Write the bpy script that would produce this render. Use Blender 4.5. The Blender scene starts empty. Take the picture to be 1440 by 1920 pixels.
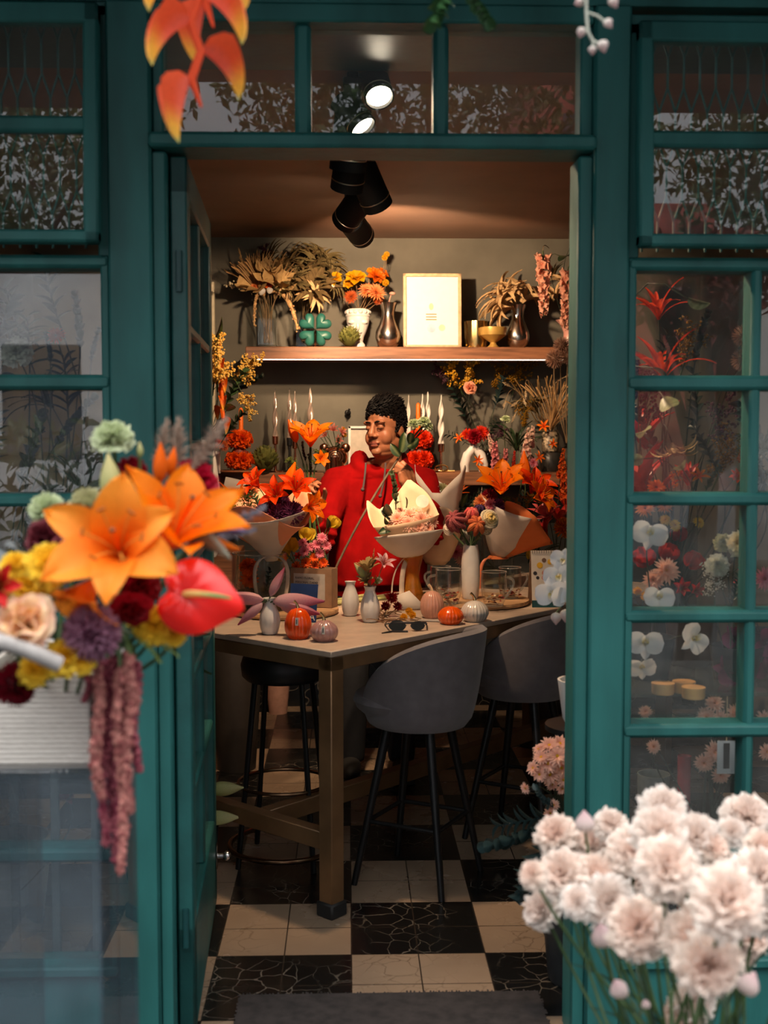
import bpy, math, random
from mathutils import Vector, Matrix, Quaternion, noise
V = Vector
PI = math.pi
R = random.Random(7)
SC = bpy.context.scene
COL = SC.collection

# ------------------------------------------------------------------ camera model (measuring aid and camera)
FPX = 2280.0
CAM = V((0.0, 0.0, 1.55))
YAW = math.radians(1.71)
PITCH = math.radians(3.64)
FWD = V((math.sin(YAW) * math.cos(PITCH), math.cos(YAW) * math.cos(PITCH), -math.sin(PITCH)))
RGT = V((math.cos(YAW), -math.sin(YAW), 0))
UPV = RGT.cross(FWD)

def ray(px, py):
    return FWD + RGT * ((px - 720) / FPX) - UPV * ((py - 960) / FPX)

def P(px, py, Y):
    d = ray(px, py)
    return CAM + d * (Y / d.y)

def PZ(px, py, z):
    d = ray(px, py)
    return CAM + d * ((z - CAM.z) / d.z)

def S(n, Y):
    return n * Y / FPX

# ------------------------------------------------------------------ mesh builder
class MB:
    def __init__(s):
        s.v = []; s.f = []; s.m = []; s.c = {}; s.mi = 0; s.T = Matrix.Identity(4)

    def add(s, vs, fs, cols=None):
        b = len(s.v)
        for i, p in enumerate(vs):
            s.v.append(s.T @ V(p))
            if cols is not None:
                s.c[b + i] = cols[i]
        for f in fs:
            s.f.append([b + i for i in f]); s.m.append(s.mi)
        return s

    def box(s, x0, y0, z0, x1, y1, z1, bv=0.0):
        if x0 > x1: x0, x1 = x1, x0
        if y0 > y1: y0, y1 = y1, y0
        if z0 > z1: z0, z1 = z1, z0
        if bv <= 0:
            vs = [(x, y, z) for x in (x0, x1) for y in (y0, y1) for z in (z0, z1)]
            fs = [(0, 1, 3, 2), (4, 6, 7, 5), (0, 4, 5, 1), (2, 3, 7, 6), (0, 2, 6, 4), (1, 5, 7, 3)]
            return s.add(vs, fs)
        bv = min(bv, (x1 - x0) / 2.01, (y1 - y0) / 2.01, (z1 - z0) / 2.01)
        X = (x0, x1); Y = (y0, y1); Z = (z0, z1)
        vs = []; idx = {}
        for i in (0, 1):
            for j in (0, 1):
                for k in (0, 1):
                    for a in range(3):
                        p = [X[i], Y[j], Z[k]]
                        sg = (1 if i == 0 else -1, 1 if j == 0 else -1, 1 if k == 0 else -1)
                        for b in range(3):
                            if b != a: p[b] += sg[b] * bv
                        idx[(i, j, k, a)] = len(vs); vs.append(p)
        fs = []
        for a in range(3):
            o = [b for b in range(3) if b != a]
            for e in (0, 1):
                q = []
                for (u, w) in ((0, 0), (1, 0), (1, 1), (0, 1)):
                    c = [0, 0, 0]; c[a] = e; c[o[0]] = u; c[o[1]] = w
                    q.append(idx[(*c, a)])
                fs.append(q)
        for a in range(3):
            o = [b for b in range(3) if b != a]
            for u in (0, 1):
                for w in (0, 1):
                    c0 = [0, 0, 0]; c0[o[0]] = u; c0[o[1]] = w
                    c1 = list(c0); c1[a] = 1
                    fs.append([idx[(*c0, o[0])], idx[(*c1, o[0])], idx[(*c1, o[1])], idx[(*c0, o[1])]])
        for i in (0, 1):
            for j in (0, 1):
                for k in (0, 1):
                    fs.append([idx[(i, j, k, 0)], idx[(i, j, k, 1)], idx[(i, j, k, 2)]])
        return s.add(vs, fs)

    def tube(s, pts, r, seg=8, cap=True, col=None):
        pts = [V(p) for p in pts]
        n = len(pts)
        rr = r if isinstance(r, (list, tuple)) else [r] * n
        vs = []; up = None; cols = [] if col is not None else None
        for i, p in enumerate(pts):
            d = (pts[min(i + 1, n - 1)] - pts[max(i - 1, 0)])
            if d.length < 1e-9: d = V((0, 0, 1))
            d.normalize()
            if up is None:
                up = V((0, 0, 1)) if abs(d.z) < .9 else V((1, 0, 0))
            a = d.cross(up)
            if a.length < 1e-6: a = d.cross(V((0, 1, .1)))
            a.normalize(); b = a.cross(d); up = b
            for k in range(seg):
                t = 2 * PI * k / seg
                vs.append(p + (a * math.cos(t) + b * math.sin(t)) * rr[i])
                if col is not None: cols.append(col[i] if isinstance(col, list) else col)
        fs = []
        for i in range(n - 1):
            for k in range(seg):
                k2 = (k + 1) % seg
                fs.append((i * seg + k, i * seg + k2, (i + 1) * seg + k2, (i + 1) * seg + k))
        if cap:
            fs.append(tuple(reversed(range(seg)))); fs.append(tuple((n - 1) * seg + k for k in range(seg)))
        return s.add(vs, fs, cols)

    def lathe(s, prof, seg=24, c=(0, 0, 0), mod=None, cap0=True, cap1=False, twist=None, colf=None):
        c = V(c); vs = []; n = len(prof); cols = [] if colf else None
        for i, (r, z) in enumerate(prof):
            for k in range(seg):
                t = 2 * PI * k / seg
                q = r * (mod(t, z) if mod else 1)
                tt = t + (twist(z) if twist else 0)
                vs.append(c + V((q * math.cos(tt), q * math.sin(tt), z)))
                if colf: cols.append(colf(t, z))
        fs = []
        for i in range(n - 1):
            for k in range(seg):
                k2 = (k + 1) % seg
                fs.append((i * seg + k, i * seg + k2, (i + 1) * seg + k2, (i + 1) * seg + k))
        if cap0: fs.append(tuple(reversed(range(seg))))
        if cap1: fs.append(tuple((n - 1) * seg + k for k in range(seg)))
        return s.add(vs, fs, cols)

    def grid(s, fn, nu, nv, colf=None):
        vs = []; cols = [] if colf else None
        for i in range(nu + 1):
            for j in range(nv + 1):
                u = i / nu; w = j / nv
                vs.append(fn(u, w))
                if colf: cols.append(colf(u, w))
        fs = [(i * (nv + 1) + j, (i + 1) * (nv + 1) + j, (i + 1) * (nv + 1) + j + 1, i * (nv + 1) + j + 1) for i in range(nu) for j in range(nv)]
        return s.add(vs, fs, cols)

    def ball(s, c, r, seg=10, rings=6, sq=(1, 1, 1), col=None):
        c = V(c); vs = [c + V((0, 0, r * sq[2]))]
        for i in range(1, rings):
            a = PI * i / rings
            for k in range(seg):
                t = 2 * PI * k / seg
                vs.append(c + V((r * sq[0] * math.sin(a) * math.cos(t), r * sq[1] * math.sin(a) * math.sin(t), r * sq[2] * math.cos(a))))
        vs.append(c - V((0, 0, r * sq[2])))
        fs = [(0, 1 + k, 1 + (k + 1) % seg) for k in range(seg)]
        for i in range(rings - 2):
            for k in range(seg):
                a = 1 + i * seg; k2 = (k + 1) % seg
                fs.append((a + k, a + seg + k, a + seg + k2, a + k2))
        L = len(vs) - 1; a = 1 + (rings - 2) * seg
        fs += [(L, a + (k + 1) % seg, a + k) for k in range(seg)]
        return s.add(vs, fs, [col] * len(vs) if col is not None else None)

    def prism(s, poly, d0, d1, plane='xz'):
        """poly extruded between d0 and d1; plane xz -> along y, xy -> along z"""
        n = len(poly)
        def q(a, b, d): return (a, d, b) if plane == 'xz' else ((a, b, d) if plane == 'xy' else (d, a, b))
        vs = [q(a, b, d0) for a, b in poly] + [q(a, b, d1) for a, b in poly]
        fs = [tuple(range(n)), tuple(reversed(range(n, 2 * n)))] + [(i, n + i, n + (i + 1) % n, (i + 1) % n) for i in range(n)]
        return s.add(vs, fs)

    def mesh(s, name, mats, smooth=True, recalc=True):
        me = bpy.data.meshes.new(name)
        me.from_pydata([tuple(v) for v in s.v], [], s.f)
        if not isinstance(mats, (list, tuple)): mats = [mats]
        for m in mats: me.materials.append(m)
        if len(mats) > 1: me.polygons.foreach_set('material_index', s.m)
        if s.c:
            at = me.color_attributes.new('Col', 'FLOAT_COLOR', 'POINT')
            d = []
            for i in range(len(s.v)):
                c = s.c.get(i, (1, 1, 1)); d += [c[0], c[1], c[2], 1]
            at.data.foreach_set('color', d)
        if recalc:
            import bmesh
            bm = bmesh.new(); bm.from_mesh(me); bmesh.ops.recalc_face_normals(bm, faces=bm.faces); bm.to_mesh(me); bm.free()
        if smooth:
            me.polygons.foreach_set('use_smooth', [True] * len(me.polygons))
            try: me.set_sharp_from_angle(angle=math.radians(38 if smooth is True else smooth))
            except Exception: pass
        me.update()
        return me

    def build(s, name, mats, parent=None, smooth=True, recalc=True):
        return link(name, s.mesh(name, mats, smooth, recalc), parent)

def wm(o):
    m = o.matrix_basis.copy()
    if o.parent: m = wm(o.parent) @ o.matrix_parent_inverse @ m
    return m

def adopt(o, parent):
    o.parent = parent
    o.matrix_parent_inverse = wm(parent).inverted()
    return o

def link(name, me, parent=None, M=None):
    o = bpy.data.objects.new(name, me); COL.objects.link(o)
    if M is not None: o.matrix_basis = M
    if parent is not None: adopt(o, parent)
    return o

def tag(o, label, cat, group=None):
    o['label'] = label; o['category'] = cat
    if group: o['group'] = group
    return o

def thing(name, label, cat, loc=(0, 0, 0), group=None):
    o = bpy.data.objects.new(name, None); COL.objects.link(o)
    o.matrix_basis = Matrix.Translation(V(loc)); o.empty_display_size = .05
    return tag(o, label, cat, group)

def struct(o):
    o['kind'] = 'structure'; return o

def stuff(o):
    o['kind'] = 'stuff'; return o

def frame_to(d, roll=0):
    """matrix whose Z axis points along d"""
    d = V(d).normalized()
    q = d.to_track_quat('Z', 'Y')
    return (q.to_matrix() @ Matrix.Rotation(roll, 3, 'Z')).to_4x4()

def TRS(loc, d=(0, 0, 1), sc=1, roll=0):
    return Matrix.Translation(V(loc)) @ frame_to(d, roll) @ Matrix.Scale(sc, 4)

def bez(p0, p1, p2, n=10):
    p0, p1, p2 = V(p0), V(p1), V(p2)
    return [(p0 * (1 - t) + p1 * t) * (1 - t) + (p1 * (1 - t) + p2 * t) * t for t in [i / n for i in range(n + 1)]]

def lerp(a, b, t): return a + (b - a) * t
def lerpc(a, b, t): return tuple(a[i] + (b[i] - a[i]) * t for i in range(3))
def smst(a, b, x):
    t = max(0, min(1, (x - a) / (b - a))); return t * t * (3 - 2 * t)

def C(r, g, b):
    """sRGB 0-255 -> linear"""
    f = lambda c: (c / 255 / 12.92) if c / 255 <= .04045 else ((c / 255 + .055) / 1.055) ** 2.4
    return (f(r), f(g), f(b))

# ------------------------------------------------------------------ materials
MATS = {}
def nodes_of(name):
    m = bpy.data.materials.new(name); m.use_nodes = True
    nt = m.node_tree
    return m, nt, nt.nodes['Principled BSDF'], nt.nodes['Material Output']

def mat(name, col=(.5, .5, .5), rough=.5, metal=0, var=.12, scale=30, bump=0, bscale=None, spec=None, coat=0, sheen=0,
        transl=0, vcol=False, emit=None, estr=0, alpha=None, noise_stretch=None):
    if name in MATS: return MATS[name]
    m, nt, b, out = nodes_of(name)
    N = nt.nodes; L = nt.links
    b.inputs['Roughness'].default_value = rough; b.inputs['Metallic'].default_value = metal
    if spec is not None: b.inputs['Specular IOR Level'].default_value = spec
    if coat: b.inputs['Coat Weight'].default_value = coat; b.inputs['Coat Roughness'].default_value = .1
    if sheen: b.inputs['Sheen Weight'].default_value = sheen
    tc = N.new('ShaderNodeTexCoord'); mp = N.new('ShaderNodeMapping')
    L.new(tc.outputs['Object'], mp.inputs['Vector'])
    if noise_stretch: mp.inputs['Scale'].default_value = noise_stretch
    nz = N.new('ShaderNodeTexNoise'); nz.inputs['Scale'].default_value = scale; nz.inputs['Detail'].default_value = 4
    L.new(mp.outputs['Vector'], nz.inputs['Vector'])
    mx = N.new('ShaderNodeMix'); mx.data_type = 'RGBA'; mx.blend_type = 'MULTIPLY'
    mr = N.new('ShaderNodeMapRange'); mr.inputs['From Min'].default_value = .3; mr.inputs['From Max'].default_value = .7
    mr.inputs['To Min'].default_value = 1 - var * 1.6; mr.inputs['To Max'].default_value = 1 + var * .4
    L.new(nz.outputs['Fac'], mr.inputs['Value'])
    mx.inputs['Factor'].default_value = 1
    if vcol:
        at = N.new('ShaderNodeAttribute'); at.attribute_name = 'Col'
        L.new(at.outputs['Color'], mx.inputs['A'])
    else:
        mx.inputs['A'].default_value = (*col, 1)
    L.new(mr.outputs['Result'], mx.inputs['B'])
    L.new(mx.outputs['Result'], b.inputs['Base Color'])
    if bump:
        bp = N.new('ShaderNodeBump'); bp.inputs['Strength'].default_value = bump; bp.inputs['Distance'].default_value = .004
        n2 = nz
        if bscale:
            n2 = N.new('ShaderNodeTexNoise'); n2.inputs['Scale'].default_value = bscale; n2.inputs['Detail'].default_value = 3
            L.new(mp.outputs['Vector'], n2.inputs['Vector'])
        L.new(n2.outputs['Fac'], bp.inputs['Height']); L.new(bp.outputs['Normal'], b.inputs['Normal'])
    if emit is not None:
        b.inputs['Emission Color'].default_value = (*emit, 1); b.inputs['Emission Strength'].default_value = estr
    if transl:
        t = N.new('ShaderNodeBsdfTranslucent'); ms = N.new('ShaderNodeMixShader'); ms.inputs[0].default_value = transl
        L.new(mx.outputs['Result'], t.inputs['Color'])
        L.new(b.outputs[0], ms.inputs[1]); L.new(t.outputs[0], ms.inputs[2]); L.new(ms.outputs[0], out.inputs['Surface'])
    MATS[name] = m
    return m

def glass_mat(name, tint=(.97, .99, .98), ior=1.5, rough=.0, dirt_glint=0.0, dirt_glint_col=(.6, .65, .65), edge=.85):
    """see-through glass: clear transmission plus a mirror reflection by Fresnel (thin walled)"""
    if name in MATS: return MATS[name]
    m, nt, b, out = nodes_of(name)
    N = nt.nodes; L = nt.links; N.remove(b)
    tr = N.new('ShaderNodeBsdfTransparent'); tr.inputs[0].default_value = (*tint, 1)
    gl = N.new('ShaderNodeBsdfGlossy'); gl.inputs['Roughness'].default_value = rough
    lw = N.new('ShaderNodeLayerWeight'); lw.inputs['Blend'].default_value = .5      # 'Facing' is 0 head-on and 1 edge-on, the same from both sides
    pw_ = N.new('ShaderNodeMath'); pw_.operation = 'POWER'; pw_.inputs[1].default_value = 3.0; L.new(lw.outputs['Facing'], pw_.inputs[0])
    f0 = ((ior - 1) / (ior + 1)) ** 2
    fr = N.new('ShaderNodeMapRange'); fr.inputs['To Min'].default_value = f0; fr.inputs['To Max'].default_value = edge; L.new(pw_.outputs[0], fr.inputs['Value'])
    ms = N.new('ShaderNodeMixShader'); L.new(fr.outputs[0], ms.inputs[0]); L.new(tr.outputs[0], ms.inputs[1]); L.new(gl.outputs[0], ms.inputs[2])
    last = ms
    if dirt_glint:
        df = N.new('ShaderNodeBsdfDiffuse'); df.inputs[0].default_value = (*dirt_glint_col, 1)
        tc = N.new('ShaderNodeTexCoord'); nz = N.new('ShaderNodeTexNoise'); nz.inputs['Scale'].default_value = 9; nz.inputs['Detail'].default_value = 8
        L.new(tc.outputs['Object'], nz.inputs['Vector'])
        mr = N.new('ShaderNodeMapRange'); mr.inputs['From Min'].default_value = .35; mr.inputs['From Max'].default_value = .8
        mr.inputs['To Min'].default_value = dirt_glint * .5; mr.inputs['To Max'].default_value = dirt_glint * 1.6
        L.new(nz.outputs['Fac'], mr.inputs['Value'])
        m2 = N.new('ShaderNodeMixShader'); L.new(mr.outputs[0], m2.inputs[0]); L.new(ms.outputs[0], m2.inputs[1]); L.new(df.outputs[0], m2.inputs[2])
        last = m2
    L.new(last.outputs[0], out.inputs['Surface'])
    MATS[name] = m
    return m

def vmat(name='pigment', rough=.55, transl=.25, **k): return mat(name, rough=rough, transl=transl, vcol=True, **k)
# ------------------------------------------------------------------ camera
cd = bpy.data.cameras.new('camera'); cam = bpy.data.objects.new('camera', cd); COL.objects.link(cam)
cd.sensor_fit = 'VERTICAL'; cd.sensor_height = 36; cd.sensor_width = 27; cd.lens = 36 * FPX / 1920
cam.matrix_world = Matrix.Translation(CAM) @ Matrix((RGT, UPV, -FWD)).transposed().to_4x4()
cd.clip_start = .05; cd.clip_end = 200
cd.dof.use_dof = True; cd.dof.focus_distance = 5.0; cd.dof.aperture_fstop = 3.6
SC.camera = cam
SC.view_settings.view_transform = 'Standard'; SC.view_settings.look = 'None'
SC.view_settings.exposure = 0.0; SC.view_settings.gamma = 1.0; SC.view_settings.use_curve_mapping = False
SC.cycles.use_denoising = True
try: SC.cycles.denoiser = 'OPENIMAGEDENOISE'
except Exception: pass
SC.cycles.max_bounces = 8; SC.cycles.transparent_max_bounces = 16; SC.cycles.diffuse_bounces = 3; SC.cycles.glossy_bounces = 4
SC.cycles.transmission_bounces = 6; SC.cycles.sample_clamp_indirect = 4; SC.cycles.caustics_reflective = False; SC.cycles.caustics_refractive = False

# ------------------------------------------------------------------ materials of the setting
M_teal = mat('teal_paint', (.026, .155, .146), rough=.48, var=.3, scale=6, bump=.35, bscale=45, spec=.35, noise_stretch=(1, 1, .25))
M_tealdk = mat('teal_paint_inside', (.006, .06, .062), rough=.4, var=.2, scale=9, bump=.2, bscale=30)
M_ceil = mat('ceiling_brown', (.24, .135, .09), rough=.6, var=.15, scale=3)
M_wall = mat('olive_plaster', (.135, .124, .097), rough=.75, var=.2, scale=4, bump=.15, bscale=25)
M_dark = mat('dark_plaster_and_shade', (.035, .035, .032), rough=.8)
M_black = mat('black_metal', (.012, .012, .013), rough=.4, var=.1)
M_wood = mat('walnut_shelf', (.30, .125, .06), rough=.45, var=.35, scale=5, noise_stretch=(1, 12, 12))
M_oak = mat('pale_oak', (.55, .34, .17), rough=.5, var=.25, scale=6, noise_stretch=(1.5, 14, 14))
M_glass = glass_mat('window_glass', ior=1.68, dirt_glint=.03)
M_clear = glass_mat('clear_glass', tint=(.955, .965, .96), ior=1.35, edge=.95)
M_thick = glass_mat('thick_glass', tint=(.9, .9, .88), ior=1.5, edge=.95, dirt_glint=.16, dirt_glint_col=(.8, .75, .68))  # pale diffuse share paints the bright glints of rims and handles

def marble_checker():
    m, nt, b, out = nodes_of('checker_marble')
    N = nt.nodes; L = nt.links
    T = .400
    p = PZ(659, 1790, 0)
    tc = N.new('ShaderNodeTexCoord'); mp = N.new('ShaderNodeMapping')
    mp.inputs['Location'].default_value = (-p.x / T + 40, -p.y / T + 40, .5); mp.inputs['Scale'].default_value = (1 / T, 1 / T, 0)
    L.new(tc.outputs['Object'], mp.inputs['Vector'])
    ck = N.new('ShaderNodeTexChecker'); ck.inputs['Scale'].default_value = 1
    L.new(mp.outputs[0], ck.inputs['Vector'])
    # warp for veins
    nz = N.new('ShaderNodeTexNoise'); nz.inputs['Scale'].default_value = 3.2; nz.inputs['Detail'].default_value = 5
    L.new(tc.outputs['Object'], nz.inputs['Vector'])
    ad = N.new('ShaderNodeMix'); ad.data_type = 'VECTOR'; ad.inputs['Factor'].default_value = .16
    L.new(tc.outputs['Object'], ad.inputs['A']); L.new(nz.outputs['Color'], ad.inputs['B'])
    vo = N.new('ShaderNodeTexVoronoi'); vo.feature = 'DISTANCE_TO_EDGE'; vo.inputs['Scale'].default_value = 17
    L.new(ad.outputs['Result'], vo.inputs['Vector'])
    n2 = N.new('ShaderNodeTexNoise'); n2.inputs['Scale'].default_value = 4; n2.inputs['Detail'].default_value = 3
    L.new(tc.outputs['Object'], n2.inputs['Vector'])
    def ramp(src, a, bb, ca, cb):
        r = N.new('ShaderNodeValToRGB'); r.color_ramp.elements[0].position = a; r.color_ramp.elements[1].position = bb
        r.color_ramp.elements[0].color = (*ca, 1); r.color_ramp.elements[1].color = (*cb, 1); L.new(src, r.inputs[0]); return r.outputs[0]
    vein = ramp(vo.outputs['Distance'], .0, .028, (1, 1, 1), (0, 0, 0))
    msk = ramp(n2.outputs['Fac'], .42, .62, (0, 0, 0), (1, 1, 1))
    vm = N.new('ShaderNodeMath'); vm.operation = 'MULTIPLY'; L.new(vein, vm.inputs[0]); L.new(msk, vm.inputs[1])
    def mix(f, a, bb):
        x = N.new('ShaderNodeMix'); x.data_type = 'RGBA'
        if isinstance(f, float): x.inputs['Factor'].default_value = f
        else: L.new(f, x.inputs['Factor'])
        for k, q in (('A', a), ('B', bb)):
            if isinstance(q, tuple): x.inputs[k].default_value = (*q, 1)
            else: L.new(q, x.inputs[k])
        return x.outputs['Result']
    blk = mix(vm.outputs[0], (.006, .006, .006), (.20, .17, .135))
    wht0 = mix(n2.outputs['Fac'], (.21, .145, .098), (.36, .265, .185))
    v2 = N.new('ShaderNodeMath'); v2.operation = 'MULTIPLY'; v2.inputs[1].default_value = .75; L.new(vm.outputs[0], v2.inputs[0])
    wht = mix(v2.outputs[0], wht0, (.10, .06, .035))
    base = mix(ck.outputs['Fac'], blk, wht)
    # joints between the small tiles
    sep = N.new('ShaderNodeSeparateXYZ'); L.new(mp.outputs[0], sep.inputs[0])
    def joint(o, w):
        a = N.new('ShaderNodeMath'); a.operation = 'MULTIPLY'; a.inputs[1].default_value = 2; L.new(o, a.inputs[0])
        f = N.new('ShaderNodeMath'); f.operation = 'FRACT'; L.new(a.outputs[0], f.inputs[0])
        s_ = N.new('ShaderNodeMath'); s_.operation = 'SUBTRACT'; s_.inputs[1].default_value = .5; L.new(f.outputs[0], s_.inputs[0])
        ab = N.new('ShaderNodeMath'); ab.operation = 'ABSOLUTE'; L.new(s_.outputs[0], ab.inputs[0])
        g = N.new('ShaderNodeMath'); g.operation = 'GREATER_THAN'; g.inputs[1].default_value = .5 - w; L.new(ab.outputs[0], g.inputs[0]); return g.outputs[0]
    mxj = N.new('ShaderNodeMath'); mxj.operation = 'MAXIMUM'; L.new(joint(sep.outputs['X'], .010), mxj.inputs[0]); L.new(joint(sep.outputs['Y'], .010), mxj.inputs[1])
    fin = mix(mxj.outputs[0], base, (.03, .022, .016))
    L.new(fin, b.inputs['Base Color'])
    b.inputs['Roughness'].default_value = .22
    rr = N.new('ShaderNodeMapRange'); rr.inputs['To Min'].default_value = .12; rr.inputs['To Max'].default_value = .4; L.new(nz.outputs['Fac'], rr.inputs['Value']); L.new(rr.outputs[0], b.inputs['Roughness'])
    return m
M_floor = marble_checker()

def marble_black():
    m, nt, b, out = nodes_of('black_marble'); N = nt.nodes; L = nt.links
    tc = N.new('ShaderNodeTexCoord'); vo = N.new('ShaderNodeTexVoronoi'); vo.feature = 'DISTANCE_TO_EDGE'; vo.inputs['Scale'].default_value = 9
    nz = N.new('ShaderNodeTexNoise'); nz.inputs['Scale'].default_value = 4; L.new(tc.outputs['Object'], nz.inputs['Vector'])
    ad = N.new('ShaderNodeMix'); ad.data_type = 'VECTOR'; ad.inputs['Factor'].default_value = .3; L.new(tc.outputs['Object'], ad.inputs['A']); L.new(nz.outputs['Color'], ad.inputs['B'])
    L.new(ad.outputs['Result'], vo.inputs['Vector'])
    r = N.new('ShaderNodeValToRGB'); r.color_ramp.elements[0].color = (.2, .18, .15, 1); r.color_ramp.elements[1].color = (.006, .006, .006, 1); r.color_ramp.elements[1].position = .02
    L.new(vo.outputs['Distance'], r.inputs[0]); L.new(r.outputs[0], b.inputs['Base Color']); b.inputs['Roughness'].default_value = .2
    return m
M_bmarble = marble_black()

# ------------------------------------------------------------------ room shell
RX0, RX1, RYB, RZ, FY = -1.75, 2.0, 6.9, 2.65, 3.0
def bxo(name, m, *a, bv=0, parent=None):
    return MB().box(*a, bv).build(name, m, parent, smooth=False)

struct(bxo('floor', M_floor, RX0, FY, -.1, RX1, RYB, 0))
struct(bxo('ceiling', M_ceil, RX0, FY + .72, RZ, RX1, RYB, RZ + .1))
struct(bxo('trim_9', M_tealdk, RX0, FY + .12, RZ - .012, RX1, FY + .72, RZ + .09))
struct(bxo('wall_back', M_wall, RX0 - .1, RYB, 0, RX1 + .1, RYB + .1, RZ))
struct(bxo('wall_left', M_wall, RX0 - .1, FY, 0, RX0, RYB, RZ))
struct(bxo('wall_right', M_wall, RX1, FY, 0, RX1 + .1, RYB, RZ))
struct(bxo('baseboard_back', M_bmarble, RX0, RYB - .02, 0, RX1, RYB, .30))
struct(bxo('trim_10', M_dark, RX0 - .1, FY + .12, RZ + .1, RX1 + .1, RYB + .1, 6))      # storey above

def xf(px): return P(px, 815, FY).x
def zf(py): return P(700, py, FY).z

XL0, XL1 = -1.40, xf(209)          # left window opening
XR0, XR1 = xf(1174), 1.56          # right window opening
ZTOP, ZC, ZLOW = zf(38), zf(488), zf(1808)
W = MB()
W.box(-4, FY, -.02, XL0, FY + .12, 6); W.box(XR1, FY, -.02, 4, FY + .12, 6)
W.box(XL0, FY, zf(6), XR1, FY + .12, 6)                   # above the transom
W.box(XL0, FY + .012, -.02, XL1, FY + .10, ZLOW); W.box(XR0, FY + .012, -.02, XR1, FY + .10, ZLOW)
struct(W.build('wall_front', M_teal, smooth=False))

def trim(name, boxes, m=None):
    b = MB()
    for q in boxes: b.box(*q[:6], q[6] if len(q) > 6 else .006)
    return struct(b.build(name, m or M_teal))

zt = zf(6)
trim('trim_1', [(XL1, FY - .012, -.02, xf(290), FY + .12, zt), (xf(288), FY + .004, -.02, xf(317), FY + .12, zf(284))])      # left door post
trim('trim_2', [(xf(1107), FY - .012, -.02, XR0, FY + .12, zt), (xf(1080), FY + .004, -.02, xf(1109), FY + .12, zf(288))])   # right door post
trim('trim_3', [(xf(287), FY - .03, zf(282), xf(1110), FY + .12, zf(254), .008)])                                            # lintel rail over the door
trim('trim_4', [(xf(290), FY - .005, zf(42), xf(1107), FY + .10, zt)])
trim('trim_5', [(-4, FY - .05, zf(-60), 4, FY, zf(-10), .01)])
trim('trim_6', [(XL0, FY - .006, zf(1826), XL1, FY + .02, zf(1806)), (XR0, FY - .006, zf(1826), XR1, FY + .02, zf(1806))])

def pane(parent, x0, z0, x1, z1, y=None):
    y = FY + .055 if y is None else y
    return MB().box(x0, y, z0, x1, y + .004, z1).build('pane', M_glass, parent, smooth=False)

# transom window over the door
tw = struct(MB().box(xf(290), FY + .015, zf(256), xf(312), FY + .09, zf(40), .005).box(xf(1084), FY + .015, zf(256), xf(1108), FY + .09, zf(40), .005)
            .box(xf(555), FY + .012, zf(256), xf(585), FY + .09, zf(40), .01).box(xf(812), FY + .012, zf(256), xf(840), FY + .09, zf(40), .01)
            .box(xf(300), FY + .02, zf(256), xf(1100), FY + .09, zf(244), .005).build('window_5', M_teal))
for a, b in ((312, 555), (585, 812), (840, 1084)): pane(tw, xf(a), zf(250), xf(b), zf(42))

# fixed glazed panels beside the door
RAILS = [(480, 505), (703, 731), (925, 949), (1147, 1171), (1362, 1388), (1586, 1612)]
def fixed(name, x0, x1, cols, inner):
    m = MB()
    for a, b in RAILS:
        m.box(x0, FY - .004, zf(b), x1, FY + .08, zf(a), .009)
    m.box(x0, FY + .0, ZLOW, x0 + .022, FY + .09, zf(480), .005); m.box(x1 - .022, FY + .0, ZLOW, x1, FY + .09, zf(480), .005)
    for c in cols: m.box(c - .0135, FY + .004, ZLOW, c + .0135, FY + .078, zf(490), .008)
    o = struct(m.build(name, M_teal))
    xs = [x0 + .015] + list(cols) + [x1 - .015]
    zz = [1806] + [0] * 0
    rows = [(505, 703), (731, 925), (949, 1147), (1171, 1362), (1388, 1586), (1612, 1806)]
    for a, b in rows:
        for i in range(len(xs) - 1): pane(o, xs[i], zf(b + 4), xs[i + 1], zf(a - 4))
    return o
fixed('window_2', XL0, XL1, [-.985], 1)
fixed('window_4', XR0, XR1, [xf(1416), xf(1416) + .30], 1)

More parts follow.
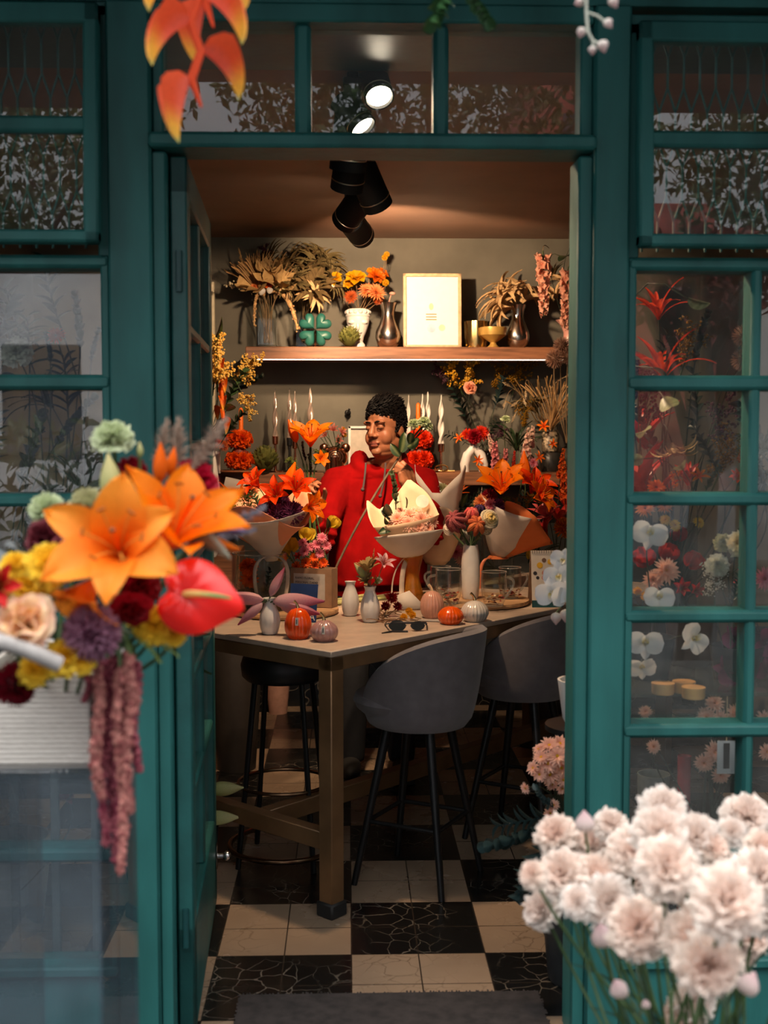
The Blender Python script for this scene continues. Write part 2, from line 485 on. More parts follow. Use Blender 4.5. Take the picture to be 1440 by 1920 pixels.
# top hung casements, slightly open at the bottom
def casement(name, x0, x1, zt_, zb, zm, cols):
    m = MB(); d0, d1 = FY - .035, FY + .005; s = .036
    m.box(x0, d0, zb, x0 + s, d1, zt_, .006); m.box(x1 - s, d0, zb, x1, d1, zt_, .006)
    m.box(x0, d0, zt_ - .05, x1, d1, zt_, .006); m.box(x0, d0, zb, x1, d1, zb + .03, .006)
    m.box(x0 + .02, d0 + .006, zm - .02, x1 - .02, d1 - .004, zm + .02, .008)
    for c in cols: m.box(c - .018, d0 + .004, zb, c + .018, d1, zt_, .008)
    o = struct(m.build(name, M_teal))
    xs = [x0 + s - .008] + list(cols) + [x1 - s + .008]
    for i in range(len(xs) - 1):
        pane(o, xs[i], zb + .02, xs[i + 1], zm - .01, FY - .014); pane(o, xs[i], zm + .01, xs[i + 1], zt_ - .04, FY - .014)
    piv = Matrix.Translation((0, FY, zt_)) @ Matrix.Rotation(math.radians(-3.2), 4, 'X') @ Matrix.Translation((0, -FY, -zt_))
    o.matrix_basis = piv
    # grille of bars with pointed links behind the sash
    g = MB(); y = FY + .085; p = .0405
    n = int((x1 - x0) / p)
    H = zt_ - zb; rowh = H / 4.0
    for r in range(5):
        z0 = zb - .02 + r * rowh
        for i in range(n + 1):
            off = p / 2 if r % 2 else 0
            x = x0 + i * p + off
            if x > x1: continue
            g.tube([(x, y, z0 + .03), (x, y, z0 + rowh - .03)], .0035, 5)
            for sx in (-1, 1):
                xx = x + sx * p / 2
                if x0 <= xx <= x1: g.tube([(x, y, z0 + rowh - .03), (xx, y, z0 + rowh + .03)], .0032, 5)
    gr = g.build('security_grille', M_teal); gr['kind'] = 'structure'; adopt(gr, o)
    # fixed frame around the opening
    f = MB(); 
    f.box(x0 - .02, FY + .01, zb - .05, x0 + .016, FY + .1, zt_ + .01, .004); f.box(x1 - .016, FY + .01, zb - .05, x1 + .02, FY + .1, zt_ + .01, .004)
    f.box(x0 - .02, FY + .01, zt_ - .02, x1 + .02, FY + .1, zt_ + .03, .004)
    adopt(f.build('window_frame', M_teal), o)
    return o
casement('window_1', XL0 + .02, XL1 - .012, zf(18), zf(466), zf(246), [-.985])
casement('window_3', XR0 + .012, XR1 - .02, zf(42), zf(468), zf(265), [xf(1436) + .01])

# door leaf, folded back into the shop
A0 = P(340, 900, FY + .03); A1 = P(388, 900, 3.97)
DH = zf(290)
leafdir = V((A1.x - A0.x, A1.y - A0.y, 0)); LW = leafdir.length; leafdir.normalize()
LM = Matrix.Translation((A0.x, A0.y, 0)) @ Matrix(((leafdir.x, -leafdir.y, 0), (leafdir.y, leafdir.x, 0), (0, 0, 1))).to_4x4()
th = .021
m = MB()
st = .085
m.box(0, -th, .012, st, th, DH, .005); m.box(LW - st, -th, .012, LW, th, DH, .005)
m.box(0, -th, DH - .09, LW, th, DH - .001, .005); m.box(0, -th, .012, LW, th, .30, .005)
rails = [.62, .92, 1.22, 1.52, 1.82]
for z in rails: m.box(st - .01, -th + .003, z - .014, LW - st + .01, th - .003, z + .014, .006)
m.box(LW / 2 - .013, -th + .004, .30, LW / 2 + .013, th - .004, DH - .08, .006)
door = struct(m.build('door_1', mat('door_paint_shaded', (.014, .105, .10), rough=.45, var=.25, scale=6, bump=.3, bscale=45))); door.matrix_basis = LM  # facade teal darkened, the shade on the leaf is put into its colour
zs = [.30] + rails + [DH - .085]
for i in range(len(zs) - 1):
    for a, b in ((st - .01, LW / 2), (LW / 2, LW - st + .01)):
        q = MB().box(a, -.002, zs[i], b, .002, zs[i + 1]).build('pane', M_glass, None, smooth=False); q.parent = door
h = MB().tube([(LW - .045, -th - .003, .17), (LW - .045, -th - .03, .17)], .009, 10).ball((LW - .045, -th - .036, .17), .016, 12, 8).box(LW - .065, -th - .006, .13, LW - .025, -th, .21, .003)
h = h.build('handle', mat('chrome', (.7, .7, .72), rough=.15, metal=1)); h.parent = door; h['label'] = 'chrome round knob'
hg = MB()
for z in (.3, 1.1, 1.95): hg.tube([(-.004, 0, z - .05), (-.004, 0, z + .05)], .008, 8)
hg = hg.build('hinge', M_tealdk); hg.parent = door

# ------------------------------------------------------------------ street side
M_asph = mat('asphalt', (.045, .046, .05), rough=.85, var=.3, scale=20)
M_pave = mat('pavement', (.055, .053, .05), rough=.8, var=.3, scale=6)
struct(bxo('street', M_asph, -25, -20, -.25, 25, -2.2, -.15))
struct(bxo('sidewalk', M_pave, -25, -2.2, -.25, 25, FY, -.02))
o = bxo('shade_awning', M_tealdk, -4, FY - 1.1, 2.74, 4, FY, 2.80); o.name = 'trim_7'; struct(o)  # unseen awning, its depth set to keep skylight off facade and doorway

M_paleb = mat('pale_render', (.62, .64, .70), rough=.8, var=.25, scale=.8)
M_redb = mat('brick_red', (.30, .06, .05), rough=.8, var=.4, scale=3)
M_winb = mat('far_window', (.05, .06, .09), rough=.15)
def far_house(name, label, x0, x1, z1, m):
    h = MB().box(x0, -17, -.2, x1, -11, z1).build(name, m, smooth=False)
    tag(h, label, 'building')
    for i in range(int((x1 - x0) / 2.2)):
        for z in (1.2, 4.4):
            if z + 1.6 > z1: continue
            q = MB().box(x0 + .6 + i * 2.2, -11.05, z, x0 + 1.7 + i * 2.2, -10.98, z + 1.6, .02).build('window', M_winb, smooth=False); adopt(q, h)
    return h
far_house('building', 'pale blue-grey house across the street mirrored in the left window', -12, -1.2, 5.2, M_paleb)
far_house('building', 'red house across the street mirrored in the right window', 2.4, 5.2, 6.4, M_redb)
far_house('building', 'white house across the street mirrored beside the red house', 5.6, 14, 5.0, mat('white_render', (.5, .5, .5), rough=.8))

LEAFM = mat('tree_leaf', (.055, .10, .03), rough=.5, transl=.35, var=.4, scale=3)
LEAFR = mat('copper_leaf', (.22, .035, .03), rough=.5, transl=.3, var=.5, scale=3)
M_bark = mat('bark', (.07, .05, .04), rough=.9, var=.4, scale=10, bump=.4)
def tree(label, x, y, h, cr, n, leafm, tz=None, sq=.8, leaf=.075):
    t = thing('street_tree', label, 'tree', (x, y, -.2), group=None)
    tr = MB().tube([(x, y, -.2), (x + .08, y, h * .45), (x - .05, y + .1, h)], [.14, .1, .05], 8)
    for k in range(7):
        a = R.uniform(0, 2 * PI)
        tr.tube(bez((x, y, h * R.uniform(.4, .7)), (x + math.cos(a) * cr * .4, y + math.sin(a) * cr * .4, h * .85), (x + math.cos(a) * cr * .8, y + math.sin(a) * cr * .8, h + R.uniform(-.4, .8) * cr * sq), 5), [.05, .04, .035, .025, .02, .012], 5)
    adopt(tr.build('trunk', M_bark), t)
    m = MB()
    for i in range(n):
        while True:
            p = V((R.uniform(-1, 1), R.uniform(-1, 1), R.uniform(-1, 1)))
            if .3 < p.length < 1 and noise.noise(p * 2.3 + V((x, y, h))) > -.22: break
        p = V((x + p.x * cr, y + p.y * cr, h + p.z * cr * sq))
        M = TRS(p, (R.uniform(-1, 1), R.uniform(-1, 1), R.uniform(-.2, 1)), leaf * R.uniform(.6, 1.3), R.uniform(0, 6))
        m.T = M; m.add([(-.9, 0, 0), (0, -.35, .1), (.9, 0, 0), (0, .35, .1)], [(0, 1, 2, 3)])
    adopt(m.build('crown', leafm, None, smooth=False, recalc=False), t)
    return t
tree('leafy street tree mirrored in the upper left panes', -3.4, -5.0, 4.9, 2.1, 9000, LEAFM)
tree('leafy street tree far to the left, mirrored at an angle', -8.0, -5.2, 4.9, 2.1, 6000, LEAFM)
tree('leafy street tree far to the right, mirrored at an angle', 9.2, -5.2, 4.9, 2.1, 6000, LEAFM)
tree('leafy street tree mirrored in the panes over the door', .8, -5.2, 5.0, 2.1, 9000, LEAFM)
tree('leafy street tree mirrored in the upper right panes', 5.0, -5.0, 5.0, 2.1, 9000, LEAFM)
tree('small copper-leaved tree mirrored in the right window', 2.6, -2.9, 3.0, .9, 2200, LEAFR, leaf=.08)
hedge = MB()
for i in range(3500):
    p = V((R.uniform(-6.5, -.3), R.uniform(-3.4, -2.5), R.uniform(0, 1.75) ** 1.0 - .1))
    hedge.T = TRS(p, (R.uniform(-1, 1), R.uniform(-.2, 1), R.uniform(-.2, 1)), .10 * R.uniform(.6, 1.3), R.uniform(0, 6)); hedge.add([(-.9, 0, 0), (0, -.3, .1), (.9, 0, 0), (0, .3, .1)], [(0, 1, 2, 3)])
hedge = hedge.build('hedge', mat('hedge_leaf', (.02, .045, .02), rough=.5, var=.4), smooth=False, recalc=False)
tag(hedge, 'dark street hedge mirrored in the left panes', 'hedge'); stuff(hedge)

# parked car, seen mirrored in the right panes
cx, cy = 5.2, -8.6
car = thing('car', 'grey parked car mirrored in the right window', 'car', (cx, cy, -.15))
def carprof(t):   # half outline along x
    return t
body = MB(); secs = []
prof = [(-2.1, .35, .75), (-2.05, .3, .85), (-1.3, .25, .95), (-.75, .25, 1.0), (-.1, .25, 1.42), (.9, .25, 1.45), (1.6, .25, 1.05), (2.0, .3, .98), (2.1, .38, .8)]
vs = []; 
for (x, z0, z1) in prof:
    for (yy, zz) in ((-.85, z0), (-.88, lerp(z0, z1, .45) if z1 < 1.1 else .9), (-.62 if z1 > 1.1 else -.78, z1), (.62 if z1 > 1.1 else .78, z1), (.88, lerp(z0, z1, .45) if z1 < 1.1 else .9), (.85, z0)):
        vs.append((cx + x, cy + yy, zz - .15))
fs = []
for i in range(len(prof) - 1):
    for k in range(5): fs.append((i * 6 + k, (i + 1) * 6 + k, (i + 1) * 6 + k + 1, i * 6 + k + 1))
fs += [tuple(range(6)), tuple((len(prof) - 1) * 6 + k for k in range(6))]
body.add(vs, fs); adopt(body.build('body', mat('car_paint', (.4, .42, .46), rough=.2, metal=.3, coat=.6), smooth=60), car)
for sx in (-1.3, 1.3):
    for sy in (-.85, .85):
        wv = MB().tube([(cx + sx, cy + sy - .09, .17), (cx + sx, cy + sy + .09, .17)], .32, 20); adopt(wv.build('wheel', M_black), car)
adopt(MB().box(cx - .1, cy + .66, .80, cx + 1.0, cy + .80, 1.20, .05).build('window', M_winb), car)

# ------------------------------------------------------------------ daylight
w = bpy.data.worlds.new('sky'); SC.world = w; w.use_nodes = True
nt = w.node_tree; bg = nt.nodes['Background']
tcw = nt.nodes.new('ShaderNodeTexCoord'); sxyz = nt.nodes.new('ShaderNodeSeparateXYZ'); nt.links.new(tcw.outputs['Generated'], sxyz.inputs[0])
rw = nt.nodes.new('ShaderNodeValToRGB'); nt.links.new(sxyz.outputs['Z'], rw.inputs[0])      # overcast sky: far brighter overhead than at the horizon
e_ = rw.color_ramp.elements; e_[0].position = 0; e_[0].color = (.10, .105, .115, 1); e_[1].position = 1; e_[1].color = (1, .97, .93, 1)
q_ = e_.new(.45); q_.color = (.22, .225, .235, 1); q_ = e_.new(.75); q_.color = (.62, .61, .60, 1)
nt.links.new(rw.outputs[0], bg.inputs['Color']); bg.inputs['Strength'].default_value = 7.2
sd = bpy.data.lights.new('sun', 'SUN'); sd.energy = 6.5; sd.angle = math.radians(1); sd.color = (1, .94, .86)
so = bpy.data.objects.new('sun', sd); COL.objects.link(so)
so.rotation_euler = V((-.25, -math.cos(math.radians(50)), -math.sin(math.radians(50)))).to_track_quat('-Z', 'Y').to_euler()

# ------------------------------------------------------------------ lamps: track spots under the ceiling
WARM = (1.0, .67, .40)
M_bulb = mat('lit_bulb', (1, .9, .8), emit=(1, .82, .62), estr=40)
trk = MB().box(.0, 3.76, RZ - .03, .035, 6.2, RZ - .001, .004).build('track_rail', M_black)
tag(trk, 'black lighting track running along the ceiling above the table', 'lighting track')
M_lampb = mat('lamp_black', (.006, .006, .006), rough=.65, spec=.2, var=.05)
M_warmedge = mat('lamp_edge', (.9, .75, .55), rough=.3, metal=1)
def head(pos, target, power, cone, label, blend=.5, L=.19, r=.058, lit=True, soft=.03):
    pos = V(pos); target = V(target); d = (target - pos).normalized()
    t = thing('spotlight', label, 'spotlight', pos, 'spotlights on the ceiling track')
    Mx = Matrix.Translation(pos) @ frame_to(d)
    b = MB(); b.T = Mx; b.lathe([(.0, -L * .5), (r, -L * .5), (r, L * .5), (r * .9, L * .5), (r * .86, L * .42)], 24, cap0=True, cap1=False)
    adopt(b.build('lamp_body', M_lampb), t)
    b = MB(); b.T = Mx; b.lathe([(r * 1.01, L * .30), (r * 1.03, L * .305), (r * 1.03, L * .32), (r * 1.01, L * .325)], 24, cap0=False); adopt(b.build('trim_ring', M_warmedge), t)
    b = MB(); b.T = Mx; b.lathe([(0, L * .40), (r * .84, L * .40), (r * .84, L * .41), (0, L * .41)], 20, cap0=False); adopt(b.build('bulb', M_bulb), t)
    q = MB().tube([pos - d * L * .1, V((.017, pos.y - .01, RZ - .05)), V((.017, pos.y - .01, RZ - .02))], .011, 8).box(-.012, pos.y - .06, RZ - .052, .047, pos.y + .04, RZ - .028, .004)
    adopt(q.build('bracket', M_black), t)
    if power:
        ld = bpy.data.lights.new('spot', 'SPOT'); ld.energy = power; ld.spot_size = math.radians(cone); ld.spot_blend = blend; ld.color = WARM; ld.shadow_soft_size = soft
        lo = bpy.data.objects.new('interior_light', ld); COL.objects.link(lo)
        lo.matrix_basis = Matrix.Translation(pos + d * L * .55) @ frame_to(-d)
    return t
head(P(657, 262, 3.95), P(560, 1150, 4.5), 95, 70, 'black track spotlight at the lintel with its glowing lamp showing')
head(P(657, 305, 4.30), PZ(495, 1420, 0), 120, 50, 'second black track spotlight from the door, hanging nearly upright')
head(P(691, 346, 4.60), P(960, 960, 5.6), 85, 78, 'third black track spotlight from the door, swung to the right')
head(P(664, 390, 5.1), P(430, 720, 6.3), 95, 66, 'fourth black track spotlight from the door, tilted to the left')
head(P(668, 428, 5.5), P(790, 590, 6.7), 140, 88, 'last black track spotlight, closest to the back shelf')
ld = bpy.data.lights.new('ceiling_glow', 'POINT'); ld.energy = 22; ld.color = WARM; ld.shadow_soft_size = .03  # bare point light without a fixture, added to brighten the ceiling behind the transom
lo = bpy.data.objects.new('interior_light', ld); COL.objects.link(lo); lo.location = P(660, 205, 3.86)
head(P(705, 160, 3.78), P(1000, 1200, 2.6), 30, 75, 'small black spotlight facing the street behind the middle transom pane', L=.12, r=.045)
head(P(662, 214, 3.86), P(1330, 1120, 3.3), 85, 75, 'small black spotlight turned to the right window display', L=.12, r=.045)
# ------------------------------------------------------------------ flower and leaf builders (unit size, axis +Z)
M_pet = vmat('petal', rough=.5, transl=.42, var=.10, scale=60, spec=.25)
M_petg = vmat('glossy_petal', rough=.32, transl=.12, var=.06, scale=60, coat=.12)
M_dry = vmat('dry_matter', rough=.8, transl=.1, var=.3, scale=80, spec=.15)
M_leaf = vmat('leaf', rough=.38, transl=.18, var=.18, scale=40, spec=.4)
M_stem = mat('stem_green', (.05, .10, .025), rough=.5, var=.3)
M_stemd = mat('stem_dry', (.25, .16, .08), rough=.8, var=.3)
M_stemk = mat('stem_dark', (.03, .04, .02), rough=.6, var=.3)

def wpoint(u): return math.sin(PI * min(1, .06 + u * .94) ** .85) ** .8
def wlily(u): return (smst(-.15, .45, u)) * (1 - max(0, (u - .45) / .55) ** 2.2)
def wround(u): return math.sqrt(max(0, 1 - (2 * (.08 + u * .92) - 1) ** 2)) ** .8
def wfan(u): return .18 + .95 * u ** .9
def wstrap(u): return .55 + .45 * math.sin(PI * u) if u < .85 else max(.02, (.55 + .45 * math.sin(PI * .85)) * (1 - ((u - .85) / .15) ** 2))
def wbroad(u): return math.sin(PI * u ** .7) if 0 < u < 1 else .02

def petal(mb, L=1, W=.4, a0=60, bend=60, cup=.15, wf=wlily, ruf=0, rn=5, c0=(1, 1, 1), c1=None, nu=7, nv=4, az=0, off=0, twist=0, z0=0, cm=None, jag=0, edge=None, rnd=None, power=1.0):
    a0 = math.radians(a0); bend = math.radians(bend); c1 = c1 or c0
    pts = []; x = off; z = z0; N = nu
    angs = []
    for i in range(N + 1):
        a = a0 - bend * (i / N) ** power
        pts.append((x, z)); angs.append(a)
        x += L / N * math.cos(a); z += L / N * math.sin(a)
    ca, sa = math.cos(math.radians(az)), math.sin(math.radians(az))
    ph = (rnd or R).uniform(0, 6)
    T0 = mb.T
    mb.T = T0 @ Matrix(((ca, -sa, 0, 0), (sa, ca, 0, 0), (0, 0, 1, 0), (0, 0, 0, 1)))
    def fn(u, w):
        i = min(N, int(round(u * N))); px, pz = pts[i]; a = angs[i]; v = 2 * w - 1
        ww = W * .5 * max(.015, wf(u))
        h = cup * abs(v) ** 1.6 * ww * 2 + ruf * math.sin(v * rn + ph + u * 2) * u * u
        y = v * ww
        tw = twist * u
        y, h = y * math.cos(tw) - h * math.sin(tw), y * math.sin(tw) + h * math.cos(tw)
        j = 1 + (jag * math.sin(v * rn * 3.3 + ph) if i == N else 0)
        return (px * j - math.sin(a) * h, y, pz + math.cos(a) * h)
    def cf(u, w):
        c = lerpc(c0, c1, smst(.1, .95, u)) if cm is None else cm(u, 2 * w - 1)
        if edge is not None: c = lerpc(c, edge, abs(2 * w - 1) ** 3 * .8)
        return c
    mb.grid(fn, nu, nv, cf); mb.T = T0

FL = {}
def reg(key, parts): FL[key] = parts

O1, O2 = C(255, 120, 0), C(255, 150, 20)
def mk_lily(key, c0, c1, bend=95, W=.46, a0=72, stcol=(.45, .12, .01), jit=14, spots=True, seed=1, edge=None, cup=.22):
    r = random.Random(seed); m = MB()
    for k in range(6):
        inner = k % 2
        petal(m, 1 + r.uniform(-.06, .06), (W if inner else W * .78), a0 + r.uniform(-jit, jit) * .5, bend + r.uniform(-jit, jit), cup, wlily, .02, 5, c0, c1, 9, 6, k * 60 + r.uniform(-8, 8), .02, r.uniform(-.15, .15), rnd=r, edge=edge, power=1.3)
    s = MB()
    for k in range(6):
        a = k * PI / 3 + .4; d = .30
        s.tube(bez((0, 0, 0), (.05 * math.cos(a), .05 * math.sin(a), .4), (d * math.cos(a), d * math.sin(a), .66), 5), .012, 5, col=lerpc(c0, (.6, .5, .1), .5))
        e = V((d * math.cos(a), d * math.sin(a), .66)); s.tube([e + V((-math.sin(a), math.cos(a), 0)) * .045, e - V((-math.sin(a), math.cos(a), 0)) * .045], .016, 5, col=stcol)
    s.tube([(0, 0, 0), (.02, 0, .75)], [.02, .015], 6, col=c0); s.ball((.02, 0, .76), .03, 6, 4, col=(.3, .12, .05))
    reg(key, [('bloom', m.mesh(key, M_pet), None), ('stamens', s.mesh(key + '_stamens', M_pet), 'slender stamens')])
mk_lily('lily_orange', C(255, 122, 8), C(255, 158, 50), seed=1, W=.56, bend=98, cup=.16)
mk_lily('lily_orange2', C(255, 110, 0), C(255, 138, 10), bend=42, a0=60, seed=5, W=.5)
mk_lily('lily_side', C(255, 112, 0), C(255, 128, 0), bend=78, W=.52, a0=62, seed=9, cup=.12)
mk_lily('lily_red', C(225, 45, 0), C(255, 80, 0), bend=85, seed=3)
mk_lily('lily_pink', C(190, 40, 70), C(245, 205, 210), bend=80, W=.34, seed=4, edge=C(250, 220, 220))
mk_lily('alstro', C(215, 110, 105), C(235, 160, 140), bend=40, a0=55, W=.4, seed=8)
mk_lily('lily_darkred', C(170, 15, 20), C(210, 40, 40), bend=70, W=.4, seed=12)
mk_lily('freesia_orange', C(255, 80, 0), C(255, 140, 20), bend=70, a0=45, W=.3, seed=14)

def mk_carn(key, c0, c1, seed, n=56, flat=.55, ruf=.085, jag=.045, edge=None):
    r = random.Random(seed); m = MB()
    for k in range(n):
        t = (k + .5) / n; az = k * 137.5
        el = lerp(88, 2, t ** .8) + r.uniform(-13, 13)
        L = lerp(.62, 1.0, t ** .6) * r.uniform(.9, 1.08)
        c = lerpc(c0, c1, t + r.uniform(-.15, .15))
        petal(m, L, r.uniform(.7, 1.0), el, lerp(10, 38, t), r.uniform(-.05, .2), wfan, ruf, r.uniform(5, 9), c, lerpc(c, c1, .5), 4, 8, az + r.uniform(-15, 15), .02, rnd=r, jag=jag, z0=-.15 * t, edge=edge)
    cal = MB(); cal.lathe([(.02, -.85), (.13, -.8), (.2, -.4), (.24, -.1), (.30, .02)], 10, colf=lambda t, z: C(110, 140, 90))
    reg(key, [('bloom', m.mesh(key, M_pet), None), ('calyx', cal.mesh(key + '_calyx', M_leaf), None)])
PKW0, PKW1 = C(254, 222, 208), C(254, 242, 232)
for i in range(4): mk_carn('carn_pink%d' % i, lerpc(PKW0, PKW1, .15 * i), lerpc(PKW1, (.97, .93, .9), i * .25), 20 + i)
mk_carn('carn_green', C(190, 205, 150), C(215, 225, 190), 31)
mk_carn('carn_beige', C(170, 170, 115), C(205, 200, 160), 32)
mk_carn('carn_red', C(120, 5, 20), C(175, 20, 35), 33)
mk_carn('carn_crimson', C(160, 10, 40), C(200, 25, 60), 34)
mk_carn('carn_burg', C(60, 12, 22), C(110, 40, 50), 35, ruf=.04, jag=.02)
mk_carn('carn_yellow', C(250, 195, 15), C(254, 224, 80), 36)
mk_carn('marigold', C(235, 70, 0), C(255, 110, 20), 37, n=50)
mk_carn('marigold_red', C(220, 40, 5), C(250, 70, 20), 38, n=50)
mk_carn('hydrangea_white', C(225, 225, 200), C(235, 235, 225), 39)
mk_carn('rose_cream', C(250, 225, 150), C(245, 235, 205), 42, n=26, ruf=.03, jag=0)

def mk_daisy(key, c0, c1, cen, n=18, layers=2, W=.22, seed=1, bend=25, rough=None):
    r = random.Random(seed); m = MB()
    for l in range(layers):
        for k in range(n):
            petal(m, (1 - .17 * l) * r.uniform(.9, 1.05), W, 14 + 20 * l + r.uniform(-8, 8), bend + r.uniform(-12, 12), .25, wstrap, 0, 3, c0, c1, 4, 2, 360 / n * (k + .5 * l) + r.uniform(-5, 5), .05, z0=.03 * l, rnd=r)
    c = MB(); c.ball((0, 0, .06), .22, 10, 6, (1, 1, .5), col=cen)
    reg(key, [('bloom', m.mesh(key, M_pet), None), ('flower_centre', c.mesh(key + '_centre', M_pet), None)])
mk_daisy('daisy_pink', C(245, 190, 165), C(250, 205, 185), C(225, 170, 30), 18, 2, seed=2)
mk_daisy('daisy_peach', C(250, 180, 150), C(252, 210, 190), C(200, 130, 60), 20, 3, seed=3)
mk_daisy('daisy_mauve', C(215, 100, 130), C(235, 150, 165), C(170, 60, 60), 18, 2, seed=4)
mk_daisy('daisy_orange', C(225, 110, 50), C(240, 160, 100), C(150, 60, 20), 24, 3, W=.16, seed=5)
mk_daisy('daisy_rust', C(170, 70, 25), C(200, 100, 50), C(100, 40, 15), 26, 3, W=.15, seed=6)
mk_daisy('daisy_yellow', C(240, 180, 10), C(250, 210, 60), C(190, 120, 10), 22, 3, seed=7)
mk_daisy('daisy_red', C(190, 25, 10), C(225, 50, 15), C(120, 20, 10), 20, 3, W=.2, seed=8)
mk_daisy('daisy_redorange', C(220, 70, 15), C(240, 110, 30), C(150, 40, 10), 14, 2, W=.3, seed=9)
mk_daisy('strawflower', C(150, 20, 15), C(110, 10, 20), C(220, 150, 60), 20, 3, W=.22, seed=10, bend=-20)
mk_daisy('ginkgo_flower', C(225, 150, 10), C(240, 180, 20), C(200, 130, 10), 7, 2, W=.8, seed=11, bend=20)
mk_daisy('orange_silk', C(215, 85, 10), C(235, 120, 20), C(180, 60, 10), 8, 3, W=.55, seed=12, bend=10)

def mk_pompon(key, c0, c1, seed, n=170, L=.42, spread=.92, W=.12):
    r = random.Random(seed); m = MB(); m.ball((0, 0, 0), .55, 10, 6, col=c0)
    for k in range(n):
        z = 1 - spread * 1.55 * (k + .5) / n; rr = math.sqrt(max(0, 1 - z * z)); a = k * 2.39996
        d = V((rr * math.cos(a), rr * math.sin(a), z)); d = (d + V((r.uniform(-.1, .1), r.uniform(-.1, .1), r.uniform(-.1, .1)))).normalized()
        T = m.T; m.T = T @ Matrix.Translation(d * .5) @ frame_to(d, r.uniform(0, 6))
        c = lerpc(c0, c1, r.random())
        petal(m, L * 1.15, W * 1.3, 90, 18, .3, wstrap, 0, 3, c, lerpc(c, c1, .6), 3, 2, 0, 0, rnd=r); m.T = T
    reg(key, [('bloom', m.mesh(key, M_pet), None)])
mk_pompon('dahlia_purple', C(105, 38, 75), C(185, 140, 165), 3, 260)
mk_pompon('dahlia_wine', C(70, 5, 15), C(120, 10, 30), 4, 200)
mk_pompon('pin_orange', C(190, 70, 10), C(240, 140, 30), 5, 150)
mk_pompon('aster_purple', C(75, 25, 60), C(135, 70, 115), 6, 160)
mk_pompon('allium', C(140, 105, 85), C(190, 150, 130), 7, 230, L=.5, spread=1.25, W=.06)
mk_pompon('celosia', C(120, 12, 28), C(175, 30, 50), 8, 160)
mk_pompon('craspedia', C(220, 150, 10), C(245, 190, 40), 9, 90, L=.45, spread=1.27, W=.18)

def mk_rose(key, c0, c1, seed, edge=None):
    r = random.Random(seed); m = MB()
    for ring, (n, el, L, W, off, bend) in enumerate([(3, 92, .62, .7, .02, -25), (4, 90, .66, .8, .10, -18), (5, 84, .72, .95, .18, 5), (5, 70, .82, 1.0, .24, 28), (6, 48, .92, 1.05, .28, 50), (6, 25, .98, 1.05, .3, 45)]):
        for k in range(n):
            petal(m, L * r.uniform(.95, 1.05), W, el + r.uniform(-6, 6), bend + r.uniform(-8, 8), -.28 if ring < 4 else -.12, wround, .02, 4, c0, lerpc(c0, c1, ring / 5), 6, 6, 360 / n * k + ring * 33 + r.uniform(-8, 8), off * .5, rnd=r, edge=edge)
    reg(key, [('bloom', m.mesh(key, M_pet), None)])
mk_rose('rose_peach', C(250, 190, 95), C(252, 228, 195), 2, edge=C(250, 205, 195))
mk_rose('rose_red', C(120, 4, 16), C(180, 18, 36), 3)
mk_rose('rose_blush', C(240, 150, 110), C(250, 190, 160), 4)
mk_rose('ranunculus', C(70, 14, 26), C(125, 50, 60), 5)

def mk_orchid(key, c0, c1, lip):
    r = random.Random(4); m = MB()
    for az in (0, 180): petal(m, 1.0, 1.25, 14, 18, .10, wround, .03, 3, c0, c1, 7, 6, az, .04, rnd=r, z0=.03)
    for az in (90, 215, 325): petal(m, .95, .62, 8, 14, .14, wpoint, .02, 3, c0, c1, 7, 4, az, .03, rnd=r)
    l = MB(); petal(l, .5, .4, 60, 70, .5, wround, 0, 3, lip, c0, 5, 4, 270, .04); petal(l, .28, .3, 80, -30, .6, wround, 0, 3, lip, lip, 4, 4, 240, .04); petal(l, .28, .3, 80, -30, .6, wround, 0, 3, lip, lip, 4, 4, 300, .04); l.ball((0, .02, .12), .1, 8, 5, col=c0)
    reg(key, [('bloom', m.mesh(key, M_pet), None), ('lip', l.mesh(key + '_lip', M_pet), None)])
mk_orchid('orchid_white', C(240, 240, 240), C(235, 235, 238), C(235, 215, 130))
mk_orchid('orchid_plum', C(95, 25, 60), C(130, 45, 85), C(60, 10, 40))

def mk_anth():
    m = MB()
    def fn(u, w):
        a = (w * 2 - 1) * PI; rr = (.62 + .38 * math.cos(a * .5) ** 2) * (1 - .42 * math.exp(-((abs(a) - PI) / .42) ** 2))
        tip = .35 * math.exp(-(a / .35) ** 2)
        x = u * (rr + tip) * math.cos(a); y = u * rr * 1.02 * math.sin(a)
        z = .10 * math.sin(a * 5) * u * u * .5 + .16 * u * (1 - u) * 2 - .14 * u ** 3 + .05 * math.sin(11 * a) * u * (1 - u)
        return (x, y, z)
    m.grid(fn, 9, 40, lambda u, w: lerpc(C(215, 20, 20), C(250, 30, 20), u))
    s = MB(); s.tube(bez((.0, 0, .02), (.30, .08, .38), (1.02, .10, .46), 8), [.06, .075, .075, .07, .065, .06, .055, .045, .02], 9, col=[lerpc(C(245, 215, 140), C(130, 175, 110), smst(.3, .9, k / 8)) for k in range(9)])
    reg('anthurium', [('spathe', m.mesh('anthurium', M_petg), None), ('spadix', s.mesh('anthurium_spadix', M_pet), 'cream spadix with a green tip')])
mk_anth()

def mk_cupflower(key, c0, c1, n=6, seed=2):      # tulip, protea-like cup
    r = random.Random(seed); m = MB()
    for k in range(n):
        petal(m, 1, .75, 40, -75, -.35, wround, 0, 3, c0, c1, 7, 4, k * 360 / n, .02, rnd=r)
    reg(key, [('bloom', m.mesh(key, M_pet), None)])
mk_cupflower('tulip_yellow', C(215, 185, 40), C(225, 190, 60))
mk_cupflower('tulip_red', C(180, 25, 15), C(210, 45, 30))

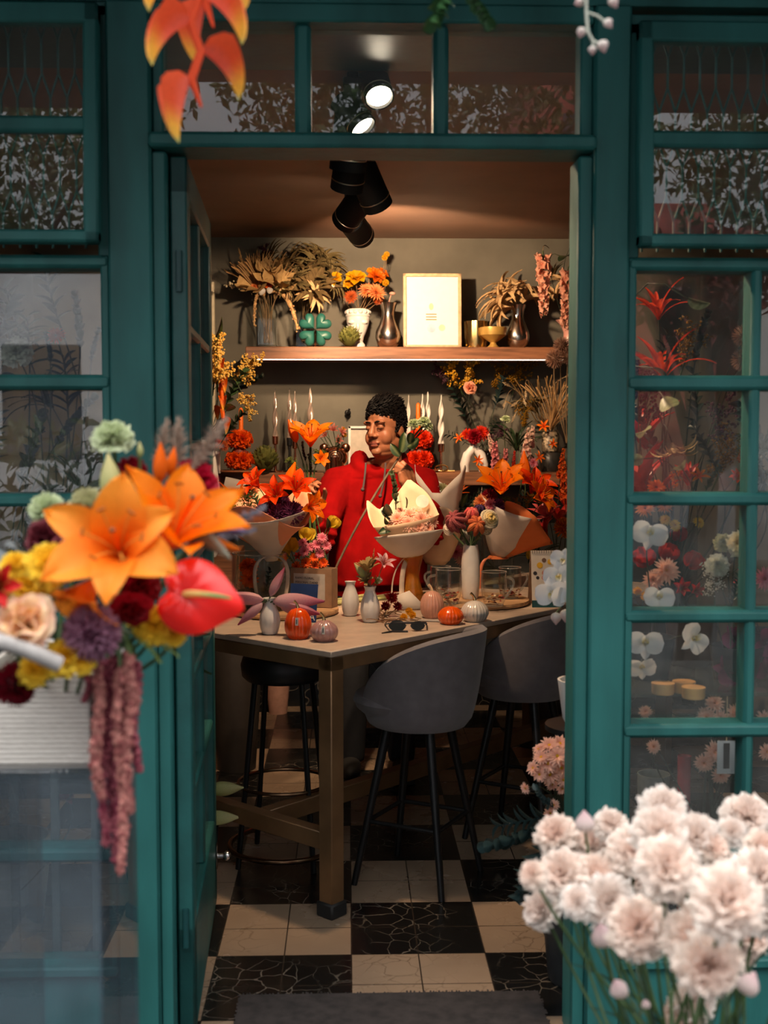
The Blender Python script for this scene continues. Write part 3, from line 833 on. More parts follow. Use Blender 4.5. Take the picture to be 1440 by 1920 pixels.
def mk_bud(key, c0, c1, L=1, r0=.2):
    m = MB(); m.lathe([(.02, 0)] + [(r0 * math.sin(PI * min(.98, (.06 + .94 * t) ** .8)) + .01, L * t) for t in [i / 9 for i in range(1, 10)]], 12, mod=lambda t, z: 1 + .10 * math.cos(3 * t), colf=lambda t, z: lerpc(c0, c1, z / L), cap1=True)
    reg(key, [('bud', m.mesh(key, M_pet), None)])
mk_bud('bud_green', C(175, 190, 120), C(225, 215, 160))
mk_bud('bud_orange', C(230, 110, 20), C(255, 120, 0), r0=.17)
mk_bud('bud_pink', C(235, 195, 200), C(175, 75, 110), r0=.14)
mk_bud('bud_cream', C(235, 232, 222), C(225, 190, 195), r0=.42)
mk_bud('cotton', C(240, 235, 225), C(245, 240, 235), r0=.5)

def mk_spike(key, c0, c1, n=30, seed=3, fl=.16, stem=(.10, .14, .05), hang=False, taper=.6):
    r = random.Random(seed); m = MB(); m.tube([(0, 0, 0), (.01, .01, 1)], [.012, .006], 6, col=stem)
    for k in range(n):
        t = (k + .5) / n; a = k * 2.39996; z = .04 + .94 * t; s = fl * lerp(1, 1 - taper, t) * r.uniform(.85, 1.15)
        d = V((math.cos(a), math.sin(a), r.uniform(-.1, .5)))
        T = m.T; m.T = T @ Matrix.Translation((0, 0, z)) @ frame_to(d, r.uniform(0, 6))
        c = lerpc(c0, c1, r.random() * .6 + t * .4)
        for q in range(5): petal(m, s, s * .75, 58, 55, .2, wround, .1 * s, 4, c, lerpc(c, c1, .7), 3, 3, q * 72, 0, z0=s * .25, rnd=r)
        m.T = T
    reg(key, [('flower_spike', m.mesh(key, M_pet), None)])
mk_spike('snapdragon', C(215, 90, 110), C(240, 165, 165), 34)
mk_spike('snapdragon_pale', C(235, 150, 150), C(240, 215, 195), 30, 4)
mk_spike('delphinium', C(230, 150, 120), C(245, 195, 170), 40, 5, fl=.12, taper=.5)
mk_spike('stock_white', C(225, 220, 205), C(235, 235, 225), 30, 6)
mk_spike('bottlebrush_red', C(190, 20, 10), C(220, 50, 20), 60, 7, fl=.10)
mk_spike('firespike', C(210, 50, 15), C(230, 110, 40), 34, 8, fl=.13)

def mk_mimosa(key, c0, c1, n=150, seed=2, stem=(.05, .08, .03), spread=.38, ball=.03):
    r = random.Random(seed); m = MB(); m.tube([(0, 0, 0), (.02, 0, .5), (-.02, .02, 1)], [.02, .014, .006], 5, col=stem)
    for b in range(14):
        t = lerp(.25, 1, b / 13); p = V((lerp(.0, .0, t), 0, t)); a = r.uniform(0, 2 * PI)
        e = p + V((math.cos(a) * spread * r.uniform(.4, 1), math.sin(a) * spread * r.uniform(.4, 1), r.uniform(.05, .28)))
        q = bez(p, (p + e) / 2 + V((0, 0, .06)), e, 6); m.tube(q, .006, 4, col=stem)
        for k in range(n // 14):
            c = q[r.randint(1, 6)] + V((r.uniform(-1, 1), r.uniform(-1, 1), r.uniform(-1, 1))) * .065
            m.ball(c, ball * r.uniform(.7, 1.2), 6, 4, col=lerpc(c0, c1, r.random()))
    reg(key, [('flower_spray', m.mesh(key, M_pet), None)])
mk_mimosa('mimosa', C(205, 145, 20), C(240, 190, 60), 420, ball=.026)
mk_mimosa('mimosa_pale', C(230, 180, 70), C(250, 220, 130), 460, 3, ball=.026)
mk_mimosa('goldenrod', C(120, 85, 15), C(170, 120, 20), 420, 4, ball=.02)
mk_mimosa('dusky_filler', C(70, 35, 55), C(110, 60, 80), 280, 5, ball=.025)
mk_mimosa('green_filler', C(80, 95, 40), C(130, 140, 70), 320, 6, ball=.026)
mk_mimosa('gyps_white', C(220, 215, 205), C(240, 238, 230), 260, 7, ball=.022, spread=.45)
mk_mimosa('berry_orange', C(220, 110, 20), C(240, 140, 40), 90, 8, ball=.035, spread=.3)
mk_mimosa('berry_white', C(225, 205, 170), C(240, 225, 195), 50, 9, stem=(.2, .15, .08), ball=.045, spread=.2)

def leafcol(dark, light, vein=None):
    def f(u, v):
        c = lerpc(dark, light, .5 + .5 * math.sin(u * 34 + abs(v) * 9) * .5)
        if vein is not None: c = lerpc(vein, c, smst(.0, .16, abs(v)))
        return c
    return f
def mk_leafs(key, n, dark, light, L=1, W=.34, bend=45, wf=wpoint, seed=1, vein=None, pinn=False, a0=70, cup=.2, mt=None, part='leaves', fold=1):
    """a sprig: n leaves along a stem of unit length, or a rosette when pinn is False"""
    r = random.Random(seed); m = MB()
    if pinn:
        m.tube(bez((0, 0, 0), (0, 0, .55), (.12, 0, 1), 8), [.014] * 4 + [.01] * 4 + [.005], 5, col=dark)
        for k in range(n):
            t = (k + 1) / n; side = 180 * (k % 2) + 90 + r.uniform(-15, 15)
            T = m.T; m.T = T @ Matrix.Translation((.12 * t * t, 0, lerp(.12, 1, t))) @ Matrix.Rotation(.25 * t, 4, 'Y')
            petal(m, L * W * r.uniform(.8, 1.1) * lerp(1.1, .7, t), L * W * .42, r.uniform(25, 55), bend * .6, cup, wf, 0, 3, dark, light, 5, 4, side, .01, rnd=r, cm=leafcol(dark, light, vein)); m.T = T
    else:
        for k in range(n):
            petal(m, L * r.uniform(.8, 1.1), W * r.uniform(.85, 1.1), a0 + r.uniform(-18, 14), bend + r.uniform(-18, 18), cup, wf, .01, 4, dark, light, 9, 4, 360 / n * k + r.uniform(-18, 18), .02, rnd=r, cm=leafcol(dark, light, vein), twist=r.uniform(-.4, .4))
    reg(key, [(part, m.mesh(key, mt or M_leaf), None)])
GD, GL = C(28, 48, 30), C(70, 95, 55)
mk_leafs('leaf_one', 1, C(30, 52, 34), C(55, 80, 50), W=.42, vein=C(110, 120, 80), part='leaf')
mk_leafs('leaf_cream', 1, C(120, 130, 90), C(190, 195, 150), W=.6, vein=C(60, 80, 50), part='leaf')
mk_leafs('leaf_calathea', 1, C(60, 85, 50), C(150, 160, 95), W=.42, bend=30, vein=C(150, 80, 70), part='leaf')
mk_leafs('leaf_silver', 1, C(135, 145, 150), C(165, 172, 175), W=.5, bend=50, part='leaf')
mk_leafs('sprig_green', 11, GD, GL, pinn=True, W=.34, seed=2)
mk_leafs('sprig_dark', 13, C(16, 30, 26), C(34, 54, 44), pinn=True, W=.3, seed=3)
mk_leafs('sprig_euca', 15, C(34, 52, 54), C(62, 84, 84), pinn=True, W=.36, seed=4)
mk_leafs('sprig_light', 9, C(90, 120, 70), C(150, 170, 110), pinn=True, W=.4, seed=5)
mk_leafs('fern_yellowgreen', 17, C(110, 135, 70), C(160, 175, 95), pinn=True, W=.2, seed=6)
mk_leafs('rosette_green', 9, GD, GL, W=.16, bend=70, seed=7, wf=wstrap)
mk_leafs('rosette_blade', 14, C(25, 42, 28), C(60, 80, 50), W=.07, bend=80, seed=8, wf=wstrap)
mk_leafs('curled_dry', 16, C(180, 140, 95), C(235, 200, 150), W=.15, bend=135, seed=9, mt=M_dry, part='dried_leaves', wf=wpoint, a0=78)
mk_leafs('curled_dry2', 16, C(175, 138, 92), C(230, 195, 145), W=.13, bend=110, seed=19, mt=M_dry, part='dried_leaves', wf=wpoint, a0=80, cup=.6)
mk_leafs('palm_dry', 26, C(80, 64, 40), C(125, 102, 66), W=.18, bend=60, seed=10, mt=M_dry, part='dried_leaves', wf=wpoint, a0=60)
mk_leafs('palm_dry2', 30, C(84, 74, 46), C(130, 112, 74), W=.14, bend=85, seed=20, mt=M_dry, part='dried_leaves', wf=wpoint, a0=72, cup=.5)
mk_leafs('straw', 40, C(165, 125, 80), C(205, 165, 115), W=.02, bend=25, seed=11, mt=M_dry, part='dried_grass', wf=wstrap, a0=80)
mk_leafs('reed', 14, C(120, 90, 50), C(165, 130, 80), W=.018, bend=14, seed=12, mt=M_dry, part='dried_grass', wf=wstrap, a0=82)
mk_leafs('palm_green', 12, C(40, 80, 45), C(80, 125, 75), pinn=True, W=.55, seed=13, wf=wstrap)
mk_leafs('paper_fans', 8, C(185, 145, 90), C(215, 180, 125), W=.55, bend=30, seed=14, mt=M_dry, part='dried_leaves', wf=wfan, a0=62)
mk_leafs('red_bract', 10, C(150, 20, 20), C(215, 50, 35), W=.26, bend=60, seed=15, mt=M_petg, part='bracts')
mk_leafs('pink_bract', 9, C(190, 60, 65), C(225, 110, 105), W=.32, bend=50, seed=16, mt=M_petg, part='bracts')
mk_leafs('red_strap', 12, C(190, 40, 15), C(235, 80, 30), W=.10, bend=75, seed=17, mt=M_pet, part='bracts')
mk_leafs('spiky_orange', 9, C(205, 70, 10), C(240, 120, 30), W=.16, bend=12, seed=18, mt=M_pet, part='bracts', wf=wpoint, a0=35)
mk_leafs('succulent_dry', 18, C(150, 125, 80), C(190, 165, 110), W=.26, bend=35, seed=21, mt=M_dry, part='dried_leaves', a0=70, wf=wstrap)

def mk_plume(key, c0, c1, seed=2, n=190, w=.16, L=1):
    r = random.Random(seed); m = MB(); m.tube(bez((0, 0, 0), (0, 0, .6), (.10, 0, 1), 8), [.012] * 5 + [.008] * 4, 5, col=c0)
    for k in range(n):
        t = lerp(.25, 1, r.random()); p = V((.10 * t * t, 0, t)); a = r.uniform(0, 2 * PI); ww = w * math.sin(PI * lerp(.12, .95, (t - .25) / .75)) * r.uniform(.4, 1)
        e = p + V((math.cos(a) * ww, math.sin(a) * ww, r.uniform(.03, .16)))
        m.tube([p, (p + e) / 2 + V((0, 0, .015)), e], [.008, .007, .002], 4, col=lerpc(c0, c1, r.random()))
    reg(key, [('plume', m.mesh(key, M_dry), None)])
mk_plume('pampas', C(140, 118, 105), C(200, 175, 155), w=.2)
mk_plume('pampas_grey', C(110, 108, 120), C(165, 160, 170), 3)
mk_plume('wheat', C(170, 130, 75), C(215, 175, 120), 4, 130, .09)
mk_plume('bunny_tail', C(190, 165, 125), C(225, 200, 165), 5, 160, .20)

def mk_artichoke():
    r = random.Random(3); m = MB(); m.ball((0, 0, .45), .42, 12, 8, (1, 1, 1.05), col=C(80, 80, 40))
    for k in range(64):
        t = (k + .5) / 64; z = lerp(-.75, .95, t); rr = math.sqrt(1 - z * z); a = k * 2.39996
        d = V((rr * math.cos(a), rr * math.sin(a), z)); T = m.T
        m.T = T @ Matrix.Translation(V((0, 0, .45)) + V((d.x * .36, d.y * .36, d.z * .4))) @ Matrix.Rotation(a, 4, 'Z')
        c = lerpc(C(85, 90, 45), C(140, 140, 75), r.random())
        petal(m, .40 * lerp(1.15, .8, t), .34, lerp(30, 82, t), -18, .35, wpoint, 0, 3, lerpc(c, (.03, .03, .01), .2), c, 4, 4, 0, 0, rnd=r); m.T = T
    reg('artichoke', [('head', m.mesh('artichoke', M_leaf), None)])
mk_artichoke()

def mk_heliconia(key, n=5, bl=1, red=C(240, 92, 50), tip=C(252, 190, 70), pink=C(250, 128, 110), seed=2, grn=C(190, 200, 120)):
    m = MB(); r = random.Random(seed); q = []
    for i in range(n + 1): q.append(V((.035 * (1 if i % 2 else -1), 0, -i / n)))
    m.tube([(0, 0, .35), (0, 0, .05)] + q, [.03, .032] + [.035] * n + [.01], 7, col=red)
    reg_parts = [('stalk', m.mesh(key, M_pet), None)]
    b = MB()
    def cm(u, v):
        c = lerpc(pink if abs(v) < .5 else red, red, .3 + .2 * math.sin(u * 5)); c = lerpc(c, tip, smst(.45, .85, u)); return lerpc(c, grn, smst(.86, 1, u))
    for i in range(n):
        side = 0 if i % 2 else 180; L = (lerp(.50, .40, i / n) if i < n - 1 else .48) * bl
        p = q[i]
        T = b.T; b.T = T @ Matrix.Translation(p)
        petal(b, L, .30 * bl, -30 if i < n - 1 else -70, 45 if i < n - 1 else 20, .85, lambda u: (smst(-.2, .25, u)) * (1 - u) ** .75, 0, 3, red, tip, 9, 6, side + r.uniform(-18, 18), 0, rnd=r, cm=cm)
        b.T = T
    reg_parts.append(('bracts', b.mesh(key + '_bracts', M_pet), 'orange bracts with yellow tips'))
    reg(key, reg_parts)
mk_heliconia('heliconia')
mk_heliconia('heliconia_orange', 7, .55, C(240, 110, 20), C(250, 190, 70), C(250, 160, 100), 3)

# ------------------------------------------------------------------ placing flowers
STEMM = {'g': M_stem, 'd': M_stemd, 'k': M_stemk}
def rollx(d):
    q = V(d).normalized().to_track_quat('Z', 'Y').to_matrix(); return math.atan2(q.col[1].x, q.col[0].x)
def put(key, pos, d=(0, 0, 1), size=.05, roll=0, parent=None, name=None, label=None, cat='flower', group=None, stem=None, sr=.0022, sm='g', sag=None, plabel=None):
    parts = FL[key]; M = TRS(pos, d, size, roll)
    main = link(name or parts[0][0], parts[0][1], None, M)
    if parent is not None:
        adopt(main, parent)
        if plabel: main['label'] = plabel
    else: tag(main, label, cat, group)
    for pn, me, lb in parts[1:]:
        o = link(pn, me); o.parent = main
        if lb and parent is None: o['label'] = lb
    if stem is not None:
        p0 = V(pos); p2 = V(stem); dd = V(d).normalized()
        p1 = p0 - dd * (p2 - p0).length * .45 if sag is None else V(sag)
        t = MB().tube(bez(p0, p1, p2, 9), sr, 6).build('stem', STEMM[sm]); adopt(t, main)
    return main

def putp(key, px, py, Y, rpx, d=(0, -.6, .8), **k):
    return put(key, P(px, py, Y), d, S(rpx, Y), k.pop('roll', R.uniform(0, 6)), **k)
# ------------------------------------------------------------------ flower box on its clear stand, in front of the left window
M_weave = mat('white_weave', (.72, .70, .65), rough=.8, var=.15, scale=40)
def weave():
    m, nt, b, out = nodes_of('woven_white'); N = nt.nodes; L = nt.links
    tc = N.new('ShaderNodeTexCoord'); wv = N.new('ShaderNodeTexWave'); wv.bands_direction = 'Z'; wv.inputs['Scale'].default_value = 42; wv.inputs['Distortion'].default_value = 1.2; wv.inputs['Detail'].default_value = 3; wv.inputs['Detail Scale'].default_value = 3
    L.new(tc.outputs['Object'], wv.inputs['Vector'])
    r = N.new('ShaderNodeValToRGB'); r.color_ramp.elements[0].color = (.50, .46, .42, 1); r.color_ramp.elements[1].color = (.80, .77, .72, 1); L.new(wv.outputs['Fac'], r.inputs[0]); L.new(r.outputs[0], b.inputs['Base Color'])
    bp = N.new('ShaderNodeBump'); bp.inputs['Strength'].default_value = .6; bp.inputs['Distance'].default_value = .004; L.new(wv.outputs['Fac'], bp.inputs['Height']); L.new(bp.outputs[0], b.inputs['Normal']); b.inputs['Roughness'].default_value = .8
    return m
M_weave = weave()
bx0, bx1, by0, by1 = P(-60, 1350, 1.76).x, P(174, 1350, 1.76).x, 1.76, 2.06
bz0, bz1 = P(100, 1440, 1.76).z, P(100, 1262, 1.76).z
t = .008
B = MB().box(bx0, by0, bz0, bx1, by1, bz0 + t, .002).box(bx0, by0, bz0, bx1, by0 + t, bz1, .003).box(bx0, by1 - t, bz0, bx1, by1, bz1, .003).box(bx0, by0, bz0, bx0 + t, by1, bz1, .003).box(bx1 - t, by0, bz0, bx1, by1, bz1, .003)
fb = tag(B.build('flower_box', M_weave), 'white woven box planted with bright flowers on a clear stand', 'flower box')
foam = MB().box(bx0 + t, by0 + t, bz0 + t, bx1 - t, by1 - t, bz1 - .02).build('foam', M_stemk); adopt(foam, fb)
M_acr = glass_mat('acrylic', tint=(.86, .90, .93), ior=1.5, dirt_glint=.05, dirt_glint_col=(.35, .45, .55))
ax0, ax1, ay0, ay1 = P(-25, 1600, 1.75).x, P(190, 1700, 1.75).x, 1.75, 2.05
az1 = bz0 - .001
A = MB(); w_ = .006
A.box(ax0, ay0, -.02, ax1, ay0 + w_, az1 - .012).box(ax0, ay1 - w_, -.02, ax1, ay1, az1 - .012).box(ax0, ay0 + w_, -.02, ax0 + w_, ay1 - w_, az1 - .012).box(ax1 - w_, ay0 + w_, -.02, ax1, ay1 - w_, az1 - .012).box(ax0, ay0, az1 - .011, ax1, ay1, az1, .002)
tag(A.build('display_pedestal', M_acr, smooth=False), 'clear acrylic pedestal standing under the white woven flower box', 'pedestal')
BASE = V(((bx0 + bx1) / 2, 1.92, bz1 - .02))
def ff(key, px, py, Y, r, d, label, cat='flower', stem=True, name=None, group=None, **k):
    p = P(px, py, Y)
    st = V((max(bx0 + .03, min(bx1 - .03, lerp(p.x, BASE.x, .45))), max(by0 + .03, min(by1 - .03, lerp(Y, 1.92, .5))), bz1 - .05)) if stem else None
    if stem and p.z < bz1 + .03: st = V((max(bx0 + .03, min(bx1 - .02, p.x)), 1.90, bz1 - .03))
    return putp(key, px, py, Y, r, d, label=label, cat=cat, name=name, group=group, stem=st, sr=.003, **k)

ff('lily_orange', 228, 1045, 1.72, 178, (.03, -.93, .45), 'large open orange lily facing the street, middle of the white box', name='orange_lily', roll=.55)
ff('lily_orange2', 318, 1030, 1.82, 180, (.36, -.55, .72), 'orange lily tilted up behind the big open one, pointed petal reaching right', name='orange_lily', roll=.1)
ff('lily_orange', 178, 1088, 1.70, 112, (-.45, -.5, -.75), 'orange lily hanging face down below the big open lily', name='orange_lily', roll=.3)
ff('anthurium', 345, 1114, 1.72, 86, (.12, -.95, .22), 'glossy red anthurium with a cream spadix, right end of the box', name='anthurium', roll=-.25)
ff('rose_peach', 50, 1170, 1.64, 60, (-.1, -.9, .45), 'pale peach rose with yellow heart low on the left', name='peach_rose', cat='rose')
ff('dahlia_purple', 172, 1188, 1.68, 60, (.05, -.97, .2), 'dusky purple pompon dahlia above the hanging tassels', name='purple_dahlia', cat='dahlia')
ff('dahlia_wine', 28, 1282, 1.68, 46, (-.1, -.95, -.2), 'dark wine-red dahlia drooping over the box front', name='red_dahlia', cat='dahlia')
ff('lily_darkred', -2, 1105, 1.66, 75, (.2, -.9, .3), 'bright red flower cut by the left edge beside the peach rose', name='red_lily')
for (px, py, r, lb) in [(52, 1100, 34, 'yellow carnation just above the peach rose'), (92, 1060, 40, 'yellow carnation left under the big orange lily, topmost of the yellow ones'), (30, 1062, 26, 'small yellow carnation next to the red flower'),
                        (290, 1172, 40, 'yellow carnation right below the red anthurium'), (325, 1188, 26, 'small yellow carnation at the right tip under the anthurium'), (262, 1158, 26, 'yellow carnation between purple dahlia and anthurium'),
                        (122, 1232, 34, 'yellow carnation under the purple dahlia on its left'), (152, 1240, 24, 'small yellow carnation just above the tassels'), (64, 1258, 28, 'yellow carnation beside the wine-red dahlia')]:
    ff('carn_yellow', px, py, 1.67 if px < 200 else 1.75, r * (1.12 if px < 200 else .95), (.1, -.75, .55), lb, name='yellow_carnation', cat='carnation')
ff('rose_red', 246, 1138, 1.72, 40, (.1, -.7, -.55), 'deep red rose hanging under the big orange lily', name='red_rose', cat='rose')
ff('carn_red', 258, 1100, 1.80, 42, (.2, -.9, .2), 'dark red carnation between orange lily and anthurium', name='red_carnation', cat='carnation')
ff('ranunculus', 84, 1010, 1.84, 38, (-.2, -.8, .5), 'burgundy ranunculus left of the big orange lily', name='burgundy_ranunculus', cat='ranunculus')
ff('carn_burg', 112, 968, 1.9, 24, (-.1, -.8, .5), 'small burgundy carnation under the pale green one', name='burgundy_carnation', cat='carnation')
ff('celosia', 246, 886, 1.98, 34, (0, -.4, .9), 'dark burgundy celosia behind the lilies beside the green bud', name='burgundy_celosia', cat='celosia')
ff('carn_crimson', 362, 905, 1.98, 48, (.2, -.5, .8), 'crimson carnation behind the right orange lily', name='crimson_carnation', cat='carnation')
ff('carn_green', 212, 822, 1.95, 38, (0, -.5, .85), 'pale green carnation standing tallest in the box', name='green_carnation', cat='carnation')
ff('carn_green', 86, 953, 1.95, 32, (-.2, -.6, .75), 'pale green carnation at the left beside the burgundy ranunculus', name='green_carnation', cat='carnation')
ff('carn_beige', 165, 952, 1.92, 42, (.0, -.6, .75), 'olive-beige ruffled carnation left of the pale bud', name='beige_carnation', cat='carnation')
ff('bud_green', 214, 950, 1.86, 100, (-.08, -.1, 1), 'pale green closed lily bud standing upright above the big lily', name='lily_bud', cat='bud')
ff('bud_green', 262, 858, 1.97, 30, (0, 0, 1), 'small green bud peeping over the dark celosia', name='flower_bud', cat='bud')
ff('bud_orange', 300, 905, 1.9, 75, (.04, -.1, 1), 'slim orange lily bud upright between the two lilies', name='lily_bud', cat='bud')
ff('bud_orange', 318, 892, 1.93, 55, (.2, -.1, 1), 'short orange lily bud beside the slim one', name='lily_bud', cat='bud')
for (px, py, r, dx, lb) in [(22, 1085, 78, -.25, 'silvery leaf lowest on the left behind the yellow carnations'), (44, 1050, 80, .1, 'silvery leaf upright behind the burgundy ranunculus')]:
    ff('leaf_silver', px, py, 1.93, r, (dx, -.55, .8), lb, name='silver_leaf', cat='leaf')
for (px, py, L, d, lb) in [(288, 935, 140, (.20, .1, 1), 'beige pampas plume, left one above the orange lilies'), (328, 940, 145, (.10, .1, 1), 'beige pampas plume, middle one above the orange lilies'), (335, 915, 150, (.62, .1, .9), 'beige pampas plume leaning right across the door edge')]:
    ff('pampas', px, py, 1.97, L, d, lb, name='pampas_grass', cat='dried grass', roll=0)
for (px, py, L, d, lb) in [(385, 1010, 120, (.95, 0, .5), 'grey feathery grass reaching right over the red bouquet'), (380, 1012, 95, (1, 0, .18), 'grey feathery grass lying level to the right')]:
    ff('pampas_grey', px, py, 1.92, L, d, lb, name='feather_grass', cat='dried grass', roll=0)
# bird of paradise
pb = P(368, 1000, 1.82)
bp_ = thing('bird_of_paradise', 'bird of paradise flower with grey-green beak pointing right behind the anthurium', 'flower', pb)
m = MB(); m.tube(bez(pb, P(395, 1012, 1.80), P(432, 1048, 1.78), 8), [.006, .012, .014, .014, .012, .010, .008, .005, .001], 8, col=[lerpc(C(95, 110, 100), C(150, 160, 140), k / 8) for k in range(9)]); adopt(m.build('beak', M_leaf), bp_)
m = MB(); m.tube(bez(P(385, 1005, 1.81), P(420, 1025, 1.8), P(450, 1030, 1.79), 7), [.004, .007, .008, .007, .006, .005, .003, .001], 7, col=C(235, 130, 20)); adopt(m.build('sepal', M_pet), bp_)
m = MB(); m.tube(bez(P(380, 1000, 1.81), P(420, 990, 1.8), P(462, 996, 1.79), 7), [.003, .005, .005, .005, .004, .004, .003, .001], 7, col=C(130, 120, 170)); adopt(m.build('tongue', M_pet), bp_)
m = MB().tube(bez(pb, P(340, 1060, 1.85), V((bx1 - .04, 1.9, bz1 - .04)), 8), .005, 7); adopt(m.build('stem', M_stem), bp_)
# amaranth tassels
tas = [(184, 1250, 1500, 13), (196, 1245, 1590, 12), (210, 1240, 1622, 12), (229, 1250, 1642, 12), (205, 1235, 1430, 13), (222, 1230, 1500, 13), (243, 1222, 1525, 11), (256, 1240, 1450, 10), (238, 1215, 1400, 12), (248, 1230, 1340, 11), (163, 1240, 1315, 4), (216, 1260, 1560, 10)]
for i, (px, y0, y1, r) in enumerate(tas):
    Y = 1.72 + .025 * (i % 3); rr = random.Random(i); m = MB()
    c0, c1 = (C(120, 45, 65), C(185, 105, 115)) if i % 3 else (C(150, 85, 85), C(205, 140, 130))
    n = 34; top = P(px - 4, y0, Y); bot = P(px + rr.uniform(-3, 3), y1, Y); pts = []; rad = []; cols = []
    for k in range(n + 1):
        t = k / n; p = top.lerp(bot, t) + V((.004 * math.sin(t * 7 + i), .003 * math.cos(t * 5 + i), 0)); pts.append(p)
        rad.append(S(r, Y) * .72 * math.sin(PI * (.12 + .84 * t)) ** .4 * (1 + .18 * math.sin(k * 2.1 + i))); cols.append(lerpc(c0, c1, .5 + .5 * math.sin(k * 1.3 + i * 2)))
    m.tube(pts, rad, 9, col=cols)
    for k in range(150):
        q = rr.randint(1, n - 1); a = rr.uniform(0, 2 * PI); m.ball(pts[q] + V((math.cos(a), math.sin(a), rr.uniform(-.4, .4))) * rad[q] * .95, .0042 * rr.uniform(.7, 1.2), 5, 4, col=lerpc(c0, c1, rr.random()))
    o = m.build('amaranth_tassel', M_dry)
    m = MB().tube(bez(top, top + V((0, .02, .05)), V((min(bx1 - .01, top.x), 1.86, bz1 + .005)), 6), .003, 6).build('stem', M_stem); adopt(m, o)
    lb = 'long dusty-rose amaranth tassel hanging past the box corner'
    if i == 3: lb = 'longest dusty-rose amaranth tassel, its tip hanging lowest beside the door post'
    if i == 10: lb = 'short thin amaranth tassel hanging alone against the white box'
    tag(o, lb, 'amaranth', 'amaranth tassels over the box corner')
for (px, py, L, d, lb) in [(250, 1190, 75, (.6, -.4, -.35), 'lacy light green fern drooping beside the tassels'), (295, 1205, 50, (.7, -.3, -.25), 'small lacy fern under the yellow carnations'), (80, 1250, 55, (.5, -.6, -.3), 'light green fern over the box front')]:
    ff('fern_yellowgreen', px, py, 1.74, L, d, lb, name='fern', cat='fern')
m = MB().tube(bez(P(-20, 1196, 1.62), P(50, 1215, 1.6), P(112, 1246, 1.62), 8), .011, 10); tag(m.build('birch_stick', mat('white_bark', (.36, .34, .33), rough=.7, var=.3)), 'peeled white stick lying across the flowers below the peach rose', 'stick')

# ------------------------------------------------------------------ pink carnations in a bucket, right
BK = V((P(1330, 1900, 1.75).x, 1.78, .0))
m = MB(); m.lathe([(.0, -.02), (.105, -.02), (.115, .0), (.14, .50), (.146, .505), (.146, .515), (.135, .515), (.11, .02), (0, .02)], 32, (BK.x, BK.y, 0), cap0=False)
tag(m.build('bucket', mat('galvanised', (.45, .47, .48), rough=.4, metal=.9, var=.3)), 'metal bucket below the frame holding the pale pink carnations', 'bucket')
cl = [(1042, 1565, 33, -.5), (1112, 1582, 38, -.2), (1145, 1548, 28, 0), (1243, 1518, 38, 0), (1000, 1640, 24, -.95), (1055, 1640, 42, -.5), (1018, 1705, 34, -.9), (1082, 1690, 27, -.3), (1118, 1650, 42, -.3), (1187, 1597, 42, -.1), (1235, 1562, 45, 0), (1302, 1572, 42, .1), (1335, 1592, 28, .3), (1250, 1625, 50, 0), (1188, 1645, 38, -.1), (1140, 1692, 44, -.2), (1297, 1652, 40, .2), (1196, 1740, 48, -.2), (1400, 1532, 40, .1), (1372, 1560, 24, .1), (1428, 1588, 28, .2), (1362, 1692, 60, .1), (1422, 1640, 46, .3), (1430, 1705, 44, .3), (1302, 1762, 50, -.1), (1328, 1808, 52, -.05), (1380, 1795, 34, .6), (1298, 1880, 36, -.1), (1285, 1908, 34, -.3), (1362, 1645, 40, .1), (1210, 1695, 36, 0), (1162, 1605, 34, -.2), (1405, 1755, 34, .3)]
special = {3: 'pale pink carnation standing highest above the bunch before the glass', 4: 'white-pink carnation at the far left turned sideways towards the doorway', 6: 'pale pink carnation lowest on the left, hanging over the doorway floor', 0: 'pale pink carnation uppermost on the left beside the bare door post', 18: 'pale pink carnation high on the right with its green calyx showing', 21: 'largest pale pink carnation, full round head near the right edge', 25: 'pink-hearted carnation opening straight at the viewer, low on the right', 24: 'blush carnation pressed above the pink-hearted one', 17: 'blush pink round carnation alone low in the middle of the bunch', 28: 'white carnation lowest of all at the bottom edge', 27: 'pale pink carnation second from the bottom edge', 13: 'white carnation in the centre of the bunch on a thick green stem'}
for i, (px, py, r, dx) in enumerate(cl):
    Y = max(1.45, min(2.0, FPX * .0345 / r)) if r > 30 else R.uniform(1.65, 1.95)
    if i in (25,): Y = 1.5
    d = (dx * .8, -.75 + .35 * abs(dx), .75 - (py - 1500) / 700) if i != 25 else (-.1, -1, .1)
    p = P(px, py, Y); v = V(d).normalized()
    k = ['carn_pink0', 'carn_pink1', 'carn_pink2', 'carn_pink3'][i % 4] if i not in (17, 24, 25) else 'carn_pink0'
    st = V((BK.x + R.uniform(-.09, .09), BK.y + R.uniform(-.09, .09), .50))
    o = put(k, p, d, S(r * 1.22, Y), R.uniform(0, 6), name='pink_carnation', label=special.get(i, 'pale pink carnation packed among the others in the bunch'), cat='carnation', group='pale pink carnations in the bucket', stem=st, sr=.0026, sag=p - v * .10 - V((0, 0, .12)))
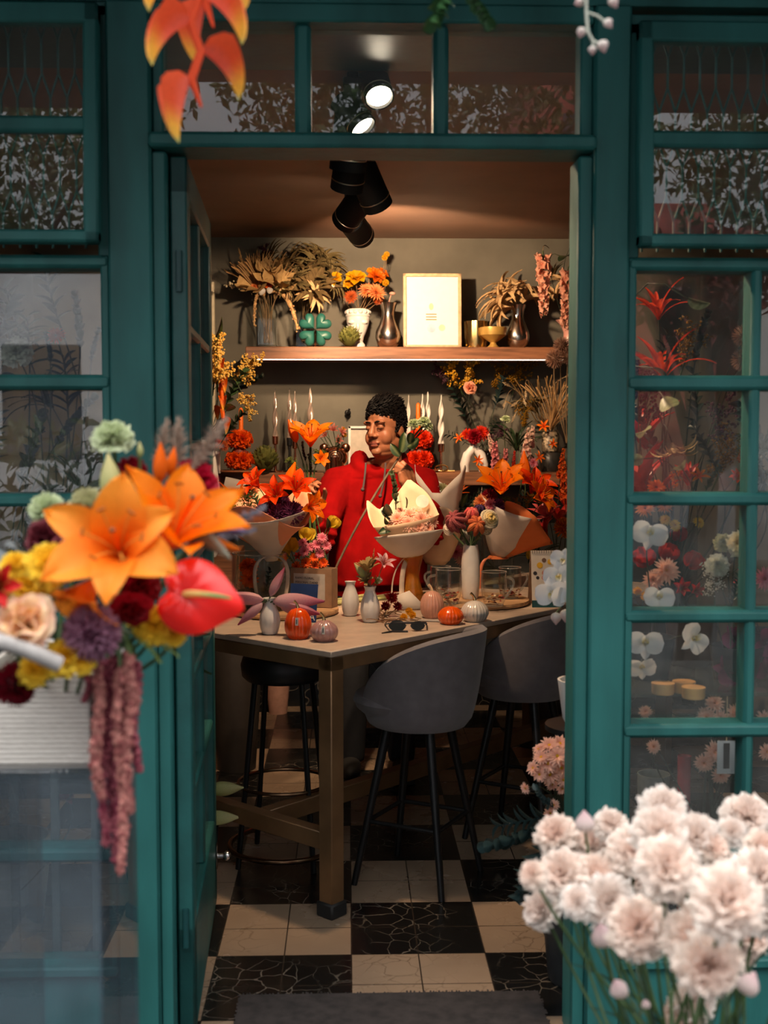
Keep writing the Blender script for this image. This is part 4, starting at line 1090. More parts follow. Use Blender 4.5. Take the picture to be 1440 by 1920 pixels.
# buds and stem leaves of the bunch
for (px, py, r, Y, d, lb) in [(1098, 1560, 44, 1.9, (-.1, -.1, 1), 'white pointed carnation bud between the upper left blooms'), (1132, 1772, 52, 1.75, (-.2, -.3, .9), 'pink half-open carnation bud left of the low round bloom'), (1168, 1868, 42, 1.7, (-.4, -.2, .8), 'small closed pink carnation bud low against the teal panel'), (1395, 1862, 50, 1.6, (.3, -.2, .8), 'small pink carnation bud under the right blooms'), (1212, 1890, 20, 1.7, (-.2, -.2, .9), 'tiny green-tipped bud near the bottom edge')]:
    p = P(px, py, Y); put('bud_cream', p, d, S(r, Y), 0, name='carnation_bud', label=lb, cat='bud', stem=(BK.x + R.uniform(-.08, .08), BK.y + R.uniform(-.08, .08), .50), sr=.0022)
m = MB()
for i in range(46):
    a = R.uniform(0, 2 * PI); p = V((BK.x + .05 * math.cos(a), BK.y + .05 * math.sin(a), R.uniform(.5, .62))); d = V((math.cos(a) * .6 - .1, math.sin(a) * .6, R.uniform(.5, 1.2)))
    m.T = TRS(p, d, R.uniform(.12, .24), R.uniform(0, 6)); petal(m, 1, .045, 85, R.uniform(10, 60), .3, wstrap, 0, 3, C(40, 62, 48), C(75, 100, 80), 7, 2, 0, 0)
m.T = Matrix.Identity(4)
stuff(tag(m.build('stem_leaves', M_leaf), 'blue-green narrow leaves among the carnation stems', 'leaves'))

# ------------------------------------------------------------------ hanging flowers at the top edge
put('heliconia', P(366, -62, 1.85), (.0, .0, 1), S(250, 1.85), rollx((0, 0, 1)) + .2, name='heliconia', label='hanging orange-pink heliconia in front of the transom, top left', cat='flower')
put('heliconia', P(392, -190, 1.95), (.0, .0, 1), S(230, 1.95), rollx((0, 0, 1)) - .6, name='heliconia', label='heliconia mostly above the frame, only its pale tips showing', cat='flower')
ob = thing('orchid_spray', 'hanging orchid spray with pale round buds, top right', 'flower', P(1100, -20, 1.9))
m = MB(); m.tube([P(1100, -60, 1.9), P(1099, 20, 1.9), P(1102, 60, 1.9), P(1112, 78, 1.9), P(1128, 84, 1.9)], S(3, 1.9), 6).tube([P(1101, 24, 1.9), P(1120, 30, 1.9), P(1140, 46, 1.9)], S(2.4, 1.9), 6).tube([P(1102, 58, 1.9), P(1090, 60, 1.9)], S(2.4, 1.9), 5).tube([P(1112, 78, 1.9), P(1111, 92, 1.9)], S(2.4, 1.9), 5)
adopt(m.build('stalk', mat('pale_stalk', (.45, .47, .40), rough=.6)), ob)
for (px, py, r, d) in [(1090, 60, 20, (-.3, 0, -1)), (1111, 94, 17, (0, 0, -1)), (1130, 86, 24, (.3, 0, -1)), (1140, 44, 20, (.6, 0, -.7)), (1086, 4, 18, (-.6, 0, -.3)), (1150, 4, 22, (.3, 0, -.5))]:
    put('bud_cream', P(px, py, 1.9) - V(d).normalized() * S(r * .45, 1.9), d, S(r, 1.9), 0, parent=ob)
for (px, py, L, d, lb) in [(850, -50, 100, (-.25, -.1, -1), 'dark palm leaf tips hanging in from the top, left one'), (868, -50, 95, (.35, -.1, -1), 'dark palm leaf tips hanging in from the top, right one')]:
    put('palm_green', P(px, py, 2.1), d, S(L, 2.1), PI / 2, name='palm_leaf', label=lb, cat='leaf')
# ------------------------------------------------------------------ table
ZT = .868
TA = PZ(621, 1222, ZT); TB = PZ(1000, 1149, ZT)
E1 = V((TB.x - TA.x, TB.y - TA.y, 0)).normalized(); E2 = V((-E1.y, E1.x, 0))
TL, TW = 2.25, .80
TMX = Matrix.Translation((TA.x, TA.y, 0)) @ Matrix(((E1.x, E2.x, 0), (E1.y, E2.y, 0), (0, 0, 1))).to_4x4()
def tloc(px, py, z=ZT): return PZ(px, py, z)
M_top = mat('stone_top', (.48, .365, .28), rough=.42, var=.14, scale=14, bump=.05)
M_bronze = mat('bronze_frame', (.22, .12, .055), rough=.42, metal=.35, var=.2, scale=8)
M_rubber = mat('rubber', (.01, .01, .01), rough=.7)
tb = thing('work_table', 'long pale-topped table on a bronze frame in the middle of the shop', 'table', (TA.x, TA.y, 0))
m = MB(); m.T = TMX; m.box(0, 0, ZT - .02, TL, TW, ZT, .003); adopt(m.build('table_top', M_top), tb)
m = MB(); m.T = TMX
g = .058; a_ = .004
m.box(a_, a_, ZT - .066, TL - a_, a_ + .03, ZT - .0205, .002).box(a_, TW - a_ - .03, ZT - .066, TL - a_, TW - a_, ZT - .0205, .002)
m.box(a_, a_, ZT - .066, a_ + .03, TW - a_, ZT - .0205, .002).box(TL - a_ - .03, a_, ZT - .066, TL - a_, TW - a_, ZT - .0205, .002)
adopt(m.build('apron', M_bronze), tb)
for (u, v) in ((a_, a_), (TL - a_ - g, a_), (a_, TW - a_ - g), (TL - a_ - g, TW - a_ - g)):
    m = MB(); m.T = TMX; m.box(u, v, .025, u + g, v + g, ZT - .021, .003); lg = m.build('leg', M_bronze); adopt(lg, tb)
    m = MB(); m.T = TMX; m.box(u - .008, v - .008, 0, u + g + .008, v + g + .008, .05, .006); adopt(m.build('rubber_foot', M_rubber), lg)
m = MB(); m.T = TMX
for u in (a_ + .005, TL - a_ - g + .005): m.box(u, a_ + g, .215, u + .048, TW - a_ - g, .275, .003)
m.box(a_ + .05, .345, .215, TL - .06, .395, .275, .003)
adopt(m.build('stretcher', M_bronze), tb)

# ------------------------------------------------------------------ stools
M_velvet = mat('grey_velvet', (.135, .118, .125), rough=.8, var=.12, scale=25, bump=.05, bscale=300, sheen=.35)
M_blk = mat('black_leg', (.014, .014, .015), rough=.35, metal=.4)
def shell_stool(label, c, face):
    c = V((c[0], c[1], 0)); f = V((face[0], face[1], 0)).normalized(); s = V((-f.y, f.x, 0))
    t = thing('bar_stool', label, 'stool', c)
    Mx = Matrix.Translation(c) @ Matrix(((f.x, s.x, 0), (f.y, s.y, 0), (0, 0, 1))).to_4x4()
    m = MB(); m.T = Mx
    zs, zb, zt_ = .655, .55, .885
    m.lathe([(.0, zs - .075), (.16, zs - .072), (.19, zs - .045), (.20, zs - .02), (.19, zs), (.12, zs + .012), (.0, zs + .014)], 36, (.02, 0, 0), mod=lambda a, z: 1 + .06 * math.cos(a), cap0=False)
    adopt(m.build('seat', M_velvet), t)
    m = MB(); m.T = Mx
    nphi, prof = 48, []
    def rim(ph): 
        k = min(1, abs(ph) / math.radians(142)); return lerp(zt_, zs - .04, k ** 2.6)
    def fn(u, w):
        ph = math.radians(-150 + 300 * u); zr = rim(ph); T = .030
        # w: 0..0.5 outside going up, 0.5..1 inside going down
        if w < .46: h = w / .46; out = True
        elif w > .54: h = (1 - w) / .46; out = False
        else: h = 1; out = None
        z0 = zb
        z = lerp(z0, zr, h); kk = (z - zb) / (zt_ - zb)
        r = lerp(.165, .238, kk ** .5) if kk > 0 else .165
        if out is False: r -= T; z = max(z, zb + .06)
        elif out is None: r -= T * (w - .46) / .08; z = zr + .012 * math.sin(PI * (w - .46) / .08)
        return (-r * math.cos(ph), r * .98 * math.sin(ph), z)
    m.grid(fn, nphi, 26)
    m.lathe([(.0, zb), (.164, zb + .001), (.172, zb + .012)], 36, cap0=False)
    adopt(m.build('backrest', M_velvet), t)
    for a in (45, 135, 225, 315):
        ca, sa = math.cos(math.radians(a)), math.sin(math.radians(a))
        m = MB(); m.T = Mx; m.tube([(.11 * ca, .11 * sa, zb + .01), (.235 * ca, .235 * sa, .001)], [.017, .011], 10); adopt(m.build('leg', M_blk), t)
    m = MB(); m.T = Mx; q = []
    for k in range(5):
        a = math.radians(45 + 90 * k); q.append((.187 * math.cos(a), .187 * math.sin(a), .22))
    for k in range(4): m.tube([q[k], q[k + 1]], .008, 8)
    adopt(m.build('footrest', M_blk), t)
    return t
s1 = PZ(795, 1290, .62)
ST1 = V((.245, 4.17, 0)); shell_stool('grey velvet shell-backed stool nearest the door, right of the table corner', ST1, -E1 * .25 + E2)
ST2 = ST1 + E1 * .63; shell_stool('grey velvet shell-backed stool half hidden by the right door post', ST2, -E1 * .2 + E2)
# backless black stool tucked under the short side
bs = V((-.235, 4.38, 0))
t = thing('round_stool', 'black round-seated stool with hoop footrests tucked under the table left of its leg', 'stool', bs)
m = MB(); m.lathe([(0, .665), (.135, .665), (.15, .68), (.155, .72), (.145, .75), (.1, .76), (0, .762)], 32, bs, cap0=False); adopt(m.build('seat', mat('black_leather', (.012, .013, .016), rough=.4)), t)
def ringp(c, r, z, n=40): return [(c.x + r * math.cos(2 * PI * k / n), c.y + r * math.sin(2 * PI * k / n), z) for k in range(n + 1)]
for a in (35, 125, 215, 305):
    ca, sa = math.cos(math.radians(a)), math.sin(math.radians(a))
    m = MB().tube([bs + V((.12 * ca, .12 * sa, .668)), bs + V((.195 * ca, .195 * sa, .001))], .010, 8); adopt(m.build('leg', M_blk), t)
M_ring = mat('bronze_ring', (.20, .11, .06), rough=.25, metal=.9)
adopt(MB().tube(ringp(bs, .165, .285), .007, 8).build('footrest', M_ring), t); adopt(MB().tube(ringp(bs, .198, .055), .010, 10).build('base_ring', M_ring), t)

# ------------------------------------------------------------------ wall shelves and cabinet
SHY = 6.56; SZ = P(700, 650, SHY).z
us = thing('wall_shelf', 'upper walnut wall shelf with a thin light strip along its front', 'shelf', (P(460, 650, SHY).x, SHY, SZ))
sx0 = P(460, 650, SHY).x
adopt(MB().box(sx0, SHY, SZ - .066, 1.40, RYB - .001, SZ, .004).build('shelf_board', M_wood), us)
adopt(MB().box(sx0 + .03, SHY + .002, SZ - .072, 1.38, SHY + .007, SZ - .0665).build('light_strip', mat('led', (1, .9, .8), emit=(1, .85, .68), estr=1.7), smooth=False), us)
LSY = 6.50; LZ = P(700, 886, LSY).z
ls = thing('wall_shelf', 'lower walnut wall shelf behind the florist carrying the candles', 'shelf', (-.9, LSY, LZ))
adopt(MB().box(-.98, LSY, LZ - .07, 1.40, RYB - .001, LZ, .004).build('shelf_board', M_wood), ls)
struct(bxo('shade_panel', M_dark, RX0, RYB - .03, .30, RX1, RYB - .001, LZ - .30))  # dark sheet standing in for the black shadow under the lower shelf
cb = thing('cabinet', 'low brown wooden cabinet against the back wall on the left', 'cabinet', (-.9, 6.5, 0))
c0, c1 = -1.3, P(450, 1250, 6.5).x
adopt(MB().box(c0, 6.52, .04, c1, RYB - .04, LZ - .42, .004).build('body', M_wood), cb)
for i in range(2):
    d = MB().box(c0 + .01 + i * (c1 - c0) / 2, 6.50, .07, c0 + (i + 1) * (c1 - c0) / 2 - .01, 6.519, LZ - .44, .004).build('door', M_wood); adopt(d, cb)
    adopt(MB().tube([(c0 + (c1 - c0) / 2 + (i * 2 - 1) * .04, 6.485, .45), (c0 + (c1 - c0) / 2 + (i * 2 - 1) * .04, 6.485, .6)], .006, 8).build('handle', M_ring), d)
# small pinkish pot on the floor at the back
m = MB(); pp = V((P(522, 1330, 6.75).x, 6.72, 0)); m.lathe([(.0, 0), (.05, 0), (.062, .12), (.075, .26), (.068, .26), (.05, .02), (0, .02)], 20, pp, cap0=False)
tag(m.build('floor_vase', mat('pink_clay', (.5, .28, .22), rough=.7)), 'pinkish clay vase standing on the floor before the black marble skirting', 'vase')
# ------------------------------------------------------------------ door mat
M_mat = mat('jute_mat', (.032, .025, .023), rough=.95, var=.3, scale=30)
m = MB(); mx0, mx1 = PZ(452, 1870, 0).x, PZ(1008, 1870, 0).x; my1 = PZ(720, 1866, 0).y
n1, n2 = 90, 40
for i in range(n1):
    x = lerp(mx0, mx1, (i + .5) / n1); m.tube([(x, FY + .02, .006), (x + R.uniform(-.003, .003), my1 + R.uniform(-.004, .012), .006)], .0026, 4)
for j in range(n2):
    y = lerp(FY + .03, my1 - .006, (j + .5) / n2); m.tube([(mx0 - R.uniform(0, .008), y, .0085), (mx1 + R.uniform(0, .01), y, .0085)], .003, 4)
m.box(mx0, FY + .03, .0008, mx1, my1 - .004, .005)
mo = m.build('door_mat', M_mat, smooth=False)
for k in range(150):
    pass
tag(mo, 'dark woven mat with frayed edges on the checkered floor at the doorway', 'mat')
# ------------------------------------------------------------------ the florist
def remesh(mb, name, voxel, mats, smooth=6, fac=.5):
    me = mb.mesh(name + '_base', mats)
    o = bpy.data.objects.new('tmp', me); COL.objects.link(o)
    md = o.modifiers.new('r', 'REMESH'); md.mode = 'VOXEL'; md.voxel_size = voxel; md.use_smooth_shade = True
    sm = o.modifiers.new('s', 'SMOOTH'); sm.factor = fac; sm.iterations = smooth
    dg = bpy.context.evaluated_depsgraph_get()
    out = bpy.data.meshes.new_from_object(o.evaluated_get(dg)); out.name = name
    bpy.data.objects.remove(o); bpy.data.meshes.remove(me)
    if isinstance(mats, (list, tuple)) is False: mats = [mats]
    out.materials.clear()
    for mm in mats: out.materials.append(mm)
    return out
def setcol(me, fn):
    at = me.color_attributes.new('Col', 'FLOAT_COLOR', 'POINT'); d = []
    for v in me.vertices:
        c = fn(v.co); d += [c[0], c[1], c[2], 1]
    at.data.foreach_set('color', d)

PY = 5.47
def pw(px, py, Y): return P(px, py, Y)
KM = PY / FPX
TX = pw(706, 950, PY).x
zz = lambda py: P(706, py, PY).z
# head frame: face towards image left, slightly raised
HC = pw(722, 806, PY - .06)
fdir = V((-.60, -.80, -.02)).normalized()
hx = V((fdir.y * -1, fdir.x, 0)).normalized()          # image right-ish
hx = V((-fdir.y, fdir.x, 0)).normalized()
hz = V((-.05, .03, 1)).normalized(); hy = hz.cross(hx).normalized(); hx = hy.cross(hz)
HM = Matrix.Translation(HC) @ Matrix((hx, hy, hz)).transposed().to_4x4() @ Matrix.Scale(1.02, 4)
HI = HM.inverted()
b = MB(); b.T = HM
def ell(c, r, seg=20, rings=12): b.ball(c, 1, seg, rings, r)
ell((0, .012, .035), (.076, .096, .090)); ell((0, -.028, -.025), (.066, .062, .085)); ell((0, -.032, -.072), (.060, .050, .042))
ell((0, -.076, -.094), (.024, .018, .017)); ell((0, -.02, -.098), (.052, .052, .030))
for s in (-1, 1):
    ell((s * .036, -.050, -.034), (.030, .031, .038)); ell((s * .029, -.079, .032), (.028, .013, .011)); ell((s * .031, -.0745, .010), (.0155, .0145, .0125))
    ell((s * .0145, -.095, -.0275), (.0105, .012, .009)); ell((s * .076, .012, -.008), (.009, .019, .031)); ell((s * .071, .004, -.008), (.012, .012, .02))
    ell((s * .014, -.086, -.0560), (.013, .009, .0055)); ell((s * .047, .0, -.06), (.022, .045, .03))
b.tube([(0, -.084, .030), (0, -.094, .006), (0, -.1055, -.019), (0, -.103, -.028)], [.010, .0108, .0150, .013], 12)
ell((0, -.0885, -.0550), (.012, .009, .006)); ell((0, -.0875, -.0675), (.019, .010, .0075))
ell((0, -.086, -.046), (.022, .010, .012))
b.T = Matrix.Identity(4)
nb = V((TX + .012, PY + .02, zz(905)))
b.tube([HM @ V((0, .02, -.05)), HM @ V((0, .022, -.12)), nb], [.055, .058, .07], 20)
# trunk, under the clothes
tors = [(.80, .165, .11), (.95, .175, .12), (1.1, .175, .12), (1.25, .17, .11), (1.34, .14, .09), (1.38, .07, .06)]
for z, r, d in tors: b.ball((TX, PY + .02, z), 1, 20, 10, (r, d, .13 if z < 1.3 else .06))
for s in (-1, 1):
    b.tube([(TX + s * .09, PY + .02, .86), (TX + s * .105, PY + .01, .48), (TX + s * .11, PY + .04, .09)], [.08, .055, .038], 14)
    b.tube([(TX + s * .11, PY + .06, .05), (TX + s * .12, PY - .1, .035)], [.035, .03], 10)
# arms: his right (image left) and his left (image right)
RS, RE, RW = pw(637, 905, PY), pw(598, 1012, 5.24), pw(588, 962, 5.07)
LS, LE, LW_ = pw(790, 905, PY), pw(806, 1000, 5.28), pw(771, 921, 5.15)
b.tube([RS, RE, RW], [.05, .042, .030], 14); b.tube([LS, LE, LW_], [.05, .042, .029], 14)
b.ball(RE, .043, 12, 8); b.ball(LE, .043, 12, 8)
def hand(wrist, dy, back, mirror, curls, thumb):
    y = V(dy).normalized(); z = V(back); z = (z - y * z.dot(y)).normalized(); x = y.cross(z) * (1 if not mirror else -1)
    W = lambda a, bb, c: wrist + x * a + y * bb + z * c
    # palm
    for i, a in enumerate((-.030, -.010, .010, .030)):
        b.tube([W(a * .6, .0, 0), W(a, .045, .002), W(a, .085 - abs(a - .0) * .2, .002)], [.016, .0165, .0125], 10)
    b.tube([W(-.02, .01, -.008), W(.02, .01, -.008), W(.03, .05, -.008), W(-.03, .05, -.008)], .014, 8)
    L = [(.042, .026, .021), (.046, .030, .022), (.043, .028, .021), (.034, .021, .019)]
    tips = []
    for i, a in enumerate((-.030, -.010, .010, .030)):
        p = W(a, .085 - abs(a) * .2, .002); ang = 0; pts = [p]; fan = -a * 1.2
        for k in range(3):
            ang += curls[i][k]; d = (y * math.cos(ang) - z * math.sin(ang) - x * fan * .3).normalized(); p = p + d * L[i][k]; pts.append(p)
        b.tube(pts, [.0098, .0092, .0085, .0062], 9)
        for q in pts[:3]: b.ball(q, .0100, 8, 6)
        b.ball(pts[-1], .0068, 8, 6); tips.append(pts)
    p = W(-.028, .022, -.008); pts = [p]
    for (a, bb, c, l) in thumb:
        d = (x * a + y * bb + z * c).normalized(); p = p + d * l; pts.append(p)
    b.tube(pts, [.015, .0118, .0102, .0075], 9); b.ball(pts[-1], .008, 8, 6); b.ball(pts[1], .012, 8, 6)
    return tips, W
HL = LW_ + V((-.006, -.004, .012))
ltips, LWf = hand(HL, (-.30, -.10, .95), (.62, -.78, .22), True, [(.75, 1.15, .5), (.9, 1.2, .6), (1.0, 1.25, .6), (1.1, 1.25, .6)], [(-.6, .55, -.55, .036), (-.15, .75, -.65, .030), (.2, .7, -.6, .024)])
rtips, RWf = hand(RW + V((0, 0, .01)), (-.25, -.35, .9), (-.6, .75, .2), False, [(.5, .7, .4), (.6, .8, .4), (.7, .9, .4), (.8, .9, .4)], [(-.6, .55, -.55, .036), (-.1, .8, -.5, .030), (.2, .8, -.4, .024)])
SK = (.40, .155, .075)
M_skin = mat('skin', rough=.45, vcol=True, var=.08, scale=60, spec=.35)
bodyme = remesh(b, 'person', .0032, M_skin, 5, .5)
def skincol(co):
    q = HI @ co
    c = SK
    if q.length < .2:
        l1 = (q.x / .024) ** 2 + ((q.z + .0605) / .0125) ** 2
        if q.y < -.075 and l1 < 1: c = lerpc((.30, .085, .062), c, smst(.6, 1, l1))
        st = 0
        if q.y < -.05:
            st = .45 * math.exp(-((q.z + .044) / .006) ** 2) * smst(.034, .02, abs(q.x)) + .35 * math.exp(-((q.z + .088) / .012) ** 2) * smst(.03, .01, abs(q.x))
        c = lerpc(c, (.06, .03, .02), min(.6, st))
        ch = math.exp(-(((abs(q.x) - .04) / .022) ** 2 + ((q.z + .03) / .025) ** 2)) * .25 if q.y < -.04 else 0
        c = lerpc(c, (.48, .13, .07), ch)
    return c
setcol(bodyme, skincol)
person = link('person', bodyme)
tag(person, 'dark-haired person in a red hoodie behind the table looking at a long flower stem', 'person')
# eyes, brows
def hp(*q): return HM @ V(q)
M_hair = mat('black_hair', (.007, .0055, .0055), rough=.62, var=.3, scale=60, spec=.2)
for s in (-1, 1):
    m = MB(); m.tube([hp(s * (.031 - .0150), -.0862, .0065), hp(s * .026, -.0905, .0030), hp(s * .034, -.0895, .0028), hp(s * .0445, -.0820, .0060)], [.0008, .0017, .0017, .0009], 6); adopt(m.build('eyelashes', M_hair), person)
    m = MB(); q = [hp(s * .012, -.0915, .0315), hp(s * .027, -.0925, .0350), hp(s * .041, -.0850, .0335), hp(s * .054, -.0720, .0260)]; m.tube(q, [.0030, .0040, .0036, .0014], 8); adopt(m.build('eyebrow', M_hair), person)
    m = MB(); m.T = HM
# mouth line
m = MB(); m.tube([hp(-.022, -.0855, -.0612), hp(-.009, -.0955, -.0608), hp(.009, -.0955, -.0608), hp(.022, -.0855, -.0612)], [.0006, .0012, .0012, .0006], 6); adopt(m.build('mouth_line', mat('lip_shadow', (.09, .03, .025), rough=.6)), person)
m = MB(); ec = hp(.080, .006, -.040); m.tube([ec + V((.004 * math.cos(a), -.002, .006 * math.sin(a))) for a in [k * PI / 6 for k in range(13)]], .0013, 6).ball(ec + V((0, -.004, -.007)), .0035, 8, 6); adopt(m.build('earring', mat('silver_ring', (.8, .8, .8), rough=.12, metal=1)), person)
# hair
hr = random.Random(5); m = MB()
def hairline(x, y, z):
    if z > .062 + .010 * math.cos(x * 40) and y < -.03: return True
    if y > -.04 and z > .048: return True
    if y > -.012 and z > .012: return True
    if y > .03 and z > -.055: return True
    if -.02 < y < .008 and z > -.012 and abs(x) > .06: return True
    return False
cap = MB(); cap.T = HM
vs = []
cap.ball((0, .014, .036), 1, 36, 24, (.0805, .1, .0955))
keep = []
for f in cap.f:
    c = sum((HI @ cap.v[i] for i in f), V((0, 0, 0))) / len(f)
    if hairline(*c): keep.append(f)
cap.f = keep; cap.m = [0] * len(keep)
m.v = list(cap.v); m.f = list(keep); m.m = [0] * len(keep)
cnt = 0
while cnt < 2300:
    d = V((hr.gauss(0, 1), hr.gauss(0, 1), hr.gauss(0, 1)))
    if d.length < .1: continue
    d.normalize(); p = V((d.x * .078, .013 + d.y * .098, .036 + d.z * .093))
    if not hairline(*p): continue
    cnt += 1
    top = smst(.06, .12, p.z); L = lerp(.011, .036, top) * hr.uniform(.7, 1.15)
    front = smst(0, -.09, p.y) * top
    g_ = (d * .75 + V((.25 + .2 * math.sin(p.y * 60), lerp(.9, .35, front), lerp(-.5, .55, top))) * .9 + V((hr.uniform(-.3, .3), hr.uniform(-.25, .25), hr.uniform(-.2, .3)))).normalized()
    e = p + g_ * L; mid = p + d * L * .55 + g_ * L * .15
    m.tube([HM @ p, HM @ mid, HM @ e], [.0042, .0040, .0010], 4)
adopt(m.build('hair', M_hair, smooth=True, recalc=False), person)
# hoodie
M_red = mat('red_fleece', (.27, .003, .0035), rough=.95, var=.14, scale=18, bump=.25, bscale=14, spec=.08)
h = MB()
def ering(z, rx, ry, y0=0, x0=0): return (z, rx, ry, y0, x0)
rings = [ering(.815, .198, .128), ering(.83, .205, .135), ering(.86, .205, .135), ering(.885, .222, .158), ering(.98, .226, .165), ering(1.08, .218, .158), ering(1.18, .212, .148), ering(1.27, .208, .138), ering(1.34, .192, .120), ering(1.385, .15, .105), ering(1.42, .10, .09)]
seg = 40; vs = []
for (z, rx, ry, y0, x0) in rings:
    for k in range(seg):
        a = 2 * PI * k / seg; vs.append((TX + .01 + rx * math.cos(a), PY + .015 + ry * math.sin(a), z))
fs = [(i * seg + k, i * seg + (k + 1) % seg, (i + 1) * seg + (k + 1) % seg, (i + 1) * seg + k) for i in range(len(rings) - 1) for k in range(seg)]
fs += [tuple(reversed(range(seg))), tuple((len(rings) - 1) * seg + k for k in range(seg))]
h.add(vs, fs)
h.tube([RS + V((.06, .02, .0)), RS, RS.lerp(RE, .5) + V((-.012, 0, 0)), RE, RE.lerp(RW, .45), RW.lerp(RE, .22)], [.088, .082, .074, .066, .058, .046], 18)
h.tube([LS + V((-.06, .02, 0)), LS, LS.lerp(LE, .5) + V((.012, 0, 0)), LE, LE.lerp(LW_, .45), LW_.lerp(LE, .30)], [.088, .082, .074, .066, .056, .046], 18)
h.ball(RE, .067, 14, 10); h.ball(LE, .067, 14, 10)
# hood lying round the neck
nc = V((TX + .012, PY + .01, 0))
hood = []
for k in range(17):
    a = math.radians(-245 + 310 * k / 16 + 30)
    f_ = (1 - math.sin(a)) / 2      # 1 at the front
    hood.append(V((nc.x + .098 * math.cos(a), nc.y + .085 * math.sin(a), lerp(1.455, 1.375, f_ ** 1.3))))
h.tube(hood, [.026 + .02 * (1 - (1 - math.sin(math.radians(-245 + 310 * k / 16 + 30))) / 2) for k in range(17)], 12)
h.ball((nc.x, PY + .13, 1.36), .1, 16, 10, (1.2, .55, .9))
hm = remesh(h, 'hoodie', .006, M_red, 5, .5)
NR = [v.normal.copy() for v in hm.vertices]
for v, nr_ in zip(hm.vertices, NR):      # folds
    co = v.co.copy(); w_ = noise.noise(V((co.x * 7, co.y * 7, co.z * 3.2)) + V((3, 1, 7))) * .012 + noise.noise(V((co.x * 16 + co.z * 9, co.y * 14, co.z * 11 - co.x * 8))) * .006
    arm = max(0, 1 - (co - RE).length / .17) + max(0, 1 - (co - LE).length / .15)
    w_ += arm * .008 * math.sin(co.z * 150 + co.x * 45 + 2 * noise.noise(co * 12))
    if co.z > 1.36: w_ *= .4
    v.co = co + nr_ * w_
hm.update(); hoodie = link('hoodie', hm, person); hoodie['label'] = 'red hooded sweatshirt'
for (a, c, e) in (((686, 868), (684, 900), (680, 918)), ((723, 868), (722, 900), (713, 930))):
    q = [P(*a, PY - .135), P(*c, PY - .165), P(*e, PY - .172)]
    m = MB(); m.tube(bez(q[0], q[1], q[2], 6), .0045, 8).ball(q[2], .0085, 8, 6); adopt(m.build('drawstring', mat('grey_cord', (.09, .06, .06), rough=.8)), person)
wd = (LE - LW_).normalized()
m = MB(); m.T = Matrix.Translation(LW_ + wd * .022) @ frame_to(wd); m.lathe([(.036, -.014), (.0385, -.012), (.0385, .012), (.036, .014)], 20, cap0=False); m.T = Matrix.Identity(4); adopt(m.build('wristband', mat('tan_strap', (.45, .28, .17), rough=.6)), person)
# trousers and shoes
tr = MB()
for s in (-1, 1): tr.tube([(TX + s * .09, PY + .02, .90), (TX + s * .11, PY + .01, .48), (TX + s * .115, PY + .04, .06)], [.108, .078, .062], 16)
tr.ball((TX, PY + .02, .84), .1, 16, 10, (1.9, 1.25, .9))
adopt(link('trousers', remesh(tr, 'trousers', .01, mat('dark_denim', (.012, .014, .02), rough=.8), 4)), person)
for s in (-1, 1):
    sh = MB(); sh.ball((TX + s * .12, PY - .04, .045), .1, 16, 10, (.5, 1.45, .44)); sh.box(TX + s * .12 - .046, PY - .18, .0, TX + s * .12 + .046, PY + .1, .02, .006); adopt(sh.build('shoe', M_rubber), person)
# the stem held in the raised hand
hs = thing('held_flower', 'long bare brown stem with pale green buds held up by the person', 'flower', P(622, 1085, 5.06))
grip = P(742, 868, 5.075)
q = bez(P(620, 1086, 4.98), P(672, 970, 5.0), P(744, 864, 5.085), 8) + bez(P(744, 864, 5.085), P(762, 832, 5.09), P(792, 800, 5.09), 5)[1:]
adopt(MB().tube(q, [.0048] * 9 + [.004] * 5, 7).build('stem', mat('brown_stem', (.13, .085, .05), rough=.7, var=.3)), hs)
for (px, py, r, d) in [(776, 795, 12, (-.2, -.3, .9)), (795, 792, 13, (.1, -.4, .9)), (802, 800, 11, (.6, -.3, .6))]:
    put('carn_green', P(px, py, 5.08), d, S(r, 5.08), 0, parent=hs, stem=P(770, 830, 5.09), sr=.0022)
for (px, py, L, d) in [(752, 848, 50, (.35, -.1, .9)), (768, 832, 34, (.15, -.2, .9)), (764, 838, 40, (.9, -.2, .35)), (750, 855, 36, (-.4, -.2, .4))]:
    put('leaf_one', P(px, py, 5.07), d, S(L, 5.07), R.uniform(0, 6), parent=hs)
# ------------------------------------------------------------------ vessels
def hollow(prof, t=.06):
    return list(prof) + [(max(.02, r - t), z) for r, z in reversed(prof) if z > .05] + [(.0, .06)]
def vase(name, label, px, top, hw, Y, prof, m, cat='vase', zb=None, bottom=None, mod=None, twist=None, seg=32, open_=True, tag_=True, group=None, parent=None):
    p = P(px, top, Y)
    z0 = zb if zb is not None else P(px, bottom, Y).z
    H = p.z - z0; r = S(hw, Y)
    b = MB(); pr = hollow(prof) if open_ else prof
    b.lathe([(q * r, z * H) for q, z in pr], seg, (p.x, Y, z0), mod=mod, cap0=True, twist=twist)
    o = b.build(name, m, parent)
    if tag_ and parent is None: tag(o, label, cat, group)
    return o, V((p.x, Y, z0)), V((p.x, Y, p.z))
PR_URN = [(.45, 0), (.62, .03), (.85, .10), (1.0, .24), (.97, .36), (.74, .52), (.52, .68), (.50, .80), (.62, .93), (.72, 1.0)]
PR_BOTTLE = [(.55, 0), (.72, .03), (.90, .18), (1.0, .36), (.93, .54), (.66, .74), (.50, .86), (.52, .93), (.62, 1.0)]
PR_CYL = [(.98, 0), (1, .02), (1, .5), (1, 1.0)]
PR_POT = [(.72, 0), (.80, .04), (.92, .5), (1, .97), (1, 1)]
M_silver = mat('silver_glaze', (.92, .84, .76), rough=.2, metal=1, var=.03)
M_white = mat('white_ceramic', (.72, .69, .65), rough=.35, var=.06)
M_gold = mat('gold_glaze', (.85, .60, .25), rough=.22, metal=1, var=.1)
